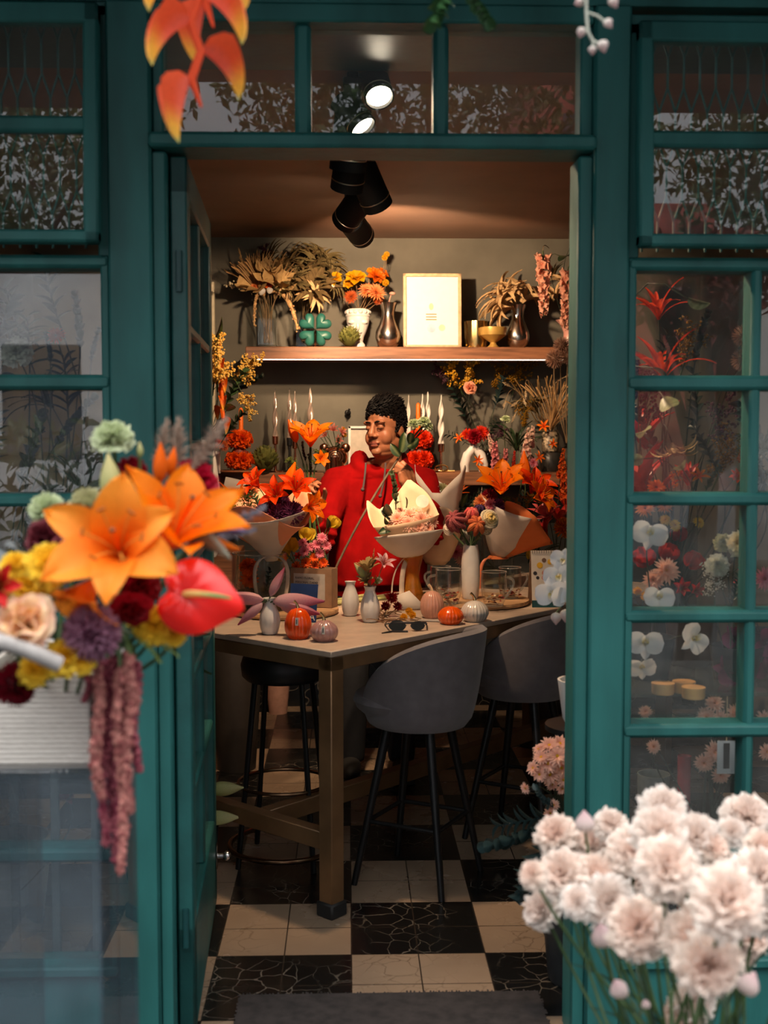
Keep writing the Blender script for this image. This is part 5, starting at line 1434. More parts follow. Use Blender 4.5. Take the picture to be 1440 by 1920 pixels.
M_matgold = mat('mustard_gold', (.62, .38, .10), rough=.3, metal=.35, var=.1)
M_copper = mat('copper', (.75, .36, .2), rough=.2, metal=1)
M_goldw = mat('pale_gold_frame', (.70, .48, .27), rough=.4, var=.2)
M_orange = mat('orange_wax', C(240, 110, 10), rough=.45, var=.06)
M_amber = glass_mat('amber_glass', tint=(.95, .66, .28), ior=1.5, edge=.6, dirt_glint=.28, dirt_glint_col=(.70, .33, .04))  # amber diffuse share painted in for the golden highlights
UY = 6.70
# square glass vase with dried bunch
def sqvase(label, px0, px1, top, Y, zb):
    a, c = P(px0, top, Y), P(px1, top, Y); w_ = (c.x - a.x); b = MB(); t_ = .004
    b.box(a.x, Y - w_ / 2, zb, c.x, Y - w_ / 2 + t_, a.z).box(a.x, Y + w_ / 2 - t_, zb, c.x, Y + w_ / 2, a.z).box(a.x, Y - w_ / 2, zb, a.x + t_, Y + w_ / 2, a.z).box(c.x - t_, Y - w_ / 2, zb, c.x, Y + w_ / 2, a.z).box(a.x, Y - w_ / 2, zb, c.x, Y + w_ / 2, zb + .015)
    return tag(b.build('glass_vase', M_clear, smooth=False), label, 'vase'), V(((a.x + c.x) / 2, Y, zb))
_, v1 = sqvase('clear square glass vase of dried stems, first on the upper shelf', 484, 519, 552, UY, SZ)
_, v2 = sqvase('tall clear glass vase of dried leaves behind the teal clover', 556, 586, 535, UY + .08, SZ)
def bunch(name, label, loc, items, cat='dried bouquet'):
    t = thing(name, label, cat, loc)
    for it in items:
        key, px, py, Y, r, d = it[:6]; kw = it[6] if len(it) > 6 else {}
        kw = dict(kw); kw.setdefault('roll', R.uniform(0, 6))
        if 'stem' not in kw and not kw.pop('nostem', False): kw['stem'] = V(loc) + V((R.uniform(-.025, .025), R.uniform(-.025, .025), .03))
        kw.setdefault('sm', 'd'); kw.setdefault('sr', .0018)
        putp(key, px, py, Y, r, d, parent=t, **kw)
    return t
bunch('dried_bouquet', 'dried bouquet with wheat, cotton and orange physalis in the square glass vase', v1, [
    ('paper_fans', 522, 548, 6.62, 50, (.45, -.7, .6)), ('paper_fans', 487, 545, 6.62, 44, (-.6, -.7, .5)), ('paper_fans', 508, 525, 6.62, 46, (0, -.7, .7)), ('straw', 495, 555, 6.62, 84, (-.15, -.1, 1)), ('straw', 485, 555, 6.64, 80, (-.3, -.1, 1)), ('wheat', 485, 560, 6.66, 70, (-.25, 0, 1), {'roll': 0}), ('wheat', 497, 545, 6.7, 75, (-.1, .1, 1), {'roll': 2}),
    ('wheat', 470, 545, 6.68, 72, (-.35, .1, 1), {'roll': 1}), ('straw', 515, 560, 6.66, 75, (.25, -.1, 1)), ('cotton', 499, 522, 6.60, 17, (-.1, -.8, .5)), ('cotton', 492, 548, 6.6, 14, (-.2, -.9, .2)), ('cotton', 505, 546, 6.6, 12, (.2, -.9, .2)),
    ('daisy_orange', 473, 524, 6.62, 10, (-.4, -.8, .4)), ('daisy_orange', 490, 526, 6.6, 9, (0, -.9, .3)), ('daisy_orange', 477, 537, 6.6, 9, (-.3, -.9, .1)), ('marigold', 503, 533, 6.6, 8, (.2, -.9, .1)),
    ('berry_white', 475, 546, 6.63, 44, (-1, -.1, .25), {'roll': 0}), ('dusky_filler', 496, 505, 6.68, 40, (0, .1, 1)), ('curled_dry', 525, 548, 6.62, 40, (.5, -.3, .6)),
    ('bud_green', 512, 535, 6.6, 30, (.8, -.4, -.4), {'nostem': 1})])
for (px0, py0, px1, py1, w_, lb) in [(538, 540, 558, 618, 4, 'pale hanging amaranth strand trailing down beside the square glass vase'), (478, 552, 477, 610, 2.4, 'thin pale amaranth strand hanging left of the square glass vase')]:
    m = MB(); q = bez(P(505 if px0 > 500 else 490, 548, 6.62), P(px0 + (3 if px0 > 500 else -3), py0 - 6, 6.6), P(px1, py1, 6.58), 14); m.tube(q, [S(w_, 6.6) * (.5 + .5 * math.sin(PI * k / 14) + .2 * math.sin(k * 2.3)) for k in range(15)], 7, col=C(205, 160, 110))
    for k in range(60): m.ball(q[R.randint(3, 14)] + V((R.uniform(-1, 1), R.uniform(-1, 1), R.uniform(-1, 1))) * S(w_, 6.6), .005, 5, 4, col=lerpc(C(190, 145, 95), C(220, 180, 130), R.random()))
    tag(m.build('amaranth_tassel', M_dry), lb, 'amaranth')
bunch('dried_palm', 'mass of dark dried palm leaves spreading behind the wheat bouquet', v2, [
    ('palm_dry', 575, 520, 6.70, 60, (-.1, -.2, 1)), ('palm_dry2', 590, 520, 6.72, 72, (.35, -.1, 1)), ('palm_dry', 545, 508, 6.72, 58, (-.5, -.2, .9)), ('palm_dry2', 600, 495, 6.72, 50, (.4, -.1, .9)),
    ('palm_dry', 510, 496, 6.72, 50, (-.6, -.2, .8)), ('palm_dry2', 605, 530, 6.7, 56, (.8, -.4, .2)), ('palm_dry2', 555, 540, 6.68, 62, (-.3, -.6, .5)), ('palm_dry', 580, 488, 6.72, 40, (.1, -.1, 1)), ('curled_dry', 590, 560, 6.66, 44, (.2, -.8, .3), {'nostem': 1}), ('palm_dry', 585, 545, 6.68, 60, (.1, -.8, .4), {'nostem': 1})])
# teal four leaf clover
t = thing('clover_ornament', 'teal four-lobed clover ornament standing on the upper shelf', 'ornament', V((P(591, 640, 6.64).x, 6.64, SZ)))
cc = P(591, 615, 6.64); cc.z = SZ + S(33, 6.64)
M_clover = mat('teal_satin', (.018, .115, .095), rough=.38, var=.08)
for k in range(4):
    a = math.radians(45 + 90 * k); m = MB(); ca, sa = math.cos(a), math.sin(a); s_ = S(28, 6.64)
    def fn(u, w):
        th = 2 * PI * w; hx_ = 16 * math.sin(th) ** 3; hy_ = 13 * math.cos(th) - 5 * math.cos(2 * th) - 2 * math.cos(3 * th) - math.cos(4 * th)
        q = 2 * u - 1; sc_ = math.sqrt(max(0, 1 - q * q)) ** .8
        X = .62 + ((hy_ + 17) / 29 * 1.12 + .02 - .62) * sc_; Yv = hx_ / 16 * .58 * sc_; Zv = .34 * q
        return (cc.x + s_ * (X * ca - Yv * sa), cc.y + s_ * Zv, cc.z + s_ * (X * sa + Yv * ca))
    m.grid(fn, 16, 40); adopt(m.build('lobe', M_clover), t)
m = MB().tube([cc + V((0, 0, -.02)), V((cc.x, cc.y + .02, SZ + .001))], .004, 8); adopt(m.build('stand_rod', M_copper), t)
# artichoke, skull-like white head vase with flowers
tag(put('artichoke', V((P(655, 640, 6.62).x, 6.62, SZ)), (0, 0, 1), S(36, 6.62), 0, label='x'), 'green artichoke on the upper shelf before the white head vase', 'artichoke').name = 'artichoke'
hv, hb, ht = vase('head_vase', 'white sculpted head-shaped planter holding orange and yellow flowers', 671, 580, 22, UY, [(.50, 0), (.62, .02), (.60, .10), (.42, .17), (.52, .30), (.78, .48), (.95, .66), (1.0, .84), (.93, .97), (.86, 1)], M_white, zb=SZ, cat='planter')
m = MB(); f0 = hb + V((0, -S(17, UY), 0)); H = ht.z - hb.z
m.ball(f0 + V((0, -.002, H * .55)), .014, 10, 8, (.8, 1, 1.7)); m.ball(f0 + V((-.028, .004, H * .66)), .02, 10, 8, (1.2, .7, .7)); m.ball(f0 + V((.028, .004, H * .66)), .02, 10, 8, (1.2, .7, .7)); m.ball(f0 + V((0, .008, H * .40)), .018, 10, 8, (1.3, .8, .5))
m.tube([V((hb.x + .062 * math.cos(a), hb.y + .062 * math.sin(a), hb.z + H * .83)) for a in [k * PI / 10 for k in range(21)]], .007, 8)
for k in range(14): 
    a = k * 2 * PI / 14; m.ball(V((hb.x + .060 * math.cos(a), hb.y + .060 * math.sin(a), hb.z + H * .92)), .013, 8, 6)
adopt(m.build('sculpted_face', M_white), hv)
def fl(key, px, py, Y, r, d, label, base, cat='flower', name=None, sm='d', group=None, sr=.0018, **k):
    return putp(key, px, py, Y, r, d, label=label, cat=cat, name=name or key, stem=V(base) + V((R.uniform(-.02, .02), R.uniform(-.02, .02), -.03)), sm=sm, group=group, sr=sr, **k)
fl('ginkgo_flower', 627, 525, 6.66, 19, (-.4, -.6, .6), 'mustard-yellow paper flower leftmost above the head planter', ht, name='yellow_flower')
fl('ginkgo_flower', 668, 522, 6.66, 22, (.0, -.6, .7), 'mustard-yellow paper flower highest above the head planter', ht, name='yellow_flower')
fl('ginkgo_flower', 655, 532, 6.69, 13, (-.2, -.7, .4), 'small mustard flower tucked under the two large yellow ones', ht, name='yellow_flower')
fl('orange_silk', 705, 519, 6.66, 20, (.3, -.7, .5), 'bright orange double flower at the right of the yellow ones', ht, name='orange_flower')
fl('orange_silk', 716, 513, 6.70, 14, (.5, -.5, .5), 'smaller orange flower behind the bright orange double one', ht, name='orange_flower')
fl('daisy_orange', 688, 545, 6.62, 17, (.0, -.8, .5), 'peach-orange daisy left of its twin above the head planter', ht, name='peach_daisy', cat='daisy')
fl('daisy_orange', 705, 549, 6.60, 20, (.3, -.8, .45), 'largest peach-orange daisy leaning right above the head planter', ht, name='peach_daisy', cat='daisy')
fl('daisy_rust', 658, 557, 6.62, 14, (-.2, -.9, .2), 'rust-brown daisy low on the left of the head planter', ht, name='rust_daisy', cat='daisy')
fl('daisy_rust', 708, 562, 6.63, 11, (.4, -.8, .1), 'small rust daisy below the large peach one', ht, name='rust_daisy', cat='daisy')
for (px, py, r, lb) in [(725, 477, 6, 'round yellow craspedia highest above the head planter'), (721, 483, 6, 'round yellow craspedia just under the highest one'), (693, 507, 6, 'round yellow craspedia between yellow and orange flowers'), (723, 530, 7, 'round pale yellow craspedia lowest at the right'), ]:
    fl('craspedia', px, py, 6.66, r, (0, -.3, 1), lb, ht, name='craspedia', cat='craspedia')
fl('cotton', 625, 538, 6.64, 8, (-.3, -.8, .3), 'white cotton boll under the leftmost yellow flower', ht, name='cotton_boll', cat='cotton')
# silver urn vases
sv, sb, st_ = vase('silver_vase', 'shiny silver urn vase left of the picture frame', 728, 568, 24, UY, PR_URN, M_silver, zb=SZ)
m = MB(); m.tube(bez(st_ + V((0, 0, -.05)), st_ + V((.0, 0, .02)), st_ + V((.02, -.01, .05)), 6), .004, 6); m.ball(st_ + V((.022, -.012, .05)), .014, 8, 6, (1.3, .8, .7)); tag(m.build('dried_sprig', mat('pinkish_dry', (.55, .3, .22), rough=.7)), 'small dried sprig poking out of the left silver vase', 'dried sprig')
sv2, sb2, st2 = vase('silver_vase', 'shiny silver urn vase right of the gold bowl holding curled dry leaves', 971, 572, 22, UY, PR_URN, M_silver, zb=SZ)
bunch('dried_leaves', 'spray of long curled beige dry leaves in the right silver vase', st2, [
    ('curled_dry', 966, 575, 6.68, 84, (-.42, -.2, .85), {'nostem': 1}), ('curled_dry2', 968, 575, 6.68, 82, (-.75, -.25, .5), {'nostem': 1}), ('curled_dry', 972, 575, 6.7, 92, (-.05, -.1, 1), {'nostem': 1}), ('curled_dry2', 975, 575, 6.68, 74, (.35, -.1, .9), {'nostem': 1}), ('curled_dry2', 962, 578, 6.66, 70, (-.85, -.4, .12), {'nostem': 1})])
# framed print
ft = thing('picture_frame', 'white print in a pale gold frame leaning on the upper shelf', 'picture', V((P(810, 650, 6.68).x, 6.68, SZ)))
fx0, fx1 = P(756, 640, 6.68).x, P(865, 640, 6.68).x; fzt = P(810, 512, 6.70).z; fw = .018
FM = Matrix.Translation((0, 6.66, SZ)) @ Matrix.Rotation(math.radians(-5), 4, 'X')
m = MB(); m.T = FM; hh = fzt - SZ
m.box(fx0, 0, 0.001, fx0 + fw, .024, hh, .002).box(fx1 - fw, 0, 0.001, fx1, .024, hh, .002).box(fx0, 0, hh - fw, fx1, .024, hh, .002).box(fx0, 0, 0.001, fx1, .024, fw, .002); adopt(m.build('frame', M_goldw), ft)
m = MB(); m.T = FM; m.box(fx0 + fw * .8, .010, fw * .8, fx1 - fw * .8, .020, hh - fw * .8); adopt(m.build('print_sheet', mat('white_paper', (.86, .84, .80), rough=.6, var=.02)), ft)
mk = [('ochre', C(232, 224, 170), lambda m, X, Z: m.ball((X(809), .0095, Z(573)), .012, 12, 8, (1, .05, 1.6))), ('band', C(150, 138, 105), lambda m, X, Z: [m.box(X(799), .0088, Z(y + 1.0), X(819), .0102, Z(y - 1.0)) for y in (587, 592, 597)]),
      ('pinkdot', C(240, 200, 222), lambda m, X, Z: m.ball((X(809), .0095, Z(613)), .023, 16, 8, (1, .03, 1))), ('yellowdot', C(240, 236, 190), lambda m, X, Z: m.ball((X(829), .0095, Z(612)), .018, 16, 8, (1, .03, 1)))]
for nm, c, f in mk:
    m = MB(); m.T = FM; f(m, lambda px: P(px, 600, 6.67).x, lambda py: (650 - py) / (650 - 512) * hh); adopt(m.build('printed_mark', mat('ink_' + nm, c, rough=.7)), ft)
# hammered votive, footed gold bowl
hm_ = lambda a, z: 1 + .035 * math.cos(14 * a + (PI if int(z * 60) % 2 else 0)) * math.cos(z * 190)
vase('votive_holder', 'hammered gold votive glass beside the framed print', 893, 603, 24, 6.72, [(.80, 0), (.9, .03), (.98, .3), (1, .6), (.99, 1)], M_gold, zb=SZ, mod=hm_, seg=84, cat='candle holder')
vase('footed_bowl', 'matt gold footed bowl in front of the hammered votive', 925, 614, 25, 6.64, [(.42, 0), (.44, .05), (.26, .16), (.22, .26), (.55, .40), (.95, .62), (1, .85), (1, 1)], M_matgold, zb=SZ, cat='bowl')
# hanging delphiniums and pink vase, allium, right end
fl('delphinium', 1018, 470, 6.5, 122, (0.02, -.05, -1), 'peach hanging flower spike in front of the right end of the upper shelf', V((P(1025, 455, 6.6).x, 6.6, P(1025, 455, 6.6).z)), name='delphinium')
fl('delphinium', 1066, 500, 6.4, 115, (-.08, -.05, -1), 'peach hanging flower spike partly cut off by the door post', V((P(1075, 470, 6.6).x, 6.6, P(1075, 470, 6.6).z)), name='delphinium')
pv, pb_, pt_ = vase('pink_vase', 'pink flared vase at the far right end of the upper shelf', 1068, 600, 26, 6.68, [(.5, 0), (.55, .05), (.45, .3), (.42, .55), (.6, .8), (1, 1)], mat('pink_ceramic', (.62, .30, .25), rough=.3), zb=SZ)
bunch('dried_leaves', 'dark dry foliage rising from the pink vase behind the hanging spikes', pt_, [('curled_dry', 1045, 560, 6.68, 50, (-.4, -.2, .8)), ('curled_dry2', 1062, 545, 6.68, 50, (.1, -.2, 1)), ('palm_dry', 1040, 520, 6.70, 34, (-.5, .1, .8))])
for (px, py, L, d, lb) in [(1050, 480, 62, (.3, -.6, -.35), 'dark green monstera leaf high at the right by the ceiling'), (1075, 455, 55, (.2, -.7, .3), 'second dark green leaf at the ceiling beside the door post')]:
    fl('leaf_one', px, py, 6.4, L, d, lb, V((P(1085, 540, 6.7).x, 6.7, SZ)), name='monstera_leaf', cat='leaf', sm='k')
for (px, py, r, lb) in [(1054, 648, 17, 'brown-purple allium globe, upper one over the shelf edge'), (1040, 673, 18, 'brown-purple allium globe, lower left one under the shelf edge'), (1066, 668, 16, 'brown-purple allium globe beside the door post')]:
    fl('allium', px, py, 6.30, r, (0, -.5, .8), lb, P(1068, 820, 6.35), name='allium', cat='allium', sr=.003)
# ------------------------------------------------------------------ left end: lit foliage over the cabinet
LVY = 6.2
lv, lb_, lt_ = vase('floor_vase', 'tall pale vase behind the door leaf carrying the yellow-lit foliage', 392, 800, 20, LVY, PR_BOTTLE, M_white, zb=LZ - .42)
stv = V((lt_.x, LVY, lt_.z))
for key, px, py, Y, r, d, lb, nm, ct in [
    ('leaf_calathea', 398, 645, 6.15, 66, (.75, -.2, .75), 'patterned calathea leaf pointing up right behind the door', 'calathea_leaf', 'leaf'), ('mimosa_pale', 398, 742, 6.0, 90, (.12, -.2, 1), 'bright yellow mimosa spray nearest the door leaf', 'mimosa', 'mimosa'),
    ('mimosa_pale', 408, 735, 5.98, 84, (.02, -.5, .9), 'bright yellow mimosa spray in front of the first one', 'mimosa', 'mimosa'), ('mimosa_pale', 420, 715, 6.15, 68, (1, -.1, .45), 'yellow mimosa spray stretching right over the dark leaves', 'mimosa', 'mimosa'),
    ('mimosa_pale', 448, 725, 6.0, 50, (.4, -.2, -.9), 'small yellow mimosa tip hanging over the orange candle', 'mimosa', 'mimosa'),
    ('sprig_green', 420, 770, 6.1, 80, (.35, -.1, .9), 'green leafy branch between mimosa and shelf', 'leafy_branch', 'branch'), ('sprig_green', 415, 830, 6.1, 70, (.5, -.2, .8), 'lower green leafy branch beside the orange candle', 'leafy_branch', 'branch'),
    ('sprig_dark', 430, 745, 6.3, 70, (.7, .1, .6), 'dark leafy branch behind the yellow mimosa', 'leafy_branch', 'branch'), ('leaf_calathea', 425, 770, 6.05, 40, (.5, -.5, .5), 'pale veined leaf under the mimosa', 'calathea_leaf', 'leaf')]:
    fl(key, px, py, Y, r, d, lb, stv, name=nm, cat=ct, sm='g')
put('heliconia_orange', P(412, 680, 6.0), (-.05, 0, 1), S(120, 6.0), rollx((0, 0, 1)) + .3, name='heliconia', label='long hanging orange heliconia before the yellow mimosa', cat='flower', stem=stv, sm='g', sag=P(400, 650, 6.1))
cz = bxo('wall_board', mat('cream_board', (.75, .66, .48), rough=.6), P(384, 500, 6.84).x, 6.84, 1.5, P(401, 500, 6.84).x, 6.89, P(400, 528, 6.84).z, bv=.004); tag(cz, 'narrow cream panel on the back wall beside the door leaf', 'panel')
# ------------------------------------------------------------------ lower shelf
LY = 6.64
def candle(name, label, px, top, bot, w, m, hold, hold_label, spiral=True, Y=LY):
    p0 = P(px, bot, Y); p1 = P(px, top, Y); H = p1.z - p0.z; r = S(w, Y)
    t = thing(name, label, 'candle', p0)
    b = MB(); n = 40; prof = [(r * (1 if k < n * .55 else lerp(1, .12, ((k / n - .55) / .45) ** 1.3)), H * k / n) for k in range(n + 1)]
    if spiral: b.lathe(prof, 20, p0, mod=lambda a, z: .78 + .34 * math.cos(2 * a), twist=lambda z: z * 31, cap1=True)
    else: b.lathe([(r, 0), (r, H * .93), (r * .7, H * .97), (r * .2, H)], 16, p0, cap1=True)
    adopt(b.build('wax', m), t)
    adopt(MB().tube([p1 - V((0, 0, .006)), p1 + V((.002, 0, .010))], .0012, 5).build('wick', M_black), t)
    if hold:
        h_ = MB(); z0 = LZ; zt = p0.z + .0
        h_.lathe([(.035, 0), (.037, .006), (.008, .012), (.007, zt - z0 - .035), (r * 1.05, zt - z0 - .03), (r * 1.15, zt - z0 + .012), (r * .6, zt - z0 + .012)], 16, (p0.x, p0.y, z0), cap1=True)
        tag(h_.build('candlestick', hold), hold_label, 'candlestick')
    return t
M_pearl = mat('pearl_wax', (.62, .48, .40), rough=.25, metal=.45, var=.08)
M_wwax = mat('white_wax', (.74, .69, .62), rough=.4, var=.05)
candle('spiral_candle', 'pearly twisted candle leftmost on the lower shelf', 516, 732, 822, 5.2, M_pearl, M_copper, 'thin copper candlestick under the leftmost twisted candle')
candle('spiral_candle', 'pearly twisted candle, left of the close pair behind the big orange lily', 543, 731, 825, 5.0, M_pearl, M_black, 'black candlestick under the left of the close candle pair')
candle('spiral_candle', 'pearly twisted candle, right of the close pair behind the big orange lily', 553, 733, 830, 4.8, M_pearl, M_copper, 'copper candlestick under the right of the close candle pair', Y=6.7)
candle('spiral_candle', 'pearly twisted candle right above the big orange lily', 582, 727, 812, 5.4, M_pearl, M_black, 'black candlestick hidden behind the big orange lily')
candle('spiral_candle', 'slender white twisted candle just behind the hair of the person', 766, 740, 838, 4.0, M_wwax, M_black, 'black candlestick behind the shoulder of the person', Y=6.7)
candle('spiral_candle', 'white twisted candle right of the straight orange one', 792, 739, 838, 5.6, M_wwax, M_black, 'black candlestick under the white candle beside the orange one')
candle('spiral_candle', 'white twisted candle, second from the right', 802, 735, 838, 5.6, M_wwax, M_black, 'black candlestick second from the right', Y=6.69)
candle('spiral_candle', 'white twisted candle standing apart at the right', 827, 740, 836, 5.6, M_wwax, M_copper, 'copper candlestick under the candle standing apart at the right')
candle('taper_candle', 'straight orange candle rising from the left marigold ring', 452, 764, 818, 4.2, M_orange, None, '', False, 6.45)
candle('taper_candle', 'straight orange candle between the white twisted ones', 784, 755, 812, 4.2, M_orange, None, '', False, 6.6)
def marigold_stack(px, Y, key, label, dish):
    x = P(px, 870, Y).x
    d = MB(); d.lathe([(.0, 0), (.10, 0), (.115, .008), (.115, .016), (.10, .013), (0, .012)], 32, (x, Y, LZ), cap0=False); tag(d.build('wooden_dish', mat('red_wood', (.35, .12, .05), rough=.45)), dish, 'dish')
    t = thing('marigold_stack', label, 'flower stack', (x, Y, LZ + .016))
    adopt(MB().lathe([(.03, 0), (.035, .03), (.02, .05), (.045, .09), (.02, .13), (.012, .2)], 16, (x, Y, LZ + .016), cap1=True).build('stand', mat('dark_red_wood', (.2, .03, .02), rough=.5)), t)
    for zr, n, rr in ((.055, 6, .062), (.165, 6, .055)):
        for k in range(n):
            a = 2 * PI * k / n; put(key, (x + rr * .65 * math.cos(a), Y + rr * .65 * math.sin(a), LZ + .016 + zr), (math.cos(a), math.sin(a), .35), .048, a, parent=t)
    return t
marigold_stack(449, 6.46, 'marigold', 'two tiers of orange marigolds ringing the left orange candle', 'dark round dish under the left marigold stack')
marigold_stack(787, 6.60, 'marigold_red', 'two tiers of red-orange marigolds behind the raised hand', 'dark round dish under the right marigold stack')
wv_, wb, wt = vase('white_vase', 'small white cylinder vase at the left end of the lower shelf', 404, 846, 9, 6.4, PR_CYL, M_white, zb=LZ)
for (px, py, r, d, k, lb) in [(404, 832, 14, (-.2, -.7, .6), 'daisy_red', 'dark red flower in the small white vase, nearest the door leaf'), (418, 836, 13, (.5, -.7, .4), 'daisy_rust', 'rusty flower leaning right from the small white vase')]: fl(k, px, py, 6.38, r, d, lb, wt, name='red_flower')
put('artichoke', V((P(497, 880, 6.5).x, 6.5, LZ)), (0, 0, 1), S(46, 6.5), 1, label='large green artichoke on the lower shelf left of the big orange lily', cat='artichoke', name='artichoke')
# bear pot with mandala rings
by = 6.45; bx_ = P(628, 865, by).x
bt = thing('bear_planter', 'copper-coloured bear-faced planter carved with rings, left of the person', 'planter', (bx_, by, LZ))
zc = P(628, 857, by).z
m = MB(); m.ball((bx_, by, zc), S(22, by), 24, 16, (1.12, .8, .95)); m.lathe([(.0, LZ), (.05, LZ), (.055, zc)], 20, (bx_, by, 0), cap0=False); adopt(m.build('head', M_copper), bt)
for s in (-1, 1): adopt(MB().ball((bx_ + s * S(20, by), by, zc + S(17, by)), S(9, by), 14, 10, (1, .6, 1)).build('ear', M_copper), bt)
for k, rr in enumerate((5, 10, 15)):
    q = [(bx_ + S(rr, by) * math.cos(a), by - S(22, by) * .8 * math.sqrt(max(.05, 1 - (rr / 24.0) ** 2)) - .001, zc + S(rr * .85, by) * math.sin(a)) for a in [j * PI / 16 for j in range(33)]]
    adopt(MB().tube(q, .0035, 6).build('carved_ring', mat('dark_carving', (.10, .03, .015), rough=.6)), bt)
bt_top = V((bx_, by, zc + S(18, by)))
for (k, px, py, r, d, lb, nm) in [('alstro', 625, 808, 16, (-.1, -.7, .6), 'pink alstroemeria in the middle of the bear planter', 'alstroemeria'), ('alstro', 612, 818, 14, (-.5, -.7, .5), 'pink alstroemeria left in the bear planter', 'alstroemeria'), ('alstro', 640, 812, 14, (.3, -.7, .5), 'pink alstroemeria right in the bear planter', 'alstroemeria'), ('alstro', 634, 826, 13, (.2, -.9, .2), 'pink alstroemeria lowest in the bear planter', 'alstroemeria'),
    ('craspedia', 613, 798, 5, (0, -.4, .9), 'tiny yellow ball flower left over the bear planter', 'craspedia'), ('craspedia', 606, 806, 5, (0, -.4, .9), 'tiny yellow ball flower beside the big orange lily', 'craspedia'), ('craspedia', 592, 792, 4, (0, -.4, .9), 'tiny yellow ball flower above the big orange lily', 'craspedia'), ('craspedia', 645, 815, 6, (0, -.4, .9), 'tiny yellow ball flower at the right over the bear planter', 'craspedia'), ('craspedia', 644, 804, 4, (0, -.4, .9), 'tiny yellow ball flower highest right over the bear planter', 'craspedia'),
    ('sprig_green', 632, 850, 28, (.2, -.3, .9), 'short leafy sprig in the bear planter', 'leafy_sprig')]: fl(k, px, py, 6.42, r, d, lb, bt_top, name=nm, sm='g')
# small white frame behind the head
wf = thing('picture_frame', 'small white-framed picture on the lower shelf behind the head of the person', 'picture', (P(702, 880, 6.72).x, 6.72, LZ))
x0, x1, z1 = P(653, 850, 6.72).x, P(755, 850, 6.72).x, P(700, 799, 6.72).z
m = MB(); m.box(x0, 6.70, LZ + .001, x0 + .014, 6.725, z1, .002).box(x1 - .014, 6.70, LZ + .001, x1, 6.725, z1, .002).box(x0, 6.70, z1 - .014, x1, 6.725, z1, .002).box(x0, 6.70, LZ + .001, x1, 6.725, LZ + .015, .002); adopt(m.build('frame', mat('white_frame', (.75, .72, .68), rough=.4)), wf)
adopt(MB().box(x0 + .012, 6.712, LZ + .012, x1 - .012, 6.72, z1 - .012).build('picture_sheet', mat('cream_paper', (.50, .44, .37), rough=.4, var=.1)), wf)
# arch vase with red flowers
ax = P(889, 885, 6.6).x; k_ = S(1, 6.6)
t = thing('arch_vase', 'white two-legged arch vase with red flowers on the lower shelf', 'vase', (ax, 6.6, LZ))
m = MB(); q = [(ax - 17 * k_, 6.6, LZ), (ax - 18 * k_, 6.6, LZ + 14 * k_), (ax - 13 * k_, 6.6, LZ + 32 * k_), (ax - 3 * k_, 6.6, LZ + 44 * k_), (ax, 6.6, LZ + 54 * k_)]
m.tube(q, [8 * k_, 9 * k_, 8.5 * k_, 8 * k_, 6 * k_], 16); q2 = [(2 * ax - a, b_, c_) for a, b_, c_ in q[:4]]; m.tube(q2, [8 * k_, 9 * k_, 8.5 * k_, 8 * k_], 16)
adopt(m.build('body', M_white), t); avt = V((ax, 6.6, LZ + 54 * k_))
adopt(MB().tube([avt - V((0, 0, .002)), avt + V((0, 0, .012))], [6.2 * k_, 7.2 * k_], 16).build('rim', M_white), t)
for (k, px, py, r, d, lb, nm, ct) in [('daisy_red', 903, 812, 17, (.2, -.8, .5), 'red flower highest over the arch vase', 'red_flower', 'flower'), ('carn_red', 890, 818, 14, (-.1, -.9, .3), 'deep red flower centred over the arch vase', 'red_flower', 'flower'), ('daisy_red', 876, 815, 13, (-.4, -.8, .3), 'red flower at the left over the arch vase', 'red_flower', 'flower'), ('freesia_orange', 862, 822, 13, (-.5, -.7, .4), 'orange flower leftmost over the arch vase', 'orange_flower', 'flower'),
    ('freesia_orange', 896, 862, 13, (.1, -.9, -.2), 'orange starry flower hanging between the legs of the arch vase', 'orange_flower', 'flower'), ('sprig_dark', 905, 830, 50, (.5, .2, .8), 'dark leafy sprig behind the red flowers of the arch vase', 'leafy_sprig', 'sprig'), ('sprig_dark', 885, 830, 48, (-.8, .1, .3), 'dark leafy sprig reaching left from the arch vase', 'leafy_sprig', 'sprig'), ('dusky_filler', 915, 835, 42, (.6, .2, .6), 'dusky round-leaved filler right of the arch vase', 'filler_spray', 'filler')]: fl(k, px, py, 6.56 if 'd' not in k[:1] else 6.58, r, d, lb, avt, name=nm, cat=ct, sm='k')
m = MB(); rx = P(828, 880, 6.56).x; m.tube([(rx + .035 * math.cos(a), 6.56 + .02 * math.sin(a), LZ + .022 + .016 * math.sin(a)) for a in [k * PI / 10 for k in range(21)]], .004, 8).tube([(rx - .05, 6.56, LZ + .006), (rx + .07, 6.55, LZ + .006)], .006, 8); tag(m.build('gold_ornament', M_gold), 'small gold twisted ornament on the shelf left of the arch vase', 'ornament')
# hook on the wall
m = MB(); hk = P(652, 774, 6.87); m.ball(hk, .018, 10, 6, (1, .4, 1)).tube([hk, hk + V((0, -.04, 0)), hk + V((.01, -.05, .02))], .006, 8); tag(m.build('wall_hook', M_black), 'small dark hook on the bare wall between the candle groups', 'hook')
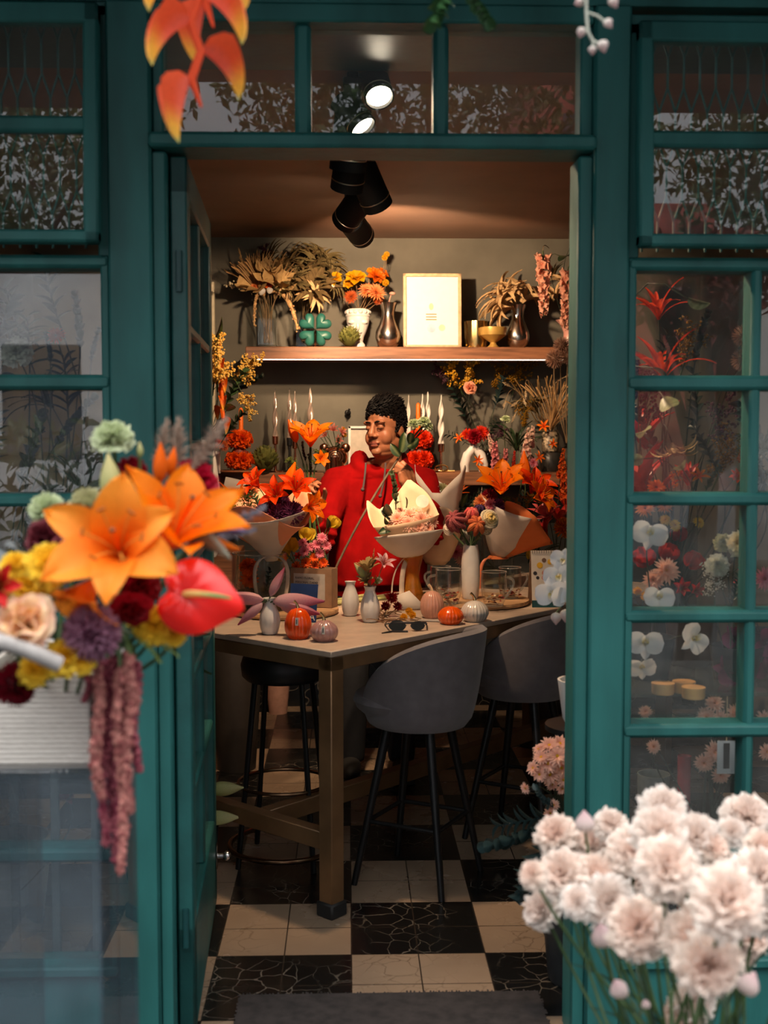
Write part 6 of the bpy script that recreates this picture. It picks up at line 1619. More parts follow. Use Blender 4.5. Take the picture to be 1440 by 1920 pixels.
# tall vase group right: mimosa, peach rose, snapdragons, grasses
gv, gb, gt = vase('black_vase', 'black vase behind the snapdragons carrying the tall yellow mimosa', 915, 845, 17, 6.74, PR_BOTTLE, mat('black_ceramic', (.015, .014, .014), rough=.25), zb=LZ)
for (k, px, py, Y, r, d, lb, nm, ct) in [('mimosa', 868, 742, 6.7, 72, (-.4, -.1, 1), 'yellow mimosa spray high left under the upper shelf', 'mimosa', 'mimosa'), ('mimosa', 880, 735, 6.7, 66, (.1, -.2, 1), 'yellow mimosa spray above the peach rose', 'mimosa', 'mimosa'), ('goldenrod', 930, 745, 6.72, 62, (.15, 0, 1), 'dull gold spray right of the yellow mimosa', 'goldenrod', 'filler'), ('goldenrod', 960, 740, 6.75, 72, (.35, 0, 1), 'dull gold spray under the shelf left of the allium', 'goldenrod', 'filler'), ('dusky_filler', 850, 720, 6.7, 42, (-.6, 0, .5), 'dusky pink filler left of the yellow mimosa', 'filler_spray', 'filler'),
    ('rose_blush', 881, 728, 6.6, 13, (.2, -.8, .3), 'single peach rose below the yellow mimosa', 'peach_rose', 'rose'), ('sprig_dark', 880, 800, 6.7, 80, (-.35, 0, 1), 'dark leafy branch rising behind the arch vase', 'leafy_branch', 'branch'), ('sprig_euca', 925, 770, 6.68, 60, (.3, -.1, .8), 'silver-green sprig below the gold sprays', 'leafy_sprig', 'sprig')]: fl(k, px, py, Y, r, d, lb, gt, name=nm, cat=ct, sm='k')
cvs, cb_, ct_ = vase('glass_vase', 'clear glass vase holding the pink snapdragons', 965, 850, 30, 6.52, PR_CYL, M_clear, zb=LZ)
for (k, px, py, Y, r, d, lb, nm) in [('snapdragon', 930, 895, 6.48, 68, (-.05, -.1, 1), 'pink snapdragon spike, leftmost of the group', 'snapdragon'), ('snapdragon_pale', 925, 850, 6.55, 38, (-.25, 0, 1), 'pale snapdragon tip over the leftmost pink one', 'snapdragon'), ('snapdragon', 945, 893, 6.5, 52, (.05, -.1, 1), 'short pink snapdragon spike, second from the left', 'snapdragon'), ('snapdragon_pale', 985, 868, 6.5, 66, (.08, -.1, 1), 'pale pink snapdragon spike above the orange lilies', 'snapdragon'), ('snapdragon_pale', 995, 842, 6.55, 44, (.1, 0, 1), 'cream snapdragon tip highest above the orange lilies', 'snapdragon'),
    ('bottlebrush_red', 962, 888, 6.46, 44, (.05, -.1, 1), 'red bottlebrush spike between the snapdragons', 'bottlebrush'), ('carn_green', 948, 786, 6.5, 9, (.1, -.4, .9), 'small cream scabious head on a thin stem above the snapdragons', 'scabious'), ('daisy_mauve', 1000, 868, 6.46, 11, (.3, -.9, .2), 'mauve bloom right of the pale snapdragon', 'mauve_flower'), ('freesia_orange', 1010, 858, 6.46, 14, (.3, -.8, .3), 'orange freesia right of the pale snapdragon', 'freesia'), ('rosette_blade', 968, 845, 6.62, 85, (.0, -.05, 1), 'tall narrow green blades rising behind the snapdragons', 'blade_leaves'),
    ('goldenrod', 978, 812, 6.6, 52, (.1, 0, 1), 'yellow filler cone between the bunny tails and snapdragons', 'goldenrod')]: fl(k, px, py, Y, r, d, lb, ct_ - V((0, 0, .12)), name=nm, sm='g')
pj, pjb, pjt = vase('patterned_jar', 'cream patterned jar of straw-coloured grass at the right end', 1032, 806, 16, 6.62, [(.85, 0), (1, .05), (1, .8), (.8, .92), (.7, 1)], mat('cream_pattern', (.42, .33, .22), rough=.5, var=.8, scale=60), bottom=848)
dj, djb, djt = vase('dark_jar', 'dark round-shouldered jar supporting the patterned jar', 1032, 848, 21, 6.62, [(.8, 0), (1, .2), (1, .8), (.8, .97), (.75, 1)], mat('dark_ceramic', (.03, .028, .026), rough=.35), zb=LZ, open_=False)
fl('straw', 1034, 808, 6.62, 100, (.12, -.1, 1), 'sheaf of straw-coloured grass in the patterned jar', pjt - V((0, 0, .03)), name='straw_sheaf', cat='dried grass')
fl('straw', 1030, 808, 6.6, 72, (.25, -.2, 1), 'shorter straw sheaf in the patterned jar leaning right', pjt - V((0, 0, .03)), name='straw_sheaf', cat='dried grass')
fl('reed', 1020, 812, 6.66, 112, (-.25, 0, 1), 'olive reeds fanning left from the patterned jar', pjt - V((0, 0, .03)), name='reeds', cat='dried grass')
fl('palm_dry2', 1005, 775, 6.66, 52, (-.4, 0, .9), 'olive feathery leaves left of the straw sheaf', pjt, name='dried_leaves', cat='dried leaves')
for i, (px, py, d) in enumerate([(950, 745, (-.3, -.2, -1)), (962, 728, (-.8, -.2, .5)), (968, 770, (-.3, -.2, -1)), (975, 748, (-.6, -.2, -.6)), (985, 725, (0, -.2, -1)), (980, 740, (.2, -.2, -1)), (1054, 710, (.8, -.2, .4)), (1062, 705, (.9, -.2, .3)), (1060, 786, (.9, -.2, .2))]):
    lbs = ['bunny-tail grass head leftmost, hanging', 'bunny-tail grass head reaching left under the shelf', 'bunny-tail grass head lowest, hanging over the snapdragons', 'bunny-tail grass head in the hanging cluster, middle one', 'bunny-tail grass head hanging highest in the cluster', 'bunny-tail grass head hanging right in the cluster', 'bunny-tail grass head right beside the allium stems', 'bunny-tail grass head right at the door post', 'bunny-tail grass head low beside the door post']
    fl('bunny_tail', px, py, 6.5, 22, d, lbs[i], pjt, name='bunny_tail', cat='dried grass', sr=.0012)
fl('freesia_orange', 1020, 800, 6.55, 15, (-.3, -.8, .4), 'orange freesia against the patterned jar', pjt - V((0, 0, .02)), name='freesia', sm='g')
fl('freesia_orange', 1036, 832, 6.54, 11, (.1, -.9, .1), 'small orange freesia hanging before the patterned jar', pjt - V((0, 0, .02)), name='freesia', sm='g')
# ------------------------------------------------------------------ things on the table
VDIR = V((0, 1, 0))
def tp(px, py, rpx=0):
    p = PZ(px, py, ZT); r = S(rpx, p.y); d = V((p.x, p.y, 0)).normalized(); return p + d * r, r
M_board = mat('round_board_wood', (.52, .30, .15), rough=.5, var=.3, scale=5, noise_stretch=(1, 10, 10))
def board(label, px, py, r):
    p, _ = tp(px, py); d = V((p.x, p.y, 0)).normalized(); c = p + d * r
    m = MB(); m.lathe([(r * .90, 0), (r * .98, .004), (r, .012), (r * .99, .020), (r * .95, .022), (0, .022)], 48, c); tag(m.build('serving_board', M_board), label, 'board'); return c
bl = board('round wooden board at the left end of the table under the glass cylinder', 535, 1165, .205)
br = board('round wooden board at the right of the table under the glass mugs', 893, 1146, .215)
ZB = ZT + .0221
def rim_of(o, c, r):
    adopt(MB().tube([c + V((r * .97 * math.cos(a), r * .97 * math.sin(a), 0)) for a in [q * PI / 20 for q in range(41)]], .0028, 6).build('rim', M_thick), o)
def tvase(name, label, px, top, bot, hw, prof, m, z=None, cat='vase', **k):
    z = ZT if z is None else z
    p = PZ(px, bot, z); r = S(hw, p.y); d = V((p.x, p.y, 0)).normalized(); c = p + d * r * prof[0][0]
    H = P(px, top, c.y).z - z
    b = MB(); pr = hollow(prof, k.pop('t', .08)) if k.pop('open_', True) else prof
    b.lathe([(q * r, zz_ * H) for q, zz_ in pr], k.pop('seg', 32), (c.x, c.y, z), mod=k.pop('mod', None), twist=k.pop('twist', None))
    o = b.build(name, m); tag(o, label, cat, k.pop('group', None))
    if name == 'glass_cylinder': rim_of(o, V((c.x, c.y, z + H)), r)
    return o, V((c.x, c.y, z)), V((c.x, c.y, z + H))
dia = lambda a, z: 1 + .022 * math.cos(12 * a) * math.cos(z * 210)
va, va0, va1 = tvase('bud_vase', 'white textured bud vase at the front left holding closed pink lilies', 506, 1121, 1191, 20, PR_BOTTLE, M_white, mod=dia, seg=72)
vb, vb0, vb1 = tvase('bud_vase', 'empty white textured bud vase before the red hoodie', 657, 1090, 1156, 17, PR_BOTTLE, M_white, mod=dia, seg=72)
vc, vc0, vc1 = tvase('bud_vase', 'white textured bud vase holding dried succulents and a small pink lily', 694, 1099, 1168, 19, PR_BOTTLE, M_white, mod=dia, seg=72)
vd, vd0, vd1 = tvase('crochet_vase', 'tall smooth white vase holding the crocheted flowers', 882, 1022, 1124, 18, [(.75, 0), (.85, .04), (.97, .25), (1, .45), (.97, .7), (.82, .92), (.76, 1)], M_white, z=ZB)
# pumpkins
def pumpkin(label, px, top, bot, hw, m, stemm, ribs=16, tall=.5, tagged=False):
    p = PZ(px, bot, ZT); r = S(hw, p.y); c = p + V((p.x, p.y, 0)).normalized() * r * .5
    H = P(px, top, c.y).z - ZT
    t = thing('ceramic_pumpkin', label, 'pumpkin', c)
    b = MB(); n = 16; prof = [(r * max(.02, (math.sin(PI * (.12 + .88 * k / n)) ** tall)), H * k / n) for k in range(n + 1)]
    b.lathe(prof, 96, c, mod=lambda a, z: 1 - .07 * (1 - abs(math.sin(ribs * a / 2)) ** .55), cap1=True); adopt(b.build('body', m), t)
    b = MB(); b.tube(bez(c + V((0, 0, H - .006)), c + V((0, 0, H + r * .3)), c + V((-r * .30, 0, H + r * .48)), 6), [r * .16, r * .12, r * .10, r * .09, r * .09, r * .10, r * .11], 9); adopt(b.build('stem', stemm), t)
    if tagged:
        q = c + V((-r * .05, -r * 1.02, H * .62)); b = MB(); b.box(q.x - .005, q.y - .003, q.z - .014, q.x + .005, q.y - .001, q.z + .012, .0008); o = b.build('price_tag', mat('tag_paper', (.7, .7, .62), rough=.6)); adopt(o, t)
        b = MB(); b.box(q.x - .002, q.y - .0036, q.z - .009, q.x + .001, q.y - .0031, q.z + .006); o2 = b.build('tag_print', M_black); adopt(o2, o)
        b = MB(); b.tube(bez(q + V((0, -.002, .012)), q + V((0, -.012, H * .38)), c + V((0, 0, H + .004)), 8), .0006, 4); adopt(b.build('string', M_goldw), o)
    return t
G = lambda n, c: mat(n, c, rough=.18, var=.1, coat=.5)
M_gstem = mat('gold_stem', (.8, .52, .22), rough=.25, metal=1)
pumpkin('tall orange ceramic pumpkin with a tag at the front left', 559, 1139, 1199, 26, G('orange_glaze', C(225, 75, 10)), M_gstem, 20, .42, True)
pumpkin('squat mauve-grey ceramic pumpkin at the table corner', 608, 1162, 1204, 27, G('mauve_glaze', C(165, 125, 122)), M_gstem, 18, .5, True)
pumpkin('tall pale pink ceramic pumpkin behind the small orange one', 810, 1107, 1160, 23, G('pink_glaze', C(205, 150, 128)), M_goldw, 20, .42)
pumpkin('small squat orange ceramic pumpkin on the table edge', 845, 1136, 1172, 25, G('orange_glaze2', C(230, 85, 8)), mat('brown_stem2', (.2, .10, .04), rough=.5), 20, .5)
pumpkin('white ceramic pumpkin with a gold stem before the round board', 890, 1125, 1167, 27, G('white_glaze', C(205, 195, 185)), M_gstem, 22, .5)
# left glass cylinder on the board
gc, gc0, gc1 = tvase('glass_cylinder', 'wide clear glass cylinder on the left board with an orange bloom inside', 487, 1037, 1150, 53, PR_CYL, M_clear, z=ZB, t=.05)
putp('marigold', 466, 1062, gc0.y, 18, (-.1, -.5, .8), parent=gc, name='orange_bloom', plabel='orange bloom inside the glass'); putp('daisy_redorange', 468, 1085, gc0.y, 20, (-.1, -.9, -.3), parent=gc, name='orange_bloom')
adopt(MB().lathe([(0, .006), (S(49, gc0.y), .006), (S(49, gc0.y), .07), (0, .07)], 32, gc0).build('water', glass_mat('water', tint=(.80, .84, .72), ior=1.33)), gc)
putp('sprig_dark', 500, 1130, gc0.y, 60, (.0, -.1, 1), parent=gc, name='stems'); putp('sprig_green', 480, 1140, gc0.y - .03, 32, (-.5, -.1, .6), parent=gc, name='stems')
# paper wraps
def paper(name, c, tr=.2): return mat(name, c, rough=.75, transl=tr, var=.08, scale=12, bump=.1, bscale=8)
M_pwhite = paper('white_wrap', (.74, .66, .58)); M_ppeach = paper('peach_wrap', C(240, 165, 125)); M_porange = paper('orange_wrap', C(225, 120, 60)); M_pbeige = paper('beige_wrap', C(235, 205, 170))
def wrap(parent, name, base, top, r0, r1, edge, m, a0=-180, a1=180, seg=56, nu=10, flare=1.25, pleat=.03, off=0, sq=1.0):
    base, top = V(base), V(top); ax = (top - base); H = ax.length; ax.normalize()
    fx = V((0, -1, 0)); fx = (fx - ax * fx.dot(ax)).normalized(); fy = ax.cross(fx)
    b = MB()
    def fn(u, w):
        a = math.radians(lerp(a0, a1, w)); h = u * (H + edge(math.degrees(a)) * u)
        r = lerp(r0, r1, u ** flare) + off; r *= 1 + pleat * math.sin(a * 9) * u
        return base + ax * h + (fx * math.cos(a) * sq + fy * math.sin(a)) * r
    b.grid(fn, nu, seg)
    o = b.build(name, m); adopt(o, parent)
    md = o.modifiers.new('thickness', 'SOLIDIFY'); md.thickness = .0015
    return o
def bouquet(label, base, items, name='wrapped_bouquet'):
    t = thing(name, label, 'bouquet', base)
    for it in items:
        key, px, py, Y, r, d = it[:6]; kw = dict(it[6]) if len(it) > 6 else {}
        kw.setdefault('roll', R.uniform(0, 6)); kw['stem'] = V(base) + V((R.uniform(-.01, .01), R.uniform(-.01, .01), .03)); kw.setdefault('sr', .002)
        putp(key, px, py, Y, r, d, parent=t, **kw)
    return t
# left bouquet in the glass cylinder
b0 = V((P(510, 1060, gc0.y).x, gc0.y, P(510, 1052, gc0.y).z)); Yb = gc0.y; b1 = P(500, 968, Yb)
B1 = bouquet('bouquet with fiery orange-red lilies in white and peach paper, at the left', b0, [
    ('lily_red', 553, 925, Yb - .06, 52, (.15, -.75, .6), {'name': 'red_lily'}), ('lily_side', 575, 950, Yb - .08, 42, (.7, -.6, .1), {'name': 'orange_lily'}), ('lily_red', 486, 915, Yb, 46, (-.5, -.5, .7), {'name': 'red_lily'}), ('lily_red', 520, 935, Yb - .05, 48, (-.2, -.8, .5), {'name': 'red_lily'}), ('bud_orange', 536, 918, Yb - .02, 55, (.35, -.1, 1), {'name': 'lily_bud'}),
    ('aster_purple', 548, 962, Yb - .10, 25, (.2, -.8, .5)), ('aster_purple', 520, 966, Yb - .09, 24, (0, -.8, .5)), ('dahlia_wine', 498, 962, Yb - .06, 24, (-.2, -.7, .6)), ('aster_purple', 530, 945, Yb - .04, 18, (-.1, -.8, .5)), ('daisy_orange', 487, 980, Yb - .10, 12, (-.3, -.8, .5)), ('carn_yellow', 500, 978, Yb - .10, 8, (0, -.8, .5)), ('green_filler', 455, 985, Yb, 45, (-.5, -.2, .8)), ('sprig_green', 490, 965, Yb, 58, (-.3, -.2, .9)), ('sprig_light', 482, 940, Yb - .02, 26, (-.3, -.5, .8)), ('green_filler', 478, 965, Yb - .05, 40, (-.4, -.3, .7)), ('sprig_dark', 515, 985, Yb - .03, 70, (.1, -.1, 1)), ('daisy_orange', 470, 925, Yb + .03, 26, (-.5, -.5, .6))])
wrap(B1, 'peach_paper', b0, b1, .014, S(90, Yb), lambda a: .055 * math.cos(math.radians(a * 2.5 + 60)) + .05 * (1 - math.cos(math.radians(a))) / 2, M_ppeach, pleat=.03)
wrap(B1, 'white_paper', b0, b1, .017, S(92, Yb), lambda a: -.01 + .045 * (abs(a) / 88) ** 1.5, M_pwhite, -88, 88, off=.004, pleat=.012)
m = MB()
for s in (-1, 1):
    q = bez(b0 + V((0, -.02, .02)), b0 + V((s * .09, -.05, .03)), b0 + V((s * .05, -.05, -.14)), 10)
    m.add([v + V((dx, 0, 0)) for v in q for dx in (-.007, .007)], [(2 * i, 2 * i + 1, 2 * i + 3, 2 * i + 2) for i in range(10)])
o = m.build('ribbon', mat('ribbon_cream', (.6, .48, .38), rough=.4)); o.modifiers.new('thickness', 'SOLIDIFY').thickness = .001; adopt(o, B1)
# amber vase with the peach daisy bouquet
M_amberg = M_amber
am, am0, am1 = tvase('amber_vase', 'waisted amber glass vase under the peach daisy bouquet', 771, 1036, 1132, 24, [(.9, 0), (1, .03), (.92, .18), (.68, .42), (.62, .55), (.72, .72), (.95, .95), (1.0, 1)], M_amber, mod=lambda a, z: 1 + .04 * math.cos(10 * a), seg=80)
Yc = am0.y; c0 = V((am0.x, Yc, am1.z - .02)); c1_ = P(760, 985, Yc)
B2 = bouquet('bouquet of peach daisies and green leaves in beige paper, centre of the table', c0, [
    ('daisy_peach', 745, 975, Yc - .09, 19, (-.1, -.75, .6)), ('daisy_peach', 768, 967, Yc - .06, 18, (0, -.7, .7)), ('daisy_peach', 790, 976, Yc - .09, 20, (.2, -.75, .6)), ('daisy_peach', 766, 984, Yc - .11, 18, (0, -.85, .45)), ('daisy_peach', 808, 978, Yc - .05, 16, (.4, -.7, .5)), ('daisy_peach', 752, 962, Yc - .02, 15, (-.1, -.5, .8)), ('daisy_pink', 780, 960, Yc - .02, 15, (.1, -.5, .8)), ('daisy_pink', 738, 985, Yc - .09, 14, (-.4, -.8, .3)), ('daisy_peach', 787, 988, Yc - .11, 15, (.1, -.9, .3)), ('daisy_peach', 803, 990, Yc - .09, 13, (.3, -.9, .2)),
    ('leaf_one', 735, 965, Yc - .08, 46, (-.75, -.4, .6), {'roll': 0}), ('leaf_one', 728, 980, Yc - .10, 40, (-.6, -.6, .3), {'roll': .5}), ('leaf_one', 735, 990, Yc - .10, 34, (-.8, -.6, -.1)), ('sprig_dark', 745, 985, Yc - .08, 40, (-.6, -.4, .4)), ('sprig_green', 742, 960, Yc + .0, 72, (.02, -.05, 1)), ('leaf_one', 760, 955, Yc, 30, (.5, -.3, .8))])
wrap(B2, 'beige_paper', c0, c1_, .02, S(66, Yc), lambda a: .11 * max(0, 1 - abs(a + 112) / 48) ** .85 + .16 * max(0, 1 - min(abs(a - 158), abs(a + 202)) / 62) ** .85 + .02, M_pbeige, flare=.8, pleat=.01)
wrap(B2, 'outer_paper', c0, P(766, 1000, Yc), .024, S(64, Yc), lambda a: .012 * math.cos(math.radians(a)), M_pwhite, -105, 105, flare=.62, off=.006, pleat=.01)
m = MB(); q = bez(c0 + V((-.02, -.03, -.005)), c0 + V((-.05, -.05, -.06)), c0 + V((-.038, -.055, -.20)), 10); m.add([v + V((dx, 0, 0)) for v in q for dx in (-.010, .010)], [(2 * i, 2 * i + 1, 2 * i + 3, 2 * i + 2) for i in range(10)])
q = bez(c0 + V((-.03, -.03, 0)), c0 + V((-.085, -.03, -.05)), c0 + V((-.08, -.04, -.16)), 10); m.add([v + V((dx, 0, 0)) for v in q for dx in (-.003, .003)], [(2 * i, 2 * i + 1, 2 * i + 3, 2 * i + 2) for i in range(10)])
o = m.build('ribbon', MATS['ribbon_cream']); o.modifiers.new('thickness', 'SOLIDIFY').thickness = .001; adopt(o, B2)
lc = P(792, 940, Yc + .045); m = MB(); m.T = TRS(lc, (-.05, -.97, .2)); m.lathe([(0, 0), (.027, 0), (.027, .001), (0, .001)], 28, cap0=False); o = m.build('round_sticker', mat('sticker_paper', (.78, .68, .58), rough=.5)); adopt(o, B2)
m = MB(); m.T = TRS(lc + V((0, -.002, 0)), (-.05, -.97, .2))
# tall white bouquet behind
gt0 = PZ(818, 1104, ZT) + V((0, .08, 0)); Yt = gt0.y
m = MB(); m.lathe([(S(27, Yt) * q, z) for q, z in hollow([(1, 0), (1, .02), (1, .20), (1, .24)], .06)], 32, gt0); o = m.build('glass_cylinder', M_clear); tag(o, 'clear glass cylinder with the tall white paper bouquet behind the peach daisies', 'vase'); rim_of(o, gt0 + V((0, 0, .24)), S(27, Yt))
t0 = V((gt0.x, Yt, ZT + .10)); t1 = P(822, 935, Yt)
B3 = bouquet('tall white paper bouquet standing behind the peach daisies', t0, [('hydrangea_white', 805, 925, Yt - .02, 22, (-.2, -.7, .6)), ('carn_beige', 828, 922, Yt, 18, (.2, -.7, .6)), ('sprig_green', 780, 940, Yt, 40, (-.7, -.2, .5)), ('sprig_dark', 860, 960, Yt, 60, (.6, -.1, .7))])
wrap(B3, 'white_paper', t0, t1, .03, S(48, Yt), lambda a: .03 + .12 * max(0, 1 - abs(a + 95) / 75) ** .8 + .13 * max(0, 1 - abs(a - 75) / 75) ** .8 + .05 * max(0, 1 - min(abs(a - 180), abs(a + 180)) / 40), M_pwhite, flare=.6, pleat=.02)
wrap(B3, 'peach_paper', t0, P(826, 960, Yt), .034, S(46, Yt), lambda a: .03 * math.cos(math.radians(a * 3)), M_pbeige, -120, 120, flare=.55, off=.008, pleat=.02)
# right bouquet with orange lilies
gr0 = PZ(936, 1104, ZT) + V((0, .06, 0)); Yr = gr0.y
m = MB(); m.lathe([(S(31, Yr) * q, z) for q, z in hollow([(1, 0), (1, .02), (1, .22), (1, .26)], .06)], 32, gr0); o = m.build('glass_cylinder', M_clear); tag(o, 'clear glass cylinder under the orange lily bouquet on the right', 'vase'); rim_of(o, gr0 + V((0, 0, .26)), S(31, Yr))
adopt(MB().lathe([(0, .006), (S(28, Yr), .006), (S(28, Yr), .09), (0, .09)], 24, gr0).build('water', MATS['water']), o)
r0_ = V((gr0.x, Yr, P(936, 1045, Yr).z)); r1_ = P(978, 965, Yr)
B4 = bouquet('bouquet of big orange lilies in orange kraft and white paper, at the right', r0_, [
    ('lily_orange2', 942, 925, Yr - .10, 72, (-.15, -.65, .75), {'name': 'orange_lily', 'roll': .5}), ('lily_red', 995, 925, Yr - .06, 58, (.3, -.6, .75), {'name': 'orange_lily', 'roll': .3}), ('lily_side', 1005, 935, Yr - .12, 46, (.6, -.6, .3), {'name': 'orange_lily'}), ('bud_orange', 985, 905, Yr - .05, 60, (-.05, 0, 1), {'name': 'lily_bud'}), ('bud_orange', 978, 900, Yr - .02, 34, (.1, 0, 1), {'name': 'lily_bud'}),
    ('aster_purple', 935, 948, Yr - .12, 15, (-.1, -.9, .3)), ('daisy_mauve', 920, 946, Yr - .12, 13, (-.2, -.9, .3)), ('celosia', 918, 930, Yr - .05, 16, (-.3, -.7, .5)), ('daisy_orange', 903, 942, Yr - .06, 18, (-.5, -.7, .4)), ('daisy_mauve', 912, 936, Yr - .04, 11, (-.3, -.7, .6)), ('goldenrod', 985, 955, Yr - .10, 30, (.1, -.5, .8)), ('goldenrod', 965, 958, Yr - .11, 26, (0, -.6, .7)), ('green_filler', 950, 955, Yr - .1, 26, (-.1, -.6, .7)), ('green_filler', 1005, 955, Yr - .08, 30, (.4, -.4, .7)), ('sprig_dark', 880, 960, Yr, 52, (-.8, -.1, .5)), ('sprig_dark', 975, 955, Yr, 50, (.2, -.3, .8))])
wrap(B4, 'orange_paper', r0_, r1_, .02, S(76, Yr), lambda a: .04 * math.cos(math.radians(a * 2 + 30)) - .01, M_porange, flare=.85, pleat=.04)
wrap(B4, 'white_paper', r0_, P(962, 972, Yr), .026, S(74, Yr), lambda a: .02 + .06 * (abs(a + 20) / 80) ** 2, M_pwhite, -100, 30, off=.006, flare=.9, pleat=.015)
wrap(B4, 'orange_skirt', V((gr0.x, Yr, ZT + .13)), r0_ + V((0, 0, .01)), .05, .035, lambda a: 0, M_porange, flare=1, pleat=.06)
m = MB(); q = bez(r0_ + V((-.03, -.03, .0)), r0_ + V((-.10, -.05, .02)), r0_ + V((-.085, -.05, -.19)), 10); m.add([v + V((dx, 0, 0)) for v in q for dx in (-.008, .008)], [(2 * i, 2 * i + 1, 2 * i + 3, 2 * i + 2) for i in range(10)])
o = m.build('ribbon', mat('ribbon_orange', C(225, 130, 90), rough=.4)); o.modifiers.new('thickness', 'SOLIDIFY').thickness = .001; adopt(o, B4)
# crocheted flowers
M_yarn = vmat('yarn', rough=.95, transl=.05, var=.3, scale=260, bump=.8, bscale=220)
def crochet(kind, px, py, Y, r, d, c0, c1, label):
    p = P(px, py, Y); s_ = S(r, Y); m = MB(); m.T = TRS(p, d, s_, R.uniform(0, 6)); rr = random.Random(int(px))
    if kind == 'ball':
        for k in range(8):
            a = k * PI / 4
            for j in range(3): m.tube(bez((math.cos(a) * .1, math.sin(a) * .1, .8 - j * .1), (math.cos(a + j * .3) * .95, math.sin(a + j * .3) * .95, .9 - j * .45), (math.cos(a + .5) * .8, math.sin(a + .5) * .8, -.35), 7), .16, 7, col=lerpc(c0, c1, rr.random()))
        m.ball((0, 0, .15), .75, 14, 10, col=c0)
    elif kind == 'rose':
        for k in range(4):
            rad = .25 + .22 * k; m.tube([(rad * math.cos(a), rad * math.sin(a), .45 - .13 * k + .08 * math.sin(3 * a + k)) for a in [j * PI / 9 for j in range(19)]], .16, 7, col=lerpc(c0, c1, k / 3))
        m.ball((0, 0, .1), .6, 12, 8, (1.2, 1.2, .6), col=c1)
    else:
        for k in range(7):
            a = k * 2 * PI / 7; m.tube(bez((0, 0, .6), (math.cos(a) * .7, math.sin(a) * .7, .75), (math.cos(a) * .95, math.sin(a) * .95, -.5), 8), [.10, .18, .24, .28, .3, .3, .26, .2, .08], 8, col=lerpc(c0, c1, (k % 2)))
        m.ball((0, 0, 0), .7, 12, 8, col=c0)
    o = m.build('crocheted_flower', M_yarn); tag(o, label, 'crocheted flower')
    adopt(MB().tube(bez(p, p - V(d).normalized() * s_ * 1.5 + V((0, 0, -.02)), vd1 + V((0, 0, -.03)), 8), .0035, 6).build('stem', mat('green_yarn', (.10, .16, .06), rough=.9)), o)
Yv = vd0.y
crochet('ball', 856, 978, Yv - .05, 22, (-.5, -.7, .5), C(140, 60, 65), C(175, 90, 90), 'mauve crocheted peony leftmost in the tall white vase')
crochet('tulip', 884, 964, Yv + .0, 15, (0, -.4, .9), C(205, 75, 75), C(220, 110, 100), 'coral crocheted bloom at the top of the tall white vase')
crochet('tulip', 893, 985, Yv - .05, 19, (.1, -.8, .4), C(185, 85, 45), C(210, 115, 65), 'rust-orange crocheted bloom low in the middle of the tall white vase')
crochet('rose', 917, 974, Yv - .04, 19, (.4, -.8, .4), C(235, 200, 120), C(225, 210, 180), 'cream crocheted rose with a yellow heart rightmost in the tall white vase')
crochet('rose', 912, 990, Yv - .02, 13, (.4, -.8, .0), C(225, 205, 165), C(215, 200, 170), 'small cream crocheted rose under the yellow-hearted one')
crochet('tulip', 899, 955, Yv + .02, 11, (.1, -.3, .9), C(45, 25, 60), C(70, 40, 90), 'dark purple crocheted lavender behind the cream rose')
crochet('rose', 842, 992, Yv, 12, (-.5, -.7, .1), C(225, 205, 185), C(215, 195, 175), 'small white crocheted bloom under the mauve peony')
for (px, py, d, lb) in [(868, 1005, (-.6, -.5, .4), 'green crocheted leaf under the mauve peony'), (893, 1012, (.5, -.5, .5), 'green crocheted leaf under the cream rose')]:
    putp('leaf_one', px, py, Yv - .03, 24, d, label=lb, cat='crocheted leaf', name='crocheted_leaf', stem=vd1 + V((0, 0, -.02)))
# glass mugs on the right board
def mug(label, px, top, bot, hw, side):
    p = PZ(px, bot, ZB); r = S(hw, p.y); c = p + V((p.x, p.y, 0)).normalized() * r * .7; H = P(px, top, c.y).z - ZB
    t = thing('glass_mug', label, 'mug', c, None)
    b = MB(); b.lathe([(r * .66, .0), (r * .7, .004), (r * .92, H * .25), (r, H * .55), (r * .95, H)], 32, c); b.lathe([(0, H * .16), (r * .55, H * .18), (r * .80, H * .35), (r * .88, H * .6), (r * .93, H)], 32, c, cap0=False); b.mi = 1; b.tube([c + V((r * .95 * math.cos(a), r * .95 * math.sin(a), H)) for a in [q * PI / 16 for q in range(33)]], .0022, 6); b.tube([c + V((r * .68 * math.cos(a), r * .68 * math.sin(a), .003)) for a in [q * PI / 16 for q in range(33)]], .003, 6); adopt(b.build('double_wall', [M_clear, M_thick]), t)
    b = MB(); b.tube(bez(c + V((side * r * .95, 0, H * .82)), c + V((side * r * 2.1, 0, H * .80)), c + V((side * r * .9, 0, H * .25)), 12), .005, 8); adopt(b.build('handle', M_thick), t)
    b = MB()
    for k in range(26):
        a = R.uniform(0, 6.3); q = R.uniform(.1, .8) * r; b.T = TRS(c + V((q * math.cos(a), q * math.sin(a), H * R.uniform(.06, .3))), (R.uniform(-1, 1), R.uniform(-1, 1), 1), .016 * R.uniform(.6, 1.3)); col = R.choice([C(200, 90, 60), C(225, 170, 110), C(150, 50, 60), C(230, 205, 180), C(110, 60, 40)]); petal(b, 1, .6, 20, 30, .2, wround, 0, 3, col, col, 3, 3)
    adopt(stuff(b.build('dried_petals', M_dry)), t)
mug('double-walled glass mug on the board left of the tall white vase, handle to the left', 841, 1067, 1134, 26, -1)
mug('double-walled glass mug at the back left, handle behind the pink pumpkin', 826, 1062, 1122, 20, -1)
mug('double-walled glass mug right of the tall white vase, nearest the front', 926, 1072, 1138, 25, 1)
mug('double-walled glass mug at the right back of the board with its handle to the right', 956, 1064, 1124, 22, 1)
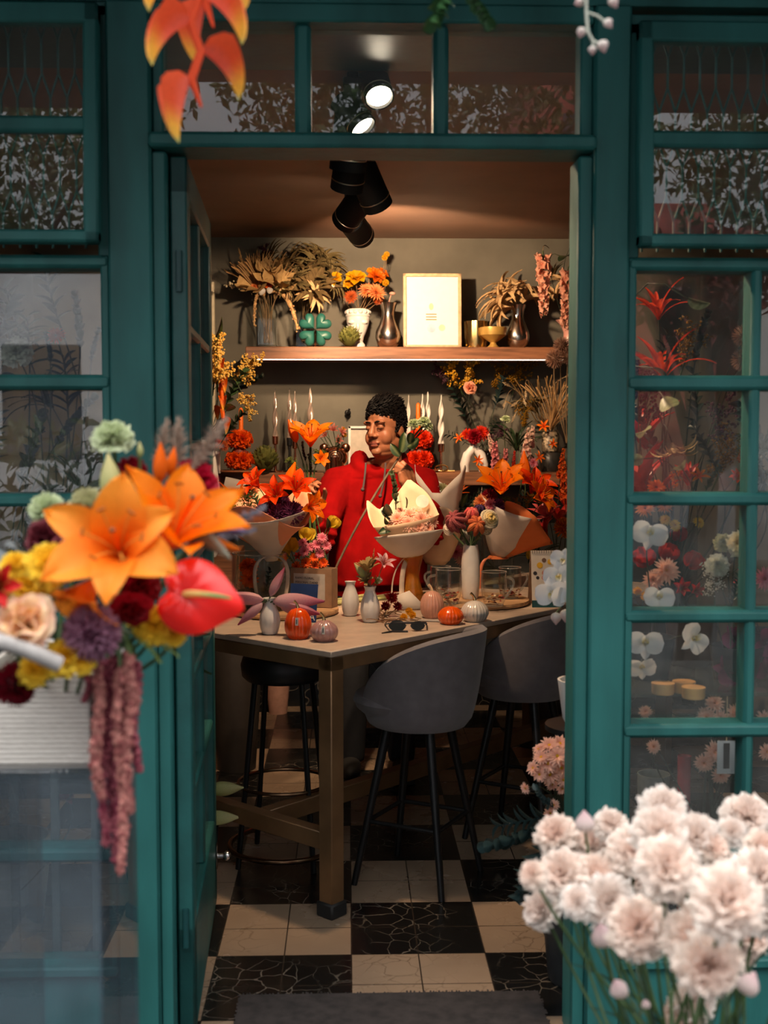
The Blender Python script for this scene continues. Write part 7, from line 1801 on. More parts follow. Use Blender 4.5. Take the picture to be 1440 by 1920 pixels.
# kraft flower box with printed cards
kp = PZ(582, 1141, ZB); kw0, kw1 = PZ(545, 1137, ZB), PZ(622, 1141, ZB)
kd = (kw1 - kw0).normalized(); kn = V((kd.y, -kd.x, 0)); KW = (kw1 - kw0).length; KH = P(582, 1067, kp.y).z - ZB
KM_ = Matrix.Translation(kw0) @ Matrix((kd, -kn, V((0, 0, 1)))).transposed().to_4x4()
M_kraft = mat('kraft_card', (.30, .17, .095), rough=.8, var=.12, scale=30)
kb = thing('flower_carton', 'kraft carton with printed cards holding pink chrysanthemums', 'carton', kw0)
m = MB(); m.T = KM_; t_ = .003; KD = .06
m.box(0, 0, 0.0005, KW, t_, KH).box(0, KD - t_, 0.0005, KW, KD, KH).box(0, t_, 0.0005, t_, KD - t_, KH).box(KW - t_, t_, 0.0005, KW, KD - t_, KH).box(0, 0, 0.0005, KW, KD, t_); adopt(m.build('box', M_kraft, smooth=False), kb)
def text_mesh(body, size):
    cu = bpy.data.curves.new('t', 'FONT'); cu.body = body; cu.size = size; cu.extrude = .0004
    o = bpy.data.objects.new('t', cu); COL.objects.link(o); me = bpy.data.meshes.new_from_object(o.evaluated_get(bpy.context.evaluated_depsgraph_get())); bpy.data.objects.remove(o); bpy.data.curves.remove(cu); return me
def flat(name, x0, z0, x1, z1, y, m_, par, T): 
    b = MB(); b.T = T; b.box(x0, y - .0008, z0, x1, y, z1); o = b.build(name, m_, smooth=False); adopt(o, par); return o
M_card = mat('card_grey', (.48, .44, .40), rough=.6, var=.1); M_ink = mat('print_ink', (.05, .04, .045), rough=.7); M_blue = mat('blue_card', (.012, .035, .13), rough=.5)
card = flat('printed_card', KW * .08, KH * .2, KW * .84, KH * .86, -.0005, M_card, kb, KM_)
for i, tx in enumerate(('RAMO FLORAL', 'PERSONALIZADO')):
    me = text_mesh(tx, .0118); me.materials.append(M_ink); o = link('card_lettering', me, None, KM_ @ Matrix.Translation((KW * .12, -.0016, KH * (.72 - .11 * i))) @ Matrix.Rotation(PI / 2, 4, 'X')); adopt(o, card)
bk = tag(MB().box(0, 0, 0, .001, .001, .001).build('blue_card', M_blue), 'blue card with a white letter A leaning before the kraft carton', 'card'); 
q0 = PZ(541, 1165, ZT); BMX = Matrix.Translation(q0 + V((0, .0, .0))) @ Matrix((kd, -kn, V((0, 0, 1)))).transposed().to_4x4() @ Matrix.Rotation(math.radians(-9), 4, 'X')
bw, bh = S(56, q0.y), S(72, q0.y)
m = MB(); m.T = BMX; m.box(0, 0, 0.001, bw, .002, bh, .0006); bk.data = m.mesh('blue_card', M_blue)
me = text_mesh('A', .036); me.materials.append(M_white); o = link('letter', me, None, BMX @ Matrix.Translation((bw * .74, -.0012, bh * .06)) @ Matrix.Rotation(PI / 2, 4, 'X')); adopt(o, bk)
ktop = kw0 + kd * KW * .5 - kn * KD * .5 + V((0, 0, KH - .04))
for i, (k, px, py, r, d, lb, nm) in enumerate([('daisy_mauve', 568, 1018, 11, (-.2, -.8, .5), 'pink chrysanthemum upper left over the kraft carton', 'pink_chrysanthemum'), ('daisy_mauve', 571, 1034, 12, (-.2, -.9, .3), 'pink chrysanthemum second row left over the kraft carton', 'pink_chrysanthemum'), ('daisy_mauve', 604, 1009, 12, (.2, -.8, .5), 'pink chrysanthemum highest over the kraft carton', 'pink_chrysanthemum'), ('daisy_mauve', 594, 1022, 12, (.0, -.9, .4), 'pink chrysanthemum in the centre over the kraft carton', 'pink_chrysanthemum'), ('daisy_mauve', 612, 1024, 11, (.3, -.9, .3), 'pink chrysanthemum rightmost over the kraft carton', 'pink_chrysanthemum'), ('daisy_mauve', 583, 1026, 10, (-.1, -.9, .4), 'small pink chrysanthemum between its neighbours over the carton', 'pink_chrysanthemum'), ('daisy_mauve', 600, 1038, 11, (.1, -.9, .2), 'pink chrysanthemum low on the right over the carton', 'pink_chrysanthemum'),
    ('daisy_redorange', 589, 1046, 11, (0, -.9, .4), 'orange-red bloom centre low over the kraft carton', 'orange_bloom'), ('daisy_redorange', 574, 1056, 12, (-.2, -.9, .3), 'orange-red bloom left low over the kraft carton', 'orange_bloom'), ('daisy_redorange', 606, 1056, 11, (.2, -.9, .3), 'orange-red bloom right low over the kraft carton', 'orange_bloom'), ('daisy_redorange', 556, 1062, 11, (-.3, -.9, .2), 'orange-red bloom far left on the carton rim', 'orange_bloom'), ('daisy_redorange', 591, 1062, 11, (0, -1, .1), 'orange-red bloom on the carton rim, middle', 'orange_bloom'),
    ('sprig_light', 553, 1060, 26, (-.4, -.4, .8), 'pale green leaf sprig at the left of the carton', 'leafy_sprig'), ('tulip_yellow', 546, 1032, 26, (-.2, -.2, 1), 'yellow tulip left behind the pink chrysanthemums', 'yellow_tulip'), ('tulip_yellow', 575, 1010, 24, (.1, 0, 1), 'yellow tulip behind the upper pink chrysanthemums', 'yellow_tulip'), ('tulip_yellow', 533, 1048, 22, (-.4, -.1, .9), 'yellow tulip lowest at the left beside the glass cylinder', 'yellow_tulip'), ('lily_darkred', 560, 1045, 14, (-.2, -.8, .4), 'dark red bloom between orange and pink ones', 'red_bloom'), ('leaf_one', 613, 990, 30, (.4, -.2, .9), 'yellow-green leaf beside the red hoodie', 'tulip_leaf'), ('tulip_yellow', 622, 985, 20, (.5, -.2, .8), 'yellow bloom touching the red hoodie', 'yellow_tulip')]):
    fl(k, px, py, kw0.y + (.02 if k != 'tulip_yellow' else .07), r, d, lb, ktop, name=nm, sm='g')
# closed pink lilies in the front left bud vase
for (px, py, L, d, lb) in [(512, 1128, 98, (1, -.15, .02), 'closed pink lily pointing right from the front left bud vase'), (522, 1132, 86, (1, -.35, -.2), 'closed pink lily drooping right below the other'), (494, 1124, 82, (-1, -.1, .12), 'closed dusky pink lily pointing left from the bud vase'), (492, 1130, 62, (-.85, -.3, -.75), 'closed dusky pink lily drooping left from the bud vase'), (507, 1118, 60, (.45, .1, .9), 'green-pink lily bud rising right from the bud vase')]:
    putp('bud_pink', px, py, va0.y - .02, L, d, label=lb, cat='lily bud', name='lily_bud', stem=va1 + V((0, 0, -.03)), sr=.003)
# vase C contents
for (k, px, py, r, d, lb, nm, ct) in [('succulent_dry', 690, 1075, 34, (-.1, -.2, 1), 'beige-green dried succulent stalks in the bud vase', 'dried_succulent', 'dried flower'), ('succulent_dry', 688, 1092, 24, (-.3, -.6, .7), 'lower dried succulent rosette on the rim of the bud vase', 'dried_succulent', 'dried flower'), ('bud_green', 684, 1082, 34, (-.6, -.2, .8), 'pale seed pod pointing left from the bud vase', 'seed_pod', 'seed pod'), ('wheat', 696, 1080, 46, (.05, 0, 1), 'dried spike at the top of the bud vase', 'dried_spike', 'dried flower'), ('green_filler', 700, 1094, 22, (.3, -.6, .4), 'tiny beige blossoms at the bud vase mouth', 'filler_spray', 'filler'), ('lily_pink', 717, 1062, 30, (.25, -.6, .7), 'small striped pink lily leaning right from the bud vase', 'pink_lily', 'lily'), ('cotton', 708, 1088, 13, (.5, -.6, .1), 'white cotton boll at the right of the bud vase mouth', 'cotton_boll', 'cotton')]:
    fl(k, px, py, vc0.y - .01, r, d, lb, vc1 + V((0, 0, -.02)), name=nm, cat=ct)
# dried flowers, spectacles and small things lying by the amber vase
lp, _ = tp(735, 1165)
for (k, px, py, z, r, d, lb, nm) in [('strawflower', 735, 1122, .07, 13, (-.1, -.8, .5), 'dark red strawflower with an orange eye before the amber vase', 'strawflower'), ('strawflower', 724, 1137, .05, 11, (-.3, -.8, .4), 'dark red strawflower lower left of the first one', 'strawflower'), ('strawflower', 745, 1138, .05, 11, (.2, -.8, .5), 'wine-red strawflower beside the pink pumpkin', 'strawflower'), ('craspedia', 757, 1157, .02, 8, (0, -.6, .8), 'mustard craspedia ball left of the two behind the spectacles', 'craspedia'), ('craspedia', 773, 1153, .02, 8, (.1, -.6, .8), 'mustard craspedia ball right behind the spectacles', 'craspedia'), ('craspedia', 767, 1146, .03, 8, (.1, -.6, .8), 'mustard craspedia ball uppermost behind the spectacles', 'craspedia')]:
    p = PZ(px, py, ZT + z); put(k, p, d, S(r, p.y), 1, name=nm, label=lb, cat='dried flower', stem=PZ(718 if px < 750 else 790, 1160, ZT + .006), sm='d', sr=.0015)
m = MB(); rr = random.Random(4)
for k in range(26):
    p = PZ(rr.uniform(708, 745), rr.uniform(1150, 1170), ZT + .006); a = rr.uniform(0, 6.3); m.tube(bez(p, p + V((math.cos(a) * .03, math.sin(a) * .03, .02)), p + V((math.cos(a) * .07, math.sin(a) * .05, rr.uniform(.0, .02))), 5), .0016, 5, col=lerpc(C(90, 60, 40), C(190, 150, 110), rr.random()))
tag(m.build('dried_twigs', M_dry), 'tangle of dried twigs lying left of the spectacles', 'dried twigs')
m = MB(); p = PZ(768, 1142, ZT + .005); m.T = Matrix.Translation(p); m.add([(-.04, 0, 0), (.07, .0, 0), (.0, .02, .07), (-.05, .03, .05)], [(0, 1, 2, 3)]); o = m.build('paper_scrap', M_pwhite); o.modifiers.new('thickness', 'SOLIDIFY').thickness = .001; tag(o, 'folded grey paper scrap behind the craspedia balls', 'paper')
# spectacles
gp = PZ(762, 1183, ZT); t = thing('sunglasses', 'dark sunglasses lying on the table edge', 'sunglasses', gp); Ys = gp.y; k_ = S(1, Ys)
M_lens = mat('dark_lens', (.02, .021, .025), rough=.12, coat=.5)
for s, cxp in ((-1, 745), (1, 783)):
    m = MB(); c = P(cxp, 1173, Ys); m.T = TRS((c.x, c.y, ZT + S(9.5, Ys)), (0, -.85, .5)); m.lathe([(0, 0), (S(17 if s < 0 else 14, Ys), 0), (S(17 if s < 0 else 14, Ys), .003), (0, .003)], 24, mod=lambda a, z: 1 - .32 * abs(math.sin(a)), cap0=False); adopt(m.build('lens', M_lens), t)
    m = MB(); e = V((c.x + s * S(16, Ys), c.y, ZT + S(14, Ys))); m.tube([e, e + V((s * .01, .12, -.02)), e + V((s * .004, .15, -.035))], .003, 6); adopt(m.build('temple', M_black), t)
m = MB(); m.box(P(733, 1170, Ys).x, Ys + .001, ZT + S(13, Ys), P(800, 1170, Ys).x, Ys + .006, ZT + S(17, Ys), .001); adopt(m.build('bridge', M_black), t)
m = MB(); m.tube([PZ(716, 1187, ZT + .003), PZ(735, 1184, ZT + .003), PZ(765, 1184, ZT + .003)], [.002, .004, .003], 6); tag(m.build('black_pen', M_black), 'slim black pen lying left of the sunglasses', 'pen')
m = MB(); m.tube([PZ(786, 1163, ZT + .004), PZ(832, 1165, ZT + .004)], .0035, 6); tag(m.build('pencil', mat('grey_pencil', (.4, .36, .33), rough=.4)), 'thin grey pencil pointing at the small orange pumpkin', 'pencil')
m = MB()
for (a, c, w_) in (((624, 1127), (700, 1113), .008), ((630, 1131), (720, 1118), .010), ((700, 1124), (800, 1112), .007)):
    m = MB().tube([PZ(*a, ZT + w_), PZ(*c, ZT + w_)], [w_, w_ * .8], 8); tag(m.build('cut_stalk', mat('cut_green', (.42, .42, .17), rough=.5, var=.2)), {624: 'cut green stalk lying at the back edge before the hoodie', 630: 'thicker cut green stalk lying in front of the other', 700: 'cut green stalk lying behind the amber vase'}[a[0]], 'stalk')
# desk calendar
ca, cb2 = PZ(998, 1139, ZT), PZ(1056, 1139, ZT); Yk = ca.y; ct0 = P(1003, 1030, Yk + .05); H = ct0.z - ZT; cw = cb2.x - ca.x
CT = Matrix.Translation((ca.x, Yk, ZT)) @ Matrix.Rotation(math.radians(-12), 4, 'X')
t = thing('desk_calendar', 'white spiral-bound desk calendar with a printed flower beside the orchid', 'calendar', (ca.x, Yk, ZT))
m = MB(); m.T = CT; m.box(0, 0, .001, cw, .003, H, .0005); adopt(m.build('page', mat('calendar_page', (.66, .56, .46), rough=.5, var=.05), smooth=False), t)
m = MB(); m.T = CT; m.box(0, -.001, .0, cw, .006, .028, .0005); adopt(m.build('base_board', M_tealdk, smooth=False), t)
m = MB(); m.T = Matrix.Translation((ca.x, Yk + .12, ZT)) @ Matrix.Rotation(math.radians(14), 4, 'X'); m.box(0, 0, .001, cw, .003, H * 1.0, .0005); adopt(m.build('back_board', M_kraft, smooth=False), t)
m = MB(); m.T = CT
for k in range(13): m.tube([(cw * (k + .5) / 13 + .003 * 0, .0015 + .006 * math.cos(a), H - .004 + .007 * math.sin(a)) for a in [j * PI / 5 for j in range(11)]], .0009, 5)
adopt(m.build('spiral', M_black), t)
for nm, c, pts in (('yellow_print', C(225, 170, 30), [(.28, .74, .055), (.62, .80, .05)]), ('orange_print', C(210, 110, 60), [(.45, .60, .06), (.52, .46, .055), (.42, .52, .05)]), ('dark_print', C(40, 35, 40), [(.12, .60, .035), (.2, .52, .03), (.78, .72, .03), (.85, .78, .022), (.7, .68, .03)]), ('brown_print', C(110, 80, 60), [(.42, .83, .04)])):
    m = MB(); m.T = CT
    for (a, b_, r) in pts: m.ball((a * cw, -.0006, b_ * H), r * H, 12, 6, (1, .012, 1))
    adopt(m.build('printed_flower', mat(nm, c, rough=.6)), t)
# ------------------------------------------------------------------ big lily held in the lowered hand
gh = rtips[1][1]; gpt = P(583, 925, 5.06)
lh = putp('lily_orange2', 582, 838, 5.08, 62, (.05, -.45, .9), label='big orange lily held upright in the lowered hand of the person', cat='lily', name='orange_lily', roll=.25, stem=P(603, 1062, 4.98), sr=.004, sag=P(580, 945, 5.05))
for (px, py, L, d, c1_) in [(575, 870, 38, (-.3, -.2, .9), (580, 1070)), (590, 880, 36, (.3, -.2, .9), (592, 1068)), (584, 890, 40, (0, -.4, .9), (612, 1050)), (566, 885, 34, (-.6, -.2, .6), (586, 1068))]:
    put('sprig_dark' if L > 37 else 'green_filler', P(px, py, 5.07), d, S(L, 5.07), R.uniform(0, 6), parent=lh, stem=P(c1_[0], c1_[1], 5.0), sr=.003, sag=P(583, 930, 5.05))
putp('lily_side', 600, 862, 5.05, 22, (.4, -.8, .2), parent=lh, name='yellow_bloom', plabel='small orange-yellow bloom'); putp('bud_orange', 556, 830, 5.08, 46, (-.35, -.1, 1), parent=lh, name='lily_bud', stem=gpt)
# ------------------------------------------------------------------ orange spiky plant, red plants at the sides
lpx = V((P(440, 990, 5.6).x, 5.6, 0))
m = MB(); m.lathe([(r, z) for r, z in [(.09, 0), (.11, .3), (.13, .78), (.12, .80), (.1, .78), (.08, .1), (0, .1)]], 24, lpx); tag(m.build('tall_pot', mat('dark_pot', (.03, .025, .022), rough=.5)), 'tall dark floor pot behind the left bouquet', 'pot')
for (k, px, py, Y, r, d, lb, nm, ct) in [('spiky_orange', 448, 945, 5.5, 62, (0, -.3, 1), 'spiky orange bromeliad left behind the lily bouquet', 'bromeliad', 'bromeliad'), ('spiky_orange', 430, 962, 5.45, 52, (-.3, -.4, .8), 'smaller spiky orange bromeliad below it', 'bromeliad', 'bromeliad')]: fl(k, px, py, Y, r, d, lb, lpx + V((0, 0, .78)), name=nm, cat=ct, sm='k')
for (px, py, w_, h_, d, lb) in [(440, 935, 52, 72, .25, 'grey-white paper sheet standing behind the orange bromeliad'), (418, 985, 40, 44, -.3, 'white paper corner sticking out behind the door leaf')]:
    m = MB(); p = P(px, py, 5.62); m.T = Matrix.Translation(p) @ Matrix.Rotation(d, 4, 'Y'); a, c = S(w_, 5.6) / 2, S(h_, 5.6) / 2; m.grid(lambda u, w: (lerp(-a, a, u), .04 * math.sin(u * 2.5), lerp(-c, c, w)), 6, 6); o = m.build('wrapping_paper', M_pwhite); o.modifiers.new('thickness', 'SOLIDIFY').thickness = .001; tag(o, lb, 'paper')
rp = V((P(1040, 1030, 5.75).x, 5.75, 0))
m = MB(); m.lathe([(r, z) for r, z in [(.10, 0), (.12, .3), (.14, .74), (.13, .76), (.11, .74), (.09, .1), (0, .1)]], 24, rp); tag(m.build('tall_pot', mat('brown_pot', (.06, .035, .025), rough=.5)), 'tall brown floor pot with the red plants by the right door post', 'pot')
for (k, px, py, Y, r, d, lb, nm, ct) in [('red_bract', 1048, 985, 5.6, 62, (.1, -.3, 1), 'red bromeliad bracts right of the lily bouquet', 'bromeliad', 'bromeliad'), ('pink_bract', 1030, 975, 5.5, 50, (-.3, -.5, .8), 'pink-red bromeliad before the dark red one', 'bromeliad', 'bromeliad'), ('red_strap', 1058, 950, 5.65, 66, (.1, -.2, 1), 'red strap-leaved flower cluster touching the door post', 'red_flower', 'flower'), ('firespike', 1060, 940, 5.55, 76, (-.05, 0, 1), 'orange-red flower spike beside the door post', 'flower_spike', 'flower'), ('firespike', 1050, 900, 5.6, 60, (.1, 0, 1), 'upper orange-red flower spike beside the door post', 'flower_spike', 'flower'),
    ('pin_orange', 1058, 990, 5.45, 22, (0, -.8, .5), 'fuzzy orange pincushion bloom low by the door post', 'pincushion_flower', 'flower'), ('red_bract', 1025, 1000, 5.5, 44, (-.4, -.5, .6), 'dark red leaves low between lily bouquet and calendar', 'bromeliad', 'bromeliad'), ('rosette_blade', 1010, 1055, 5.6, 70, (-.2, -.1, 1), 'dark green blades behind the desk calendar', 'blade_leaves', 'leaves'), ('sprig_dark', 1020, 1000, 5.7, 80, (-.5, 0, .7), 'dark leafy branch between lily bouquet and red plants', 'leafy_branch', 'branch'), ('tulip_yellow', 998, 1048, 5.5, 18, (0, -.3, 1), 'small yellow tulip beside the calendar', 'yellow_tulip', 'tulip'), ('hydrangea_white', 862, 1010, 5.7, 18, (0, -.8, .4), 'blush hydrangea between white bouquet and crochet vase', 'hydrangea', 'hydrangea'), ('daisy_mauve', 855, 1035, 5.6, 16, (0, -.9, .2), 'mauve daisy low behind the tall white vase', 'mauve_daisy', 'daisy'), ('daisy_pink', 866, 1048, 5.6, 15, (.1, -.9, .2), 'pale pink daisy lowest behind the tall white vase', 'pink_daisy', 'daisy'), ('spiky_orange', 860, 925, 5.75, 28, (0, -.4, .9), 'small orange-red spiky bloom behind the crocheted flowers', 'bromeliad', 'bromeliad'), ('leaf_one', 868, 960, 5.7, 60, (-.2, -.3, .9), 'broad dark leaf left behind the crocheted flowers', 'leaf', 'leaf'), ('leaf_one', 880, 950, 5.7, 60, (.6, -.4, .4), 'broad dark leaf right behind the crocheted flowers', 'leaf', 'leaf')]: fl(k, px, py, Y, r, d, lb, rp + V((0, 0, .74)), name=nm, cat=ct, sm='k')
# ------------------------------------------------------------------ just inside the right door post: orchid and daisies
op = V((P(1075, 1250, 3.45).x + .03, 3.45, 0))
stn = thing('plant_stand', 'slim black stand inside the right door post under the white orchid', 'stand', op)
adopt(MB().lathe([(0, .70), (.11, .70), (.11, .715), (0, .715)], 24, op, cap0=False).build('tray', M_blk), stn)
for k in range(3):
    a = k * 2.1 + .4; adopt(MB().tube([op + V((.07 * math.cos(a), .07 * math.sin(a), .70)), op + V((.10 * math.cos(a), .10 * math.sin(a), .001))], .007, 8).build('leg', M_blk), stn)
m = MB(); m.lathe([(r, z) for r, z in [(.05, 0), (.06, .02), (.075, .13), (.068, .13), (.05, .02), (0, .02)]], 24, op + V((0, 0, .7151))); opot = tag(m.build('orchid_pot', M_white), 'white pot of the orchid hidden behind the right door post', 'pot')
oc = thing('orchid', 'white orchid spray showing past the right door post', 'orchid', op + V((0, 0, .80)))
arch = bez(op + V((0, 0, .80)), op + V((.0, -.02, 1.05)), P(1048, 1090, 3.38), 10)
adopt(MB().tube(arch, .003, 6).build('stem', M_stem), oc)
for (px, py, r, d, Y) in [(1048, 1080, 30, (-.3, -.9, .2), 3.36), (1036, 1112, 33, (-.4, -.9, 0), 3.35), (1060, 1118, 30, (.2, -.95, 0), 3.34), (1055, 1050, 24, (-.1, -.9, .3), 3.38)]:
    put('orchid_white', P(px, py, Y), d, S(r, Y), R.uniform(-.3, .3), parent=oc, name='flower')
for (px, py, r) in [(1042, 1148, 24), (1060, 1142, 26)]: put('bud_cream', P(px, py, 3.34), (0, -.1, -1), S(r, 3.34), 0, parent=oc, name='bud')
adopt(MB().tube([P(1062, 1115, 3.35), P(1050, 1140, 3.345), P(1042, 1150, 3.34)], .002, 5).build('stem', M_stem), oc)
def pot(name, label, px, Y, r, h, m, cat='pot', z=0, x=None):
    c = V((P(px, 1000, Y).x if x is None else x, Y, z)); b = MB(); b.lathe([(a * r, q * h) for a, q in [(.7, 0), (.75, .03), (.92, .6), (1, 1), (.93, 1), (.7, .1), (0, .1)]], 28, c); tag(b.build(name, m), label, cat); return c + V((0, 0, h))
M_zinc = mat('dark_zinc', (.05, .055, .06), rough=.45, metal=.6)
db = pot('bucket', 'dark bucket of pink daisies on the floor inside the right door post', 1085, 3.36, .10, .32, M_zinc, 'bucket')
for i, (px, py, r, d) in enumerate([(1000, 1440, 15, (-.7, -.6, .4)), (1015, 1420, 18, (-.4, -.6, .7)), (1030, 1398, 20, (-.2, -.6, .8)), (1050, 1395, 20, (.0, -.6, .8)), (1045, 1418, 22, (-.1, -.8, .5)), (1028, 1432, 22, (-.3, -.85, .4)), (1031, 1452, 22, (-.1, -.97, .1)), (1052, 1440, 20, (.1, -.9, .3)), (1012, 1452, 16, (-.5, -.8, .2)), (1056, 1462, 16, (.2, -.95, 0)), (986, 1478, 13, (-.8, -.6, -.1)), (1035, 1470, 14, (.1, -.9, -.3)), (1038, 1510, 13, (-.1, -.8, .5)), (1032, 1525, 14, (-.3, -.8, .3)), (1054, 1478, 14, (.2, -.9, -.2)), (1010, 1405, 13, (-.5, -.4, .8))]):
    lb = {0: 'pink daisy reaching furthest into the doorway', 3: 'pink daisy highest against the door post', 6: 'pink daisy facing the street with its yellow eye showing', 10: 'small drooping pink daisy lowest on the left of the cluster', 12: 'pink daisy half open below the cluster', 13: 'lowest pink daisy just over the carnations'}.get(i, 'pink daisy packed in the cluster beside the right door post')
    putp('daisy_pink', px, py, 3.30 + .012 * (i % 4), r, d, label=lb, cat='daisy', name='pink_daisy', group='pink daisies inside the right door post', stem=db + V((R.uniform(-.03, .03), R.uniform(-.03, .03), -.06)), sr=.002, sm='k')
for i, (px, py, L, d) in enumerate([(1050, 1530, 150, (-.75, -.2, -.35)), (1055, 1550, 150, (-.7, -.2, -.75)), (1060, 1560, 130, (-.5, -.3, -.95)), (1055, 1530, 125, (-.9, -.1, -.05)), (1060, 1570, 80, (-.3, -.4, -.9)), (1045, 1520, 70, (-.6, -.3, .5))]):
    putp('sprig_euca', px, py, 3.30, L, d, label='dark blue-green eucalyptus spray spilling into the doorway' if i not in (3, 5) else ['uppermost dark eucalyptus spray at the doorway floor', 'short eucalyptus spray right under the pink daisies'][i == 5], cat='eucalyptus', name='eucalyptus_branch', group='eucalyptus sprays inside the right door post', stem=db + V((-.02, 0, -.03)), sm='k')
# ------------------------------------------------------------------ right window display
M_shelfg = glass_mat('shelf_glass', tint=(.8, .86, .84), ior=1.5, dirt_glint=.03)
wx0, wx1 = XR0 + .03, 1.52; wz = P(1250, 1285, 3.3).z
dt = thing('display_table', 'glass-topped display table inside the right window', 'table', ((wx0 + wx1) / 2, 3.5, 0))
adopt(MB().box(wx0, 3.20, wz - .012, wx1, 3.80, wz, .003).build('glass_top', M_shelfg, smooth=False), dt)
for (x, y) in ((wx0 + .01, 3.22), (wx1 - .04, 3.22), (wx0 + .01, 3.76), (wx1 - .04, 3.76)): adopt(MB().box(x, y, 0, x + .03, y + .03, wz - .013, .003).build('leg', M_blk), dt)
def wpot(label, px, Y, r, h, m, name='pot'): return pot(name, label, px, Y, r, h, m, 'pot', z=wz + .0005)
w1 = wpot('dark pot of white orchids on the display table', 1222, 3.40, .07, .12, M_zinc)
w2 = wpot('dark pot of hydrangea on the display table near the window bar', 1385, 3.36, .075, .10, M_zinc)
w3 = wpot('brown pot of red tulips and peach daisies on the display table', 1300, 3.60, .08, .14, mat('brown_pot', (.06, .035, .025), rough=.5))
w4 = wpot('tall dark vase of autumn branches at the back of the display table', 1255, 3.70, .06, .22, M_zinc, 'tall_vase')
w5 = wpot('dark pot of plum orchids at the right of the display table', 1440, 3.5, .07, .12, M_zinc)
WP = [w1, w2, w3, w4, w5]
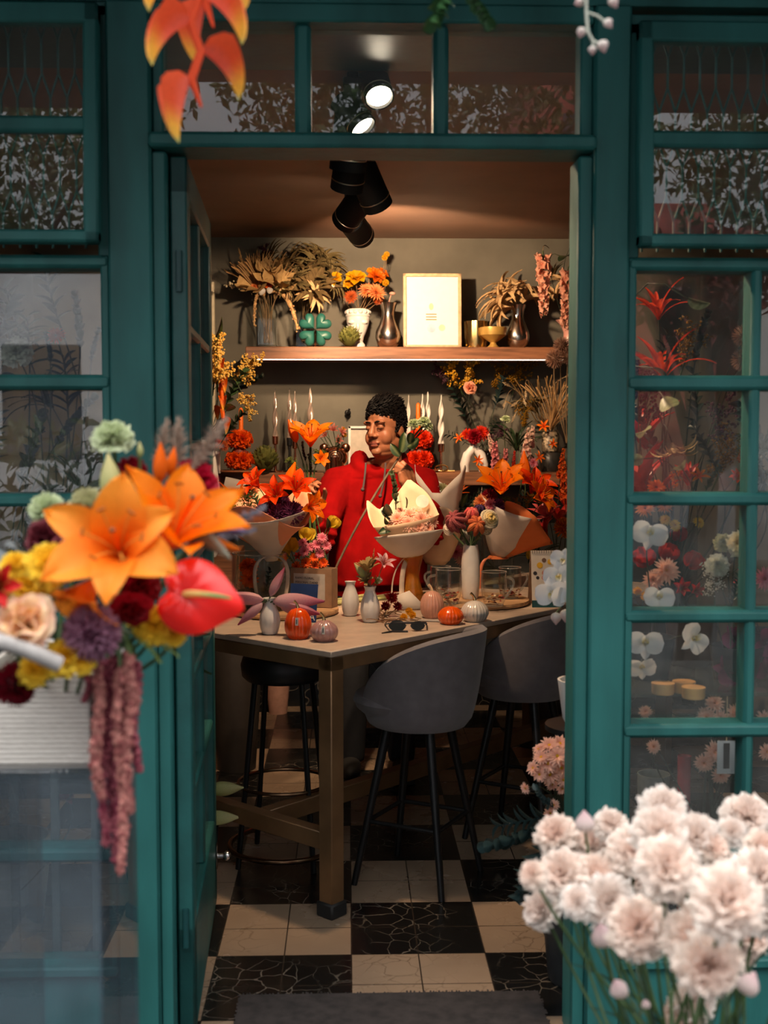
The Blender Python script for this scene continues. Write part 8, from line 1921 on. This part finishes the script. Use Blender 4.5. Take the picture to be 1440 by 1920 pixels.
for (k, px, py, Y, r, d, lb, nm, ct, b) in [
    ('orchid_white', 1210, 1205, 3.25, 34, (-.2, -.95, .1), 'white orchid low in the right window, upper left of the pair', 'orchid_bloom', 'orchid', 0), ('orchid_white', 1203, 1250, 3.25, 27, (-.1, -.95, -.2), 'white orchid lowest in the right window beside the door post', 'orchid_bloom', 'orchid', 0), ('orchid_white', 1300, 1195, 3.27, 34, (.3, -.9, -.1), 'white orchid hanging right of the pair in the right window', 'orchid_bloom', 'orchid', 0), ('orchid_white', 1235, 1120, 3.25, 30, (0, -.9, .2), 'white orchid showing just above the window bar', 'orchid_bloom', 'orchid', 0), ('orchid_white', 1218, 1000, 3.24, 34, (-.1, -.95, .1), 'white orchid highest in the right window', 'orchid_bloom', 'orchid', 0),
    ('tulip_red', 1210, 1055, 3.5, 34, (-.3, -.4, .8), 'red tulip left behind the peach daisy in the right window', 'red_tulip', 'tulip', 2), ('tulip_red', 1250, 1045, 3.55, 30, (.2, -.4, .8), 'red tulip behind the peach daisy, taller one', 'red_tulip', 'tulip', 2), ('tulip_red', 1295, 1060, 3.5, 30, (.3, -.4, .7), 'red tulip right of the peach daisy in the right window', 'red_tulip', 'tulip', 2), ('daisy_peach', 1248, 1070, 3.40, 28, (.1, -.9, .3), 'peach chrysanthemum in the centre of the right window', 'peach_daisy', 'daisy', 2), ('daisy_peach', 1225, 1088, 3.42, 22, (-.3, -.9, .2), 'smaller peach chrysanthemum beside it in the right window', 'peach_daisy', 'daisy', 2), ('lily_darkred', 1275, 1105, 3.45, 30, (0, -.8, .3), 'dark red bloom under the peach chrysanthemum', 'red_lily', 'lily', 2), ('lily_darkred', 1300, 1110, 3.5, 26, (.2, -.8, .3), 'second dark red bloom under the peach chrysanthemum', 'red_lily', 'lily', 2), ('tulip_red', 1270, 1010, 3.6, 26, (.1, -.3, .9), 'dark red tulip high behind the white orchid', 'red_tulip', 'tulip', 2),
    ('rose_cream', 1382, 1018, 3.30, 24, (-.2, -.9, .4), 'cream rose beside the vertical window bar', 'cream_rose', 'rose', 1), ('carn_beige', 1355, 1018, 3.32, 18, (-.4, -.8, .4), 'cream carnation left of the cream rose', 'cream_carnation', 'carnation', 1), ('hydrangea_white', 1345, 1060, 3.32, 22, (-.2, -.9, .2), 'pale hydrangea head under the cream rose', 'hydrangea', 'hydrangea', 1), ('gyps_white', 1340, 1130, 3.34, 60, (-.1, -.2, 1), 'tiny white blossoms below the pale hydrangea', 'gypsophila', 'filler', 1), ('sprig_euca', 1370, 1140, 3.34, 62, (.2, -.2, .9), 'blue-grey leaf sprig under the cream rose', 'leafy_sprig', 'sprig', 1), ('pink_bract', 1405, 1090, 3.4, 34, (-.5, -.6, .4), 'coral pink petals at the vertical window bar', 'pink_flower', 'flower', 1),
    ('orchid_plum', 1365, 1255, 3.32, 32, (0, -.95, .1), 'plum-purple orchid left of the vertical window bar', 'plum_orchid', 'orchid', 4), ('orchid_plum', 1375, 1195, 3.36, 26, (.1, -.9, .2), 'plum-purple orchid higher at the vertical window bar', 'plum_orchid', 'orchid', 4), ('orchid_plum', 1434, 1205, 3.34, 28, (.1, -.9, .2), 'plum-purple orchid at the right image edge, upper one', 'plum_orchid', 'orchid', 4), ('orchid_plum', 1436, 1255, 3.33, 26, (.1, -.9, 0), 'plum-purple orchid at the right image edge, lower one', 'plum_orchid', 'orchid', 4), ('daisy_mauve', 1432, 1085, 3.4, 24, (.2, -.9, .2), 'magenta daisy at the right image edge', 'magenta_daisy', 'daisy', 4),
    ('daisy_yellow', 1247, 975, 3.5, 12, (0, -.8, .5), 'small yellow bloom right of the top white orchid', 'yellow_flower', 'flower', 3), ('daisy_yellow', 1265, 985, 3.5, 13, (.2, -.8, .4), 'small yellow bloom a little lower and right', 'yellow_flower', 'flower', 3), ('daisy_yellow', 1310, 980, 3.55, 12, (.2, -.8, .4), 'small yellow bloom alone to the right', 'yellow_flower', 'flower', 3), ('craspedia', 1210, 1118, 3.35, 10, (0, -.8, .5), 'yellow ball flower beside the window post', 'craspedia', 'craspedia', 3), ('craspedia', 1195, 1108, 3.37, 9, (0, -.8, .5), 'second yellow ball flower beside the window post', 'craspedia', 'craspedia', 3), ('daisy_orange', 1210, 955, 3.45, 20, (-.2, -.7, .6), 'orange bloom under the window bar at the left', 'orange_flower', 'flower', 3), ('daisy_orange', 1245, 950, 3.5, 18, (.1, -.7, .6), 'orange bloom under the window bar in the middle', 'orange_flower', 'flower', 3),
    ('daisy_redorange', 1230, 915, 3.5, 20, (0, -.7, .6), 'red-orange bloom on the window bar, left', 'red_flower', 'flower', 3), ('freesia_orange', 1310, 895, 3.5, 22, (0, -.7, .6), 'orange-red freesia on the window bar, middle', 'freesia', 'flower', 3), ('lily_red', 1375, 900, 3.5, 26, (.2, -.7, .5), 'red lily-like bloom above the window bar, right', 'red_lily', 'lily', 3), ('berry_orange', 1265, 925, 3.5, 40, (0, -.2, 1), 'sprig of orange berries above the window bar', 'berry_sprig', 'sprig', 3), ('sprig_green', 1320, 930, 3.55, 60, (.3, -.1, .9), 'olive leaf sprig above the window bar', 'leafy_sprig', 'sprig', 3), ('red_bract', 1290, 910, 3.6, 50, (-.2, -.3, .8), 'red-brown bracts in the second pane of the right window', 'bromeliad', 'bromeliad', 3), ('firespike', 1390, 870, 3.5, 60, (.1, 0, 1), 'rusty flower spike by the vertical bar, second pane', 'flower_spike', 'flower', 3),
    ('leaf_cream', 1215, 800, 3.3, 48, (-.3, -.6, -.6), 'cream caladium leaf uppermost left in the second pane', 'caladium_leaf', 'leaf', 3), ('leaf_cream', 1245, 745, 3.32, 60, (.3, -.6, -.7), 'large cream caladium leaf with dark veins, second pane', 'caladium_leaf', 'leaf', 3), ('leaf_cream', 1280, 880, 3.3, 44, (-.5, -.5, .5), 'cream caladium leaf arching low in the second pane', 'caladium_leaf', 'leaf', 3), ('leaf_cream', 1205, 860, 3.3, 36, (-.7, -.5, -.1), 'narrow cream leaf at the left edge of the second pane', 'caladium_leaf', 'leaf', 3), ('leaf_cream', 1290, 560, 3.35, 50, (.6, -.4, -.6), 'pale leaf tip hanging in the first pane', 'caladium_leaf', 'leaf', 3), ('leaf_one', 1225, 690, 3.35, 44, (.6, -.5, -.2), 'green leaf lying along the first pane bottom', 'green_leaf', 'leaf', 3), ('sprig_dark', 1300, 700, 3.6, 110, (.1, 0, 1), 'dark branch rising through the first pane', 'leafy_branch', 'branch', 3), ('red_strap', 1235, 600, 3.6, 90, (-.1, -.1, 1), 'dark red foliage in the first pane', 'red_foliage', 'foliage', 3), ('curled_dry', 1260, 830, 3.5, 60, (.2, -.3, -.9), 'brown dried leaf cluster in the second pane', 'dried_leaves', 'dried leaves', 3), ('allium', 1395, 630, 3.5, 22, (0, -.8, .4), 'beige round seed head by the vertical bar, upper', 'allium_globe', 'allium', 3), ('allium', 1392, 675, 3.5, 22, (0, -.8, .4), 'beige round seed head by the vertical bar, lower', 'allium_globe', 'allium', 3)]:
    putp(k, px, py, Y, r, d, label=lb, cat=ct, name=nm, stem=WP[b] + V((R.uniform(-.03, .03), R.uniform(-.03, .03), -.04)), sm='k', sr=.0022)
for (px, py, lb) in [(1243, 1295, 'round amber candle tin left on the display table'), (1282, 1292, 'round amber candle tin behind the other two'), (1300, 1303, 'round amber candle tin right on the display table')]:
    p = PZ(px, py + 6, wz); m = MB(); m.lathe([(.0, 0), (.028, 0), (.03, .004), (.03, .022), (.031, .024), (.031, .030), (0, .031)], 24, p + V((0, 0, .0005)), cap0=False); tag(m.build('candle_tin', mat('amber_lid', (.6, .33, .12), rough=.4)), lb, 'candle')
wb_ = pot('bucket', 'dark zinc bucket of peach daisies under the display table', 1345, 3.35, .10, .42, M_zinc, 'bucket')
for i, (px, py, r, d) in enumerate([(1340, 1320, 20, (-.1, -.7, .7)), (1325, 1345, 22, (-.3, -.8, .4)), (1350, 1350, 22, (0, -.9, .3)), (1378, 1340, 22, (.3, -.8, .4)), (1310, 1360, 16, (-.5, -.8, .1)), (1390, 1362, 18, (.4, -.85, .1)), (1340, 1410, 24, (0, -.95, .1)), (1320, 1430, 20, (-.3, -.9, 0)), (1350, 1452, 20, (.1, -.95, -.1)), (1210, 1335, 14, (-.2, -.8, .5)), (1225, 1400, 15, (0, -.9, .2)), (1432, 1350, 20, (.2, -.8, .4)), (1436, 1410, 18, (.2, -.8, .2))]):
    lb = {0: 'peach daisy highest under the display table', 6: 'large peach daisy behind the white tag', 9: 'peach daisy low at the window post', 10: 'small peach daisy left below the window bar', 11: 'peach daisy at the right image edge under the table'}.get(i, 'peach daisy bunched under the glass display table')
    putp('daisy_peach', px, py, 3.27, r, d, label=lb, cat='daisy', name='peach_daisy', group='peach daisies under the display table', stem=wb_ + V((R.uniform(-.04, .04), R.uniform(-.04, .04), -.05)), sm='k')
tgp = P(1362, 1420, 3.2)
tg = tag(MB().box(tgp.x - S(18, 3.2), 3.2, tgp.z - S(32, 3.2), tgp.x + S(18, 3.2), 3.202, tgp.z + S(32, 3.2)).build('price_sign', mat('grey_card', (.52, .52, .55), rough=.6, var=.04), smooth=False), 'pale hanging tag with one dark upright stroke behind the right window', 'sign')
adopt(MB().box(tgp.x - S(6, 3.2), 3.1985, tgp.z - S(22, 3.2), tgp.x + S(6, 3.2), 3.1998, tgp.z + S(28, 3.2), .0005).build('stroke', M_black), tg)
adopt(MB().tube([(tgp.x, 3.201, tgp.z + S(31, 3.2)), (tgp.x, 3.201, wz - .01)], .0012, 5).build('string', M_goldw), tg)
for (px, Y, r, h, c, lb) in [(1200, 3.4, .05, .40, (.02, .022, .03), 'dark bottle-shaped vase on the floor in the right window, left one'), (1255, 3.5, .055, .46, (.02, .02, .022), 'dark glass vase on the floor in the right window, middle one'), (1290, 3.45, .02, .62, (.35, .03, .03), 'slim red vase on the floor behind the right window'), (1232, 3.62, .05, .52, (.3, .3, .28), 'grey stoneware vase on the floor in the right window')]:
    pot('floor_vase', lb, px, Y, r, h, mat('vasecol%d' % px, c, rough=.2), 'vase')
# ------------------------------------------------------------------ left window: dark grasses on a bench
lt = thing('plant_bench', 'black bench of dark plants inside the left window', 'bench', (-.98, 3.4, 0)); lz = .62
adopt(MB().box(-1.38, 3.22, lz - .03, -.60, 3.62, lz, .004).build('bench_top', M_blk), lt)
for (x, y) in ((-1.36, 3.24), (-.64, 3.24), (-1.36, 3.57), (-.64, 3.57)): adopt(MB().box(x, y, 0, x + .03, y + .03, lz - .031, .003).build('leg', M_blk), lt)
for i, (x, Y, lb) in enumerate([(-1.22, 3.42, 'dark pot of grassy leaves in the left window, outer one'), (-.95, 3.44, 'dark pot of grassy leaves in the left window, middle one'), (-.72, 3.40, 'dark pot of grassy leaves in the left window by the door post')]):
    c = pot('pot', lb, 0, Y, .08, .15, M_zinc, 'pot', z=lz + .0005, x=x)
    for k, (key, s_, d, l2) in enumerate([('rosette_blade', .40, (0, -.1, 1), 'tall dark blade leaves'), ('rosette_green', .38, (.1, -.2, 1), 'arching green strap leaves'), ('sprig_dark', .6, (.15 - .15 * i, .1, 1), 'dark leafy branch')]):
        put(key, c + V((0, 0, -.03)), d, s_, k + i, name=['blade_plant', 'strap_plant', 'leafy_branch'][k], label=l2 + [' in the outer pot', ' in the middle pot', ' in the pot by the door post'][i] + ' of the left window', cat='plant')
cr = pot('ceramic_jar', 'large cream jar high in the left window', 0, 3.75, .12, .30, M_white, 'jar', z=0, x=-1.05)
for (px, py, k, r, d, lb) in [(30, 660, 'hydrangea_white', 30, (-.1, -.8, .5), 'pale bloom at the left image edge behind the upper left pane'), (105, 630, 'daisy_red', 18, (0, -.8, .4), 'reddish bloom behind the upper left pane'), (170, 690, 'sprig_dark', 70, (.1, 0, 1), 'dark sprig by the post behind the upper left pane'), (95, 690, 'sprig_euca', 60, (0, 0, 1), 'grey-green sprig in the middle of the upper left pane'), (130, 1500, 'pink_bract', 40, (-.2, -.5, .7), 'coral petals low behind the clear pedestal')]:
    Y = 3.3; c = V((-.95, 3.44, lz + .12)); putp(k, px, py, Y, r, d, label=lb, cat='flower', name={'hydrangea_white': 'pale_bloom', 'daisy_red': 'red_bloom'}.get(k, 'plant_sprig'), stem=c if py < 1400 else V((-.9, 3.3, .3)), sm='k')
gm = MB()
for x in [-1.30 + .105 * k for k in range(8)]: gm.box(x, FY + .13, .02, x + .022, FY + .142, .72, .002)
gm.box(-1.36, FY + .128, .68, -.58, FY + .145, .71, .002).box(-1.36, FY + .128, .04, -.58, FY + .145, .07, .002)
tag(gm.build('iron_railing', mat('grey_iron', (.16, .16, .155), rough=.5, metal=.4)), 'grey iron railing inside the lower left window behind the pedestal', 'railing')
lp_ = pot('pot', 'small dark floor pot of lily buds behind the door leaf', 0, 4.15, .07, .22, M_zinc, 'pot', x=P(372, 1500, 4.15).x)
for (px, py, lb) in [(392, 1478, 'pale green lily bud pointing out past the door leaf, upper one'), (384, 1534, 'pale green lily bud pointing out past the door leaf, lower one')]:
    putp('bud_green', px, py, 4.12, 66, (1, -.05, .03), label=lb, cat='lily bud', name='lily_bud', stem=lp_ + V((0, 0, -.03)), sr=.003)
rw_ = random.Random(11)
for i in range(16):      # leafy bank behind the right window
    px, py = rw_.uniform(1195, 1440), rw_.uniform(640, 960); k = ['sprig_dark', 'sprig_dark', 'sprig_euca', 'red_strap', 'dusky_filler', 'goldenrod', 'sprig_green', 'red_bract'][i % 8]
    lb = {'sprig_dark': 'dark leafy branch in the thicket behind the right window', 'sprig_euca': 'blue-green branch in the thicket behind the right window', 'red_strap': 'red strap leaves in the thicket behind the right window', 'dusky_filler': 'dusky filler in the thicket behind the right window', 'goldenrod': 'dull gold spray in the thicket behind the right window', 'sprig_green': 'green branch in the thicket behind the right window', 'red_bract': 'dark red bracts in the thicket behind the right window'}[k]
    putp(k, px, py, rw_.uniform(3.55, 3.85), rw_.uniform(90, 150), (rw_.uniform(-.5, .5), rw_.uniform(-.3, .1), 1), label=lb, cat='branch', name={'sprig_dark': 'leafy_branch', 'sprig_euca': 'leafy_branch', 'sprig_green': 'leafy_branch', 'red_strap': 'red_foliage', 'red_bract': 'red_foliage'}.get(k, 'filler_spray'), group='thicket behind the right window', stem=w4 + V((rw_.uniform(-.03, .03), rw_.uniform(-.03, .03), -.05)), sm='k')
for i in range(16):      # and behind the left window
    px, py = rw_.uniform(-60, 200), rw_.uniform(690, 960) if i < 11 else rw_.uniform(590, 680); k = ['sprig_dark', 'rosette_blade', 'sprig_green', 'sprig_dark', 'sprig_euca', 'dusky_filler'][i % 6]
    lb = {'sprig_dark': 'dark leafy branch in the thicket behind the left window', 'rosette_blade': 'dark blade leaves in the thicket behind the left window', 'sprig_green': 'green branch in the thicket behind the left window', 'sprig_euca': 'blue-green branch in the thicket behind the left window', 'dusky_filler': 'dusky filler in the thicket behind the left window'}[k]
    putp(k, px, py, rw_.uniform(3.3, 3.6), rw_.uniform(90, 150), (rw_.uniform(-.6, .6), rw_.uniform(-.3, .1), 1), label=lb, cat='branch', name={'rosette_blade': 'blade_leaves', 'dusky_filler': 'filler_spray'}.get(k, 'leafy_branch'), group='thicket behind the left window', stem=V((-.95, 3.44, lz + .12)), sm='k')
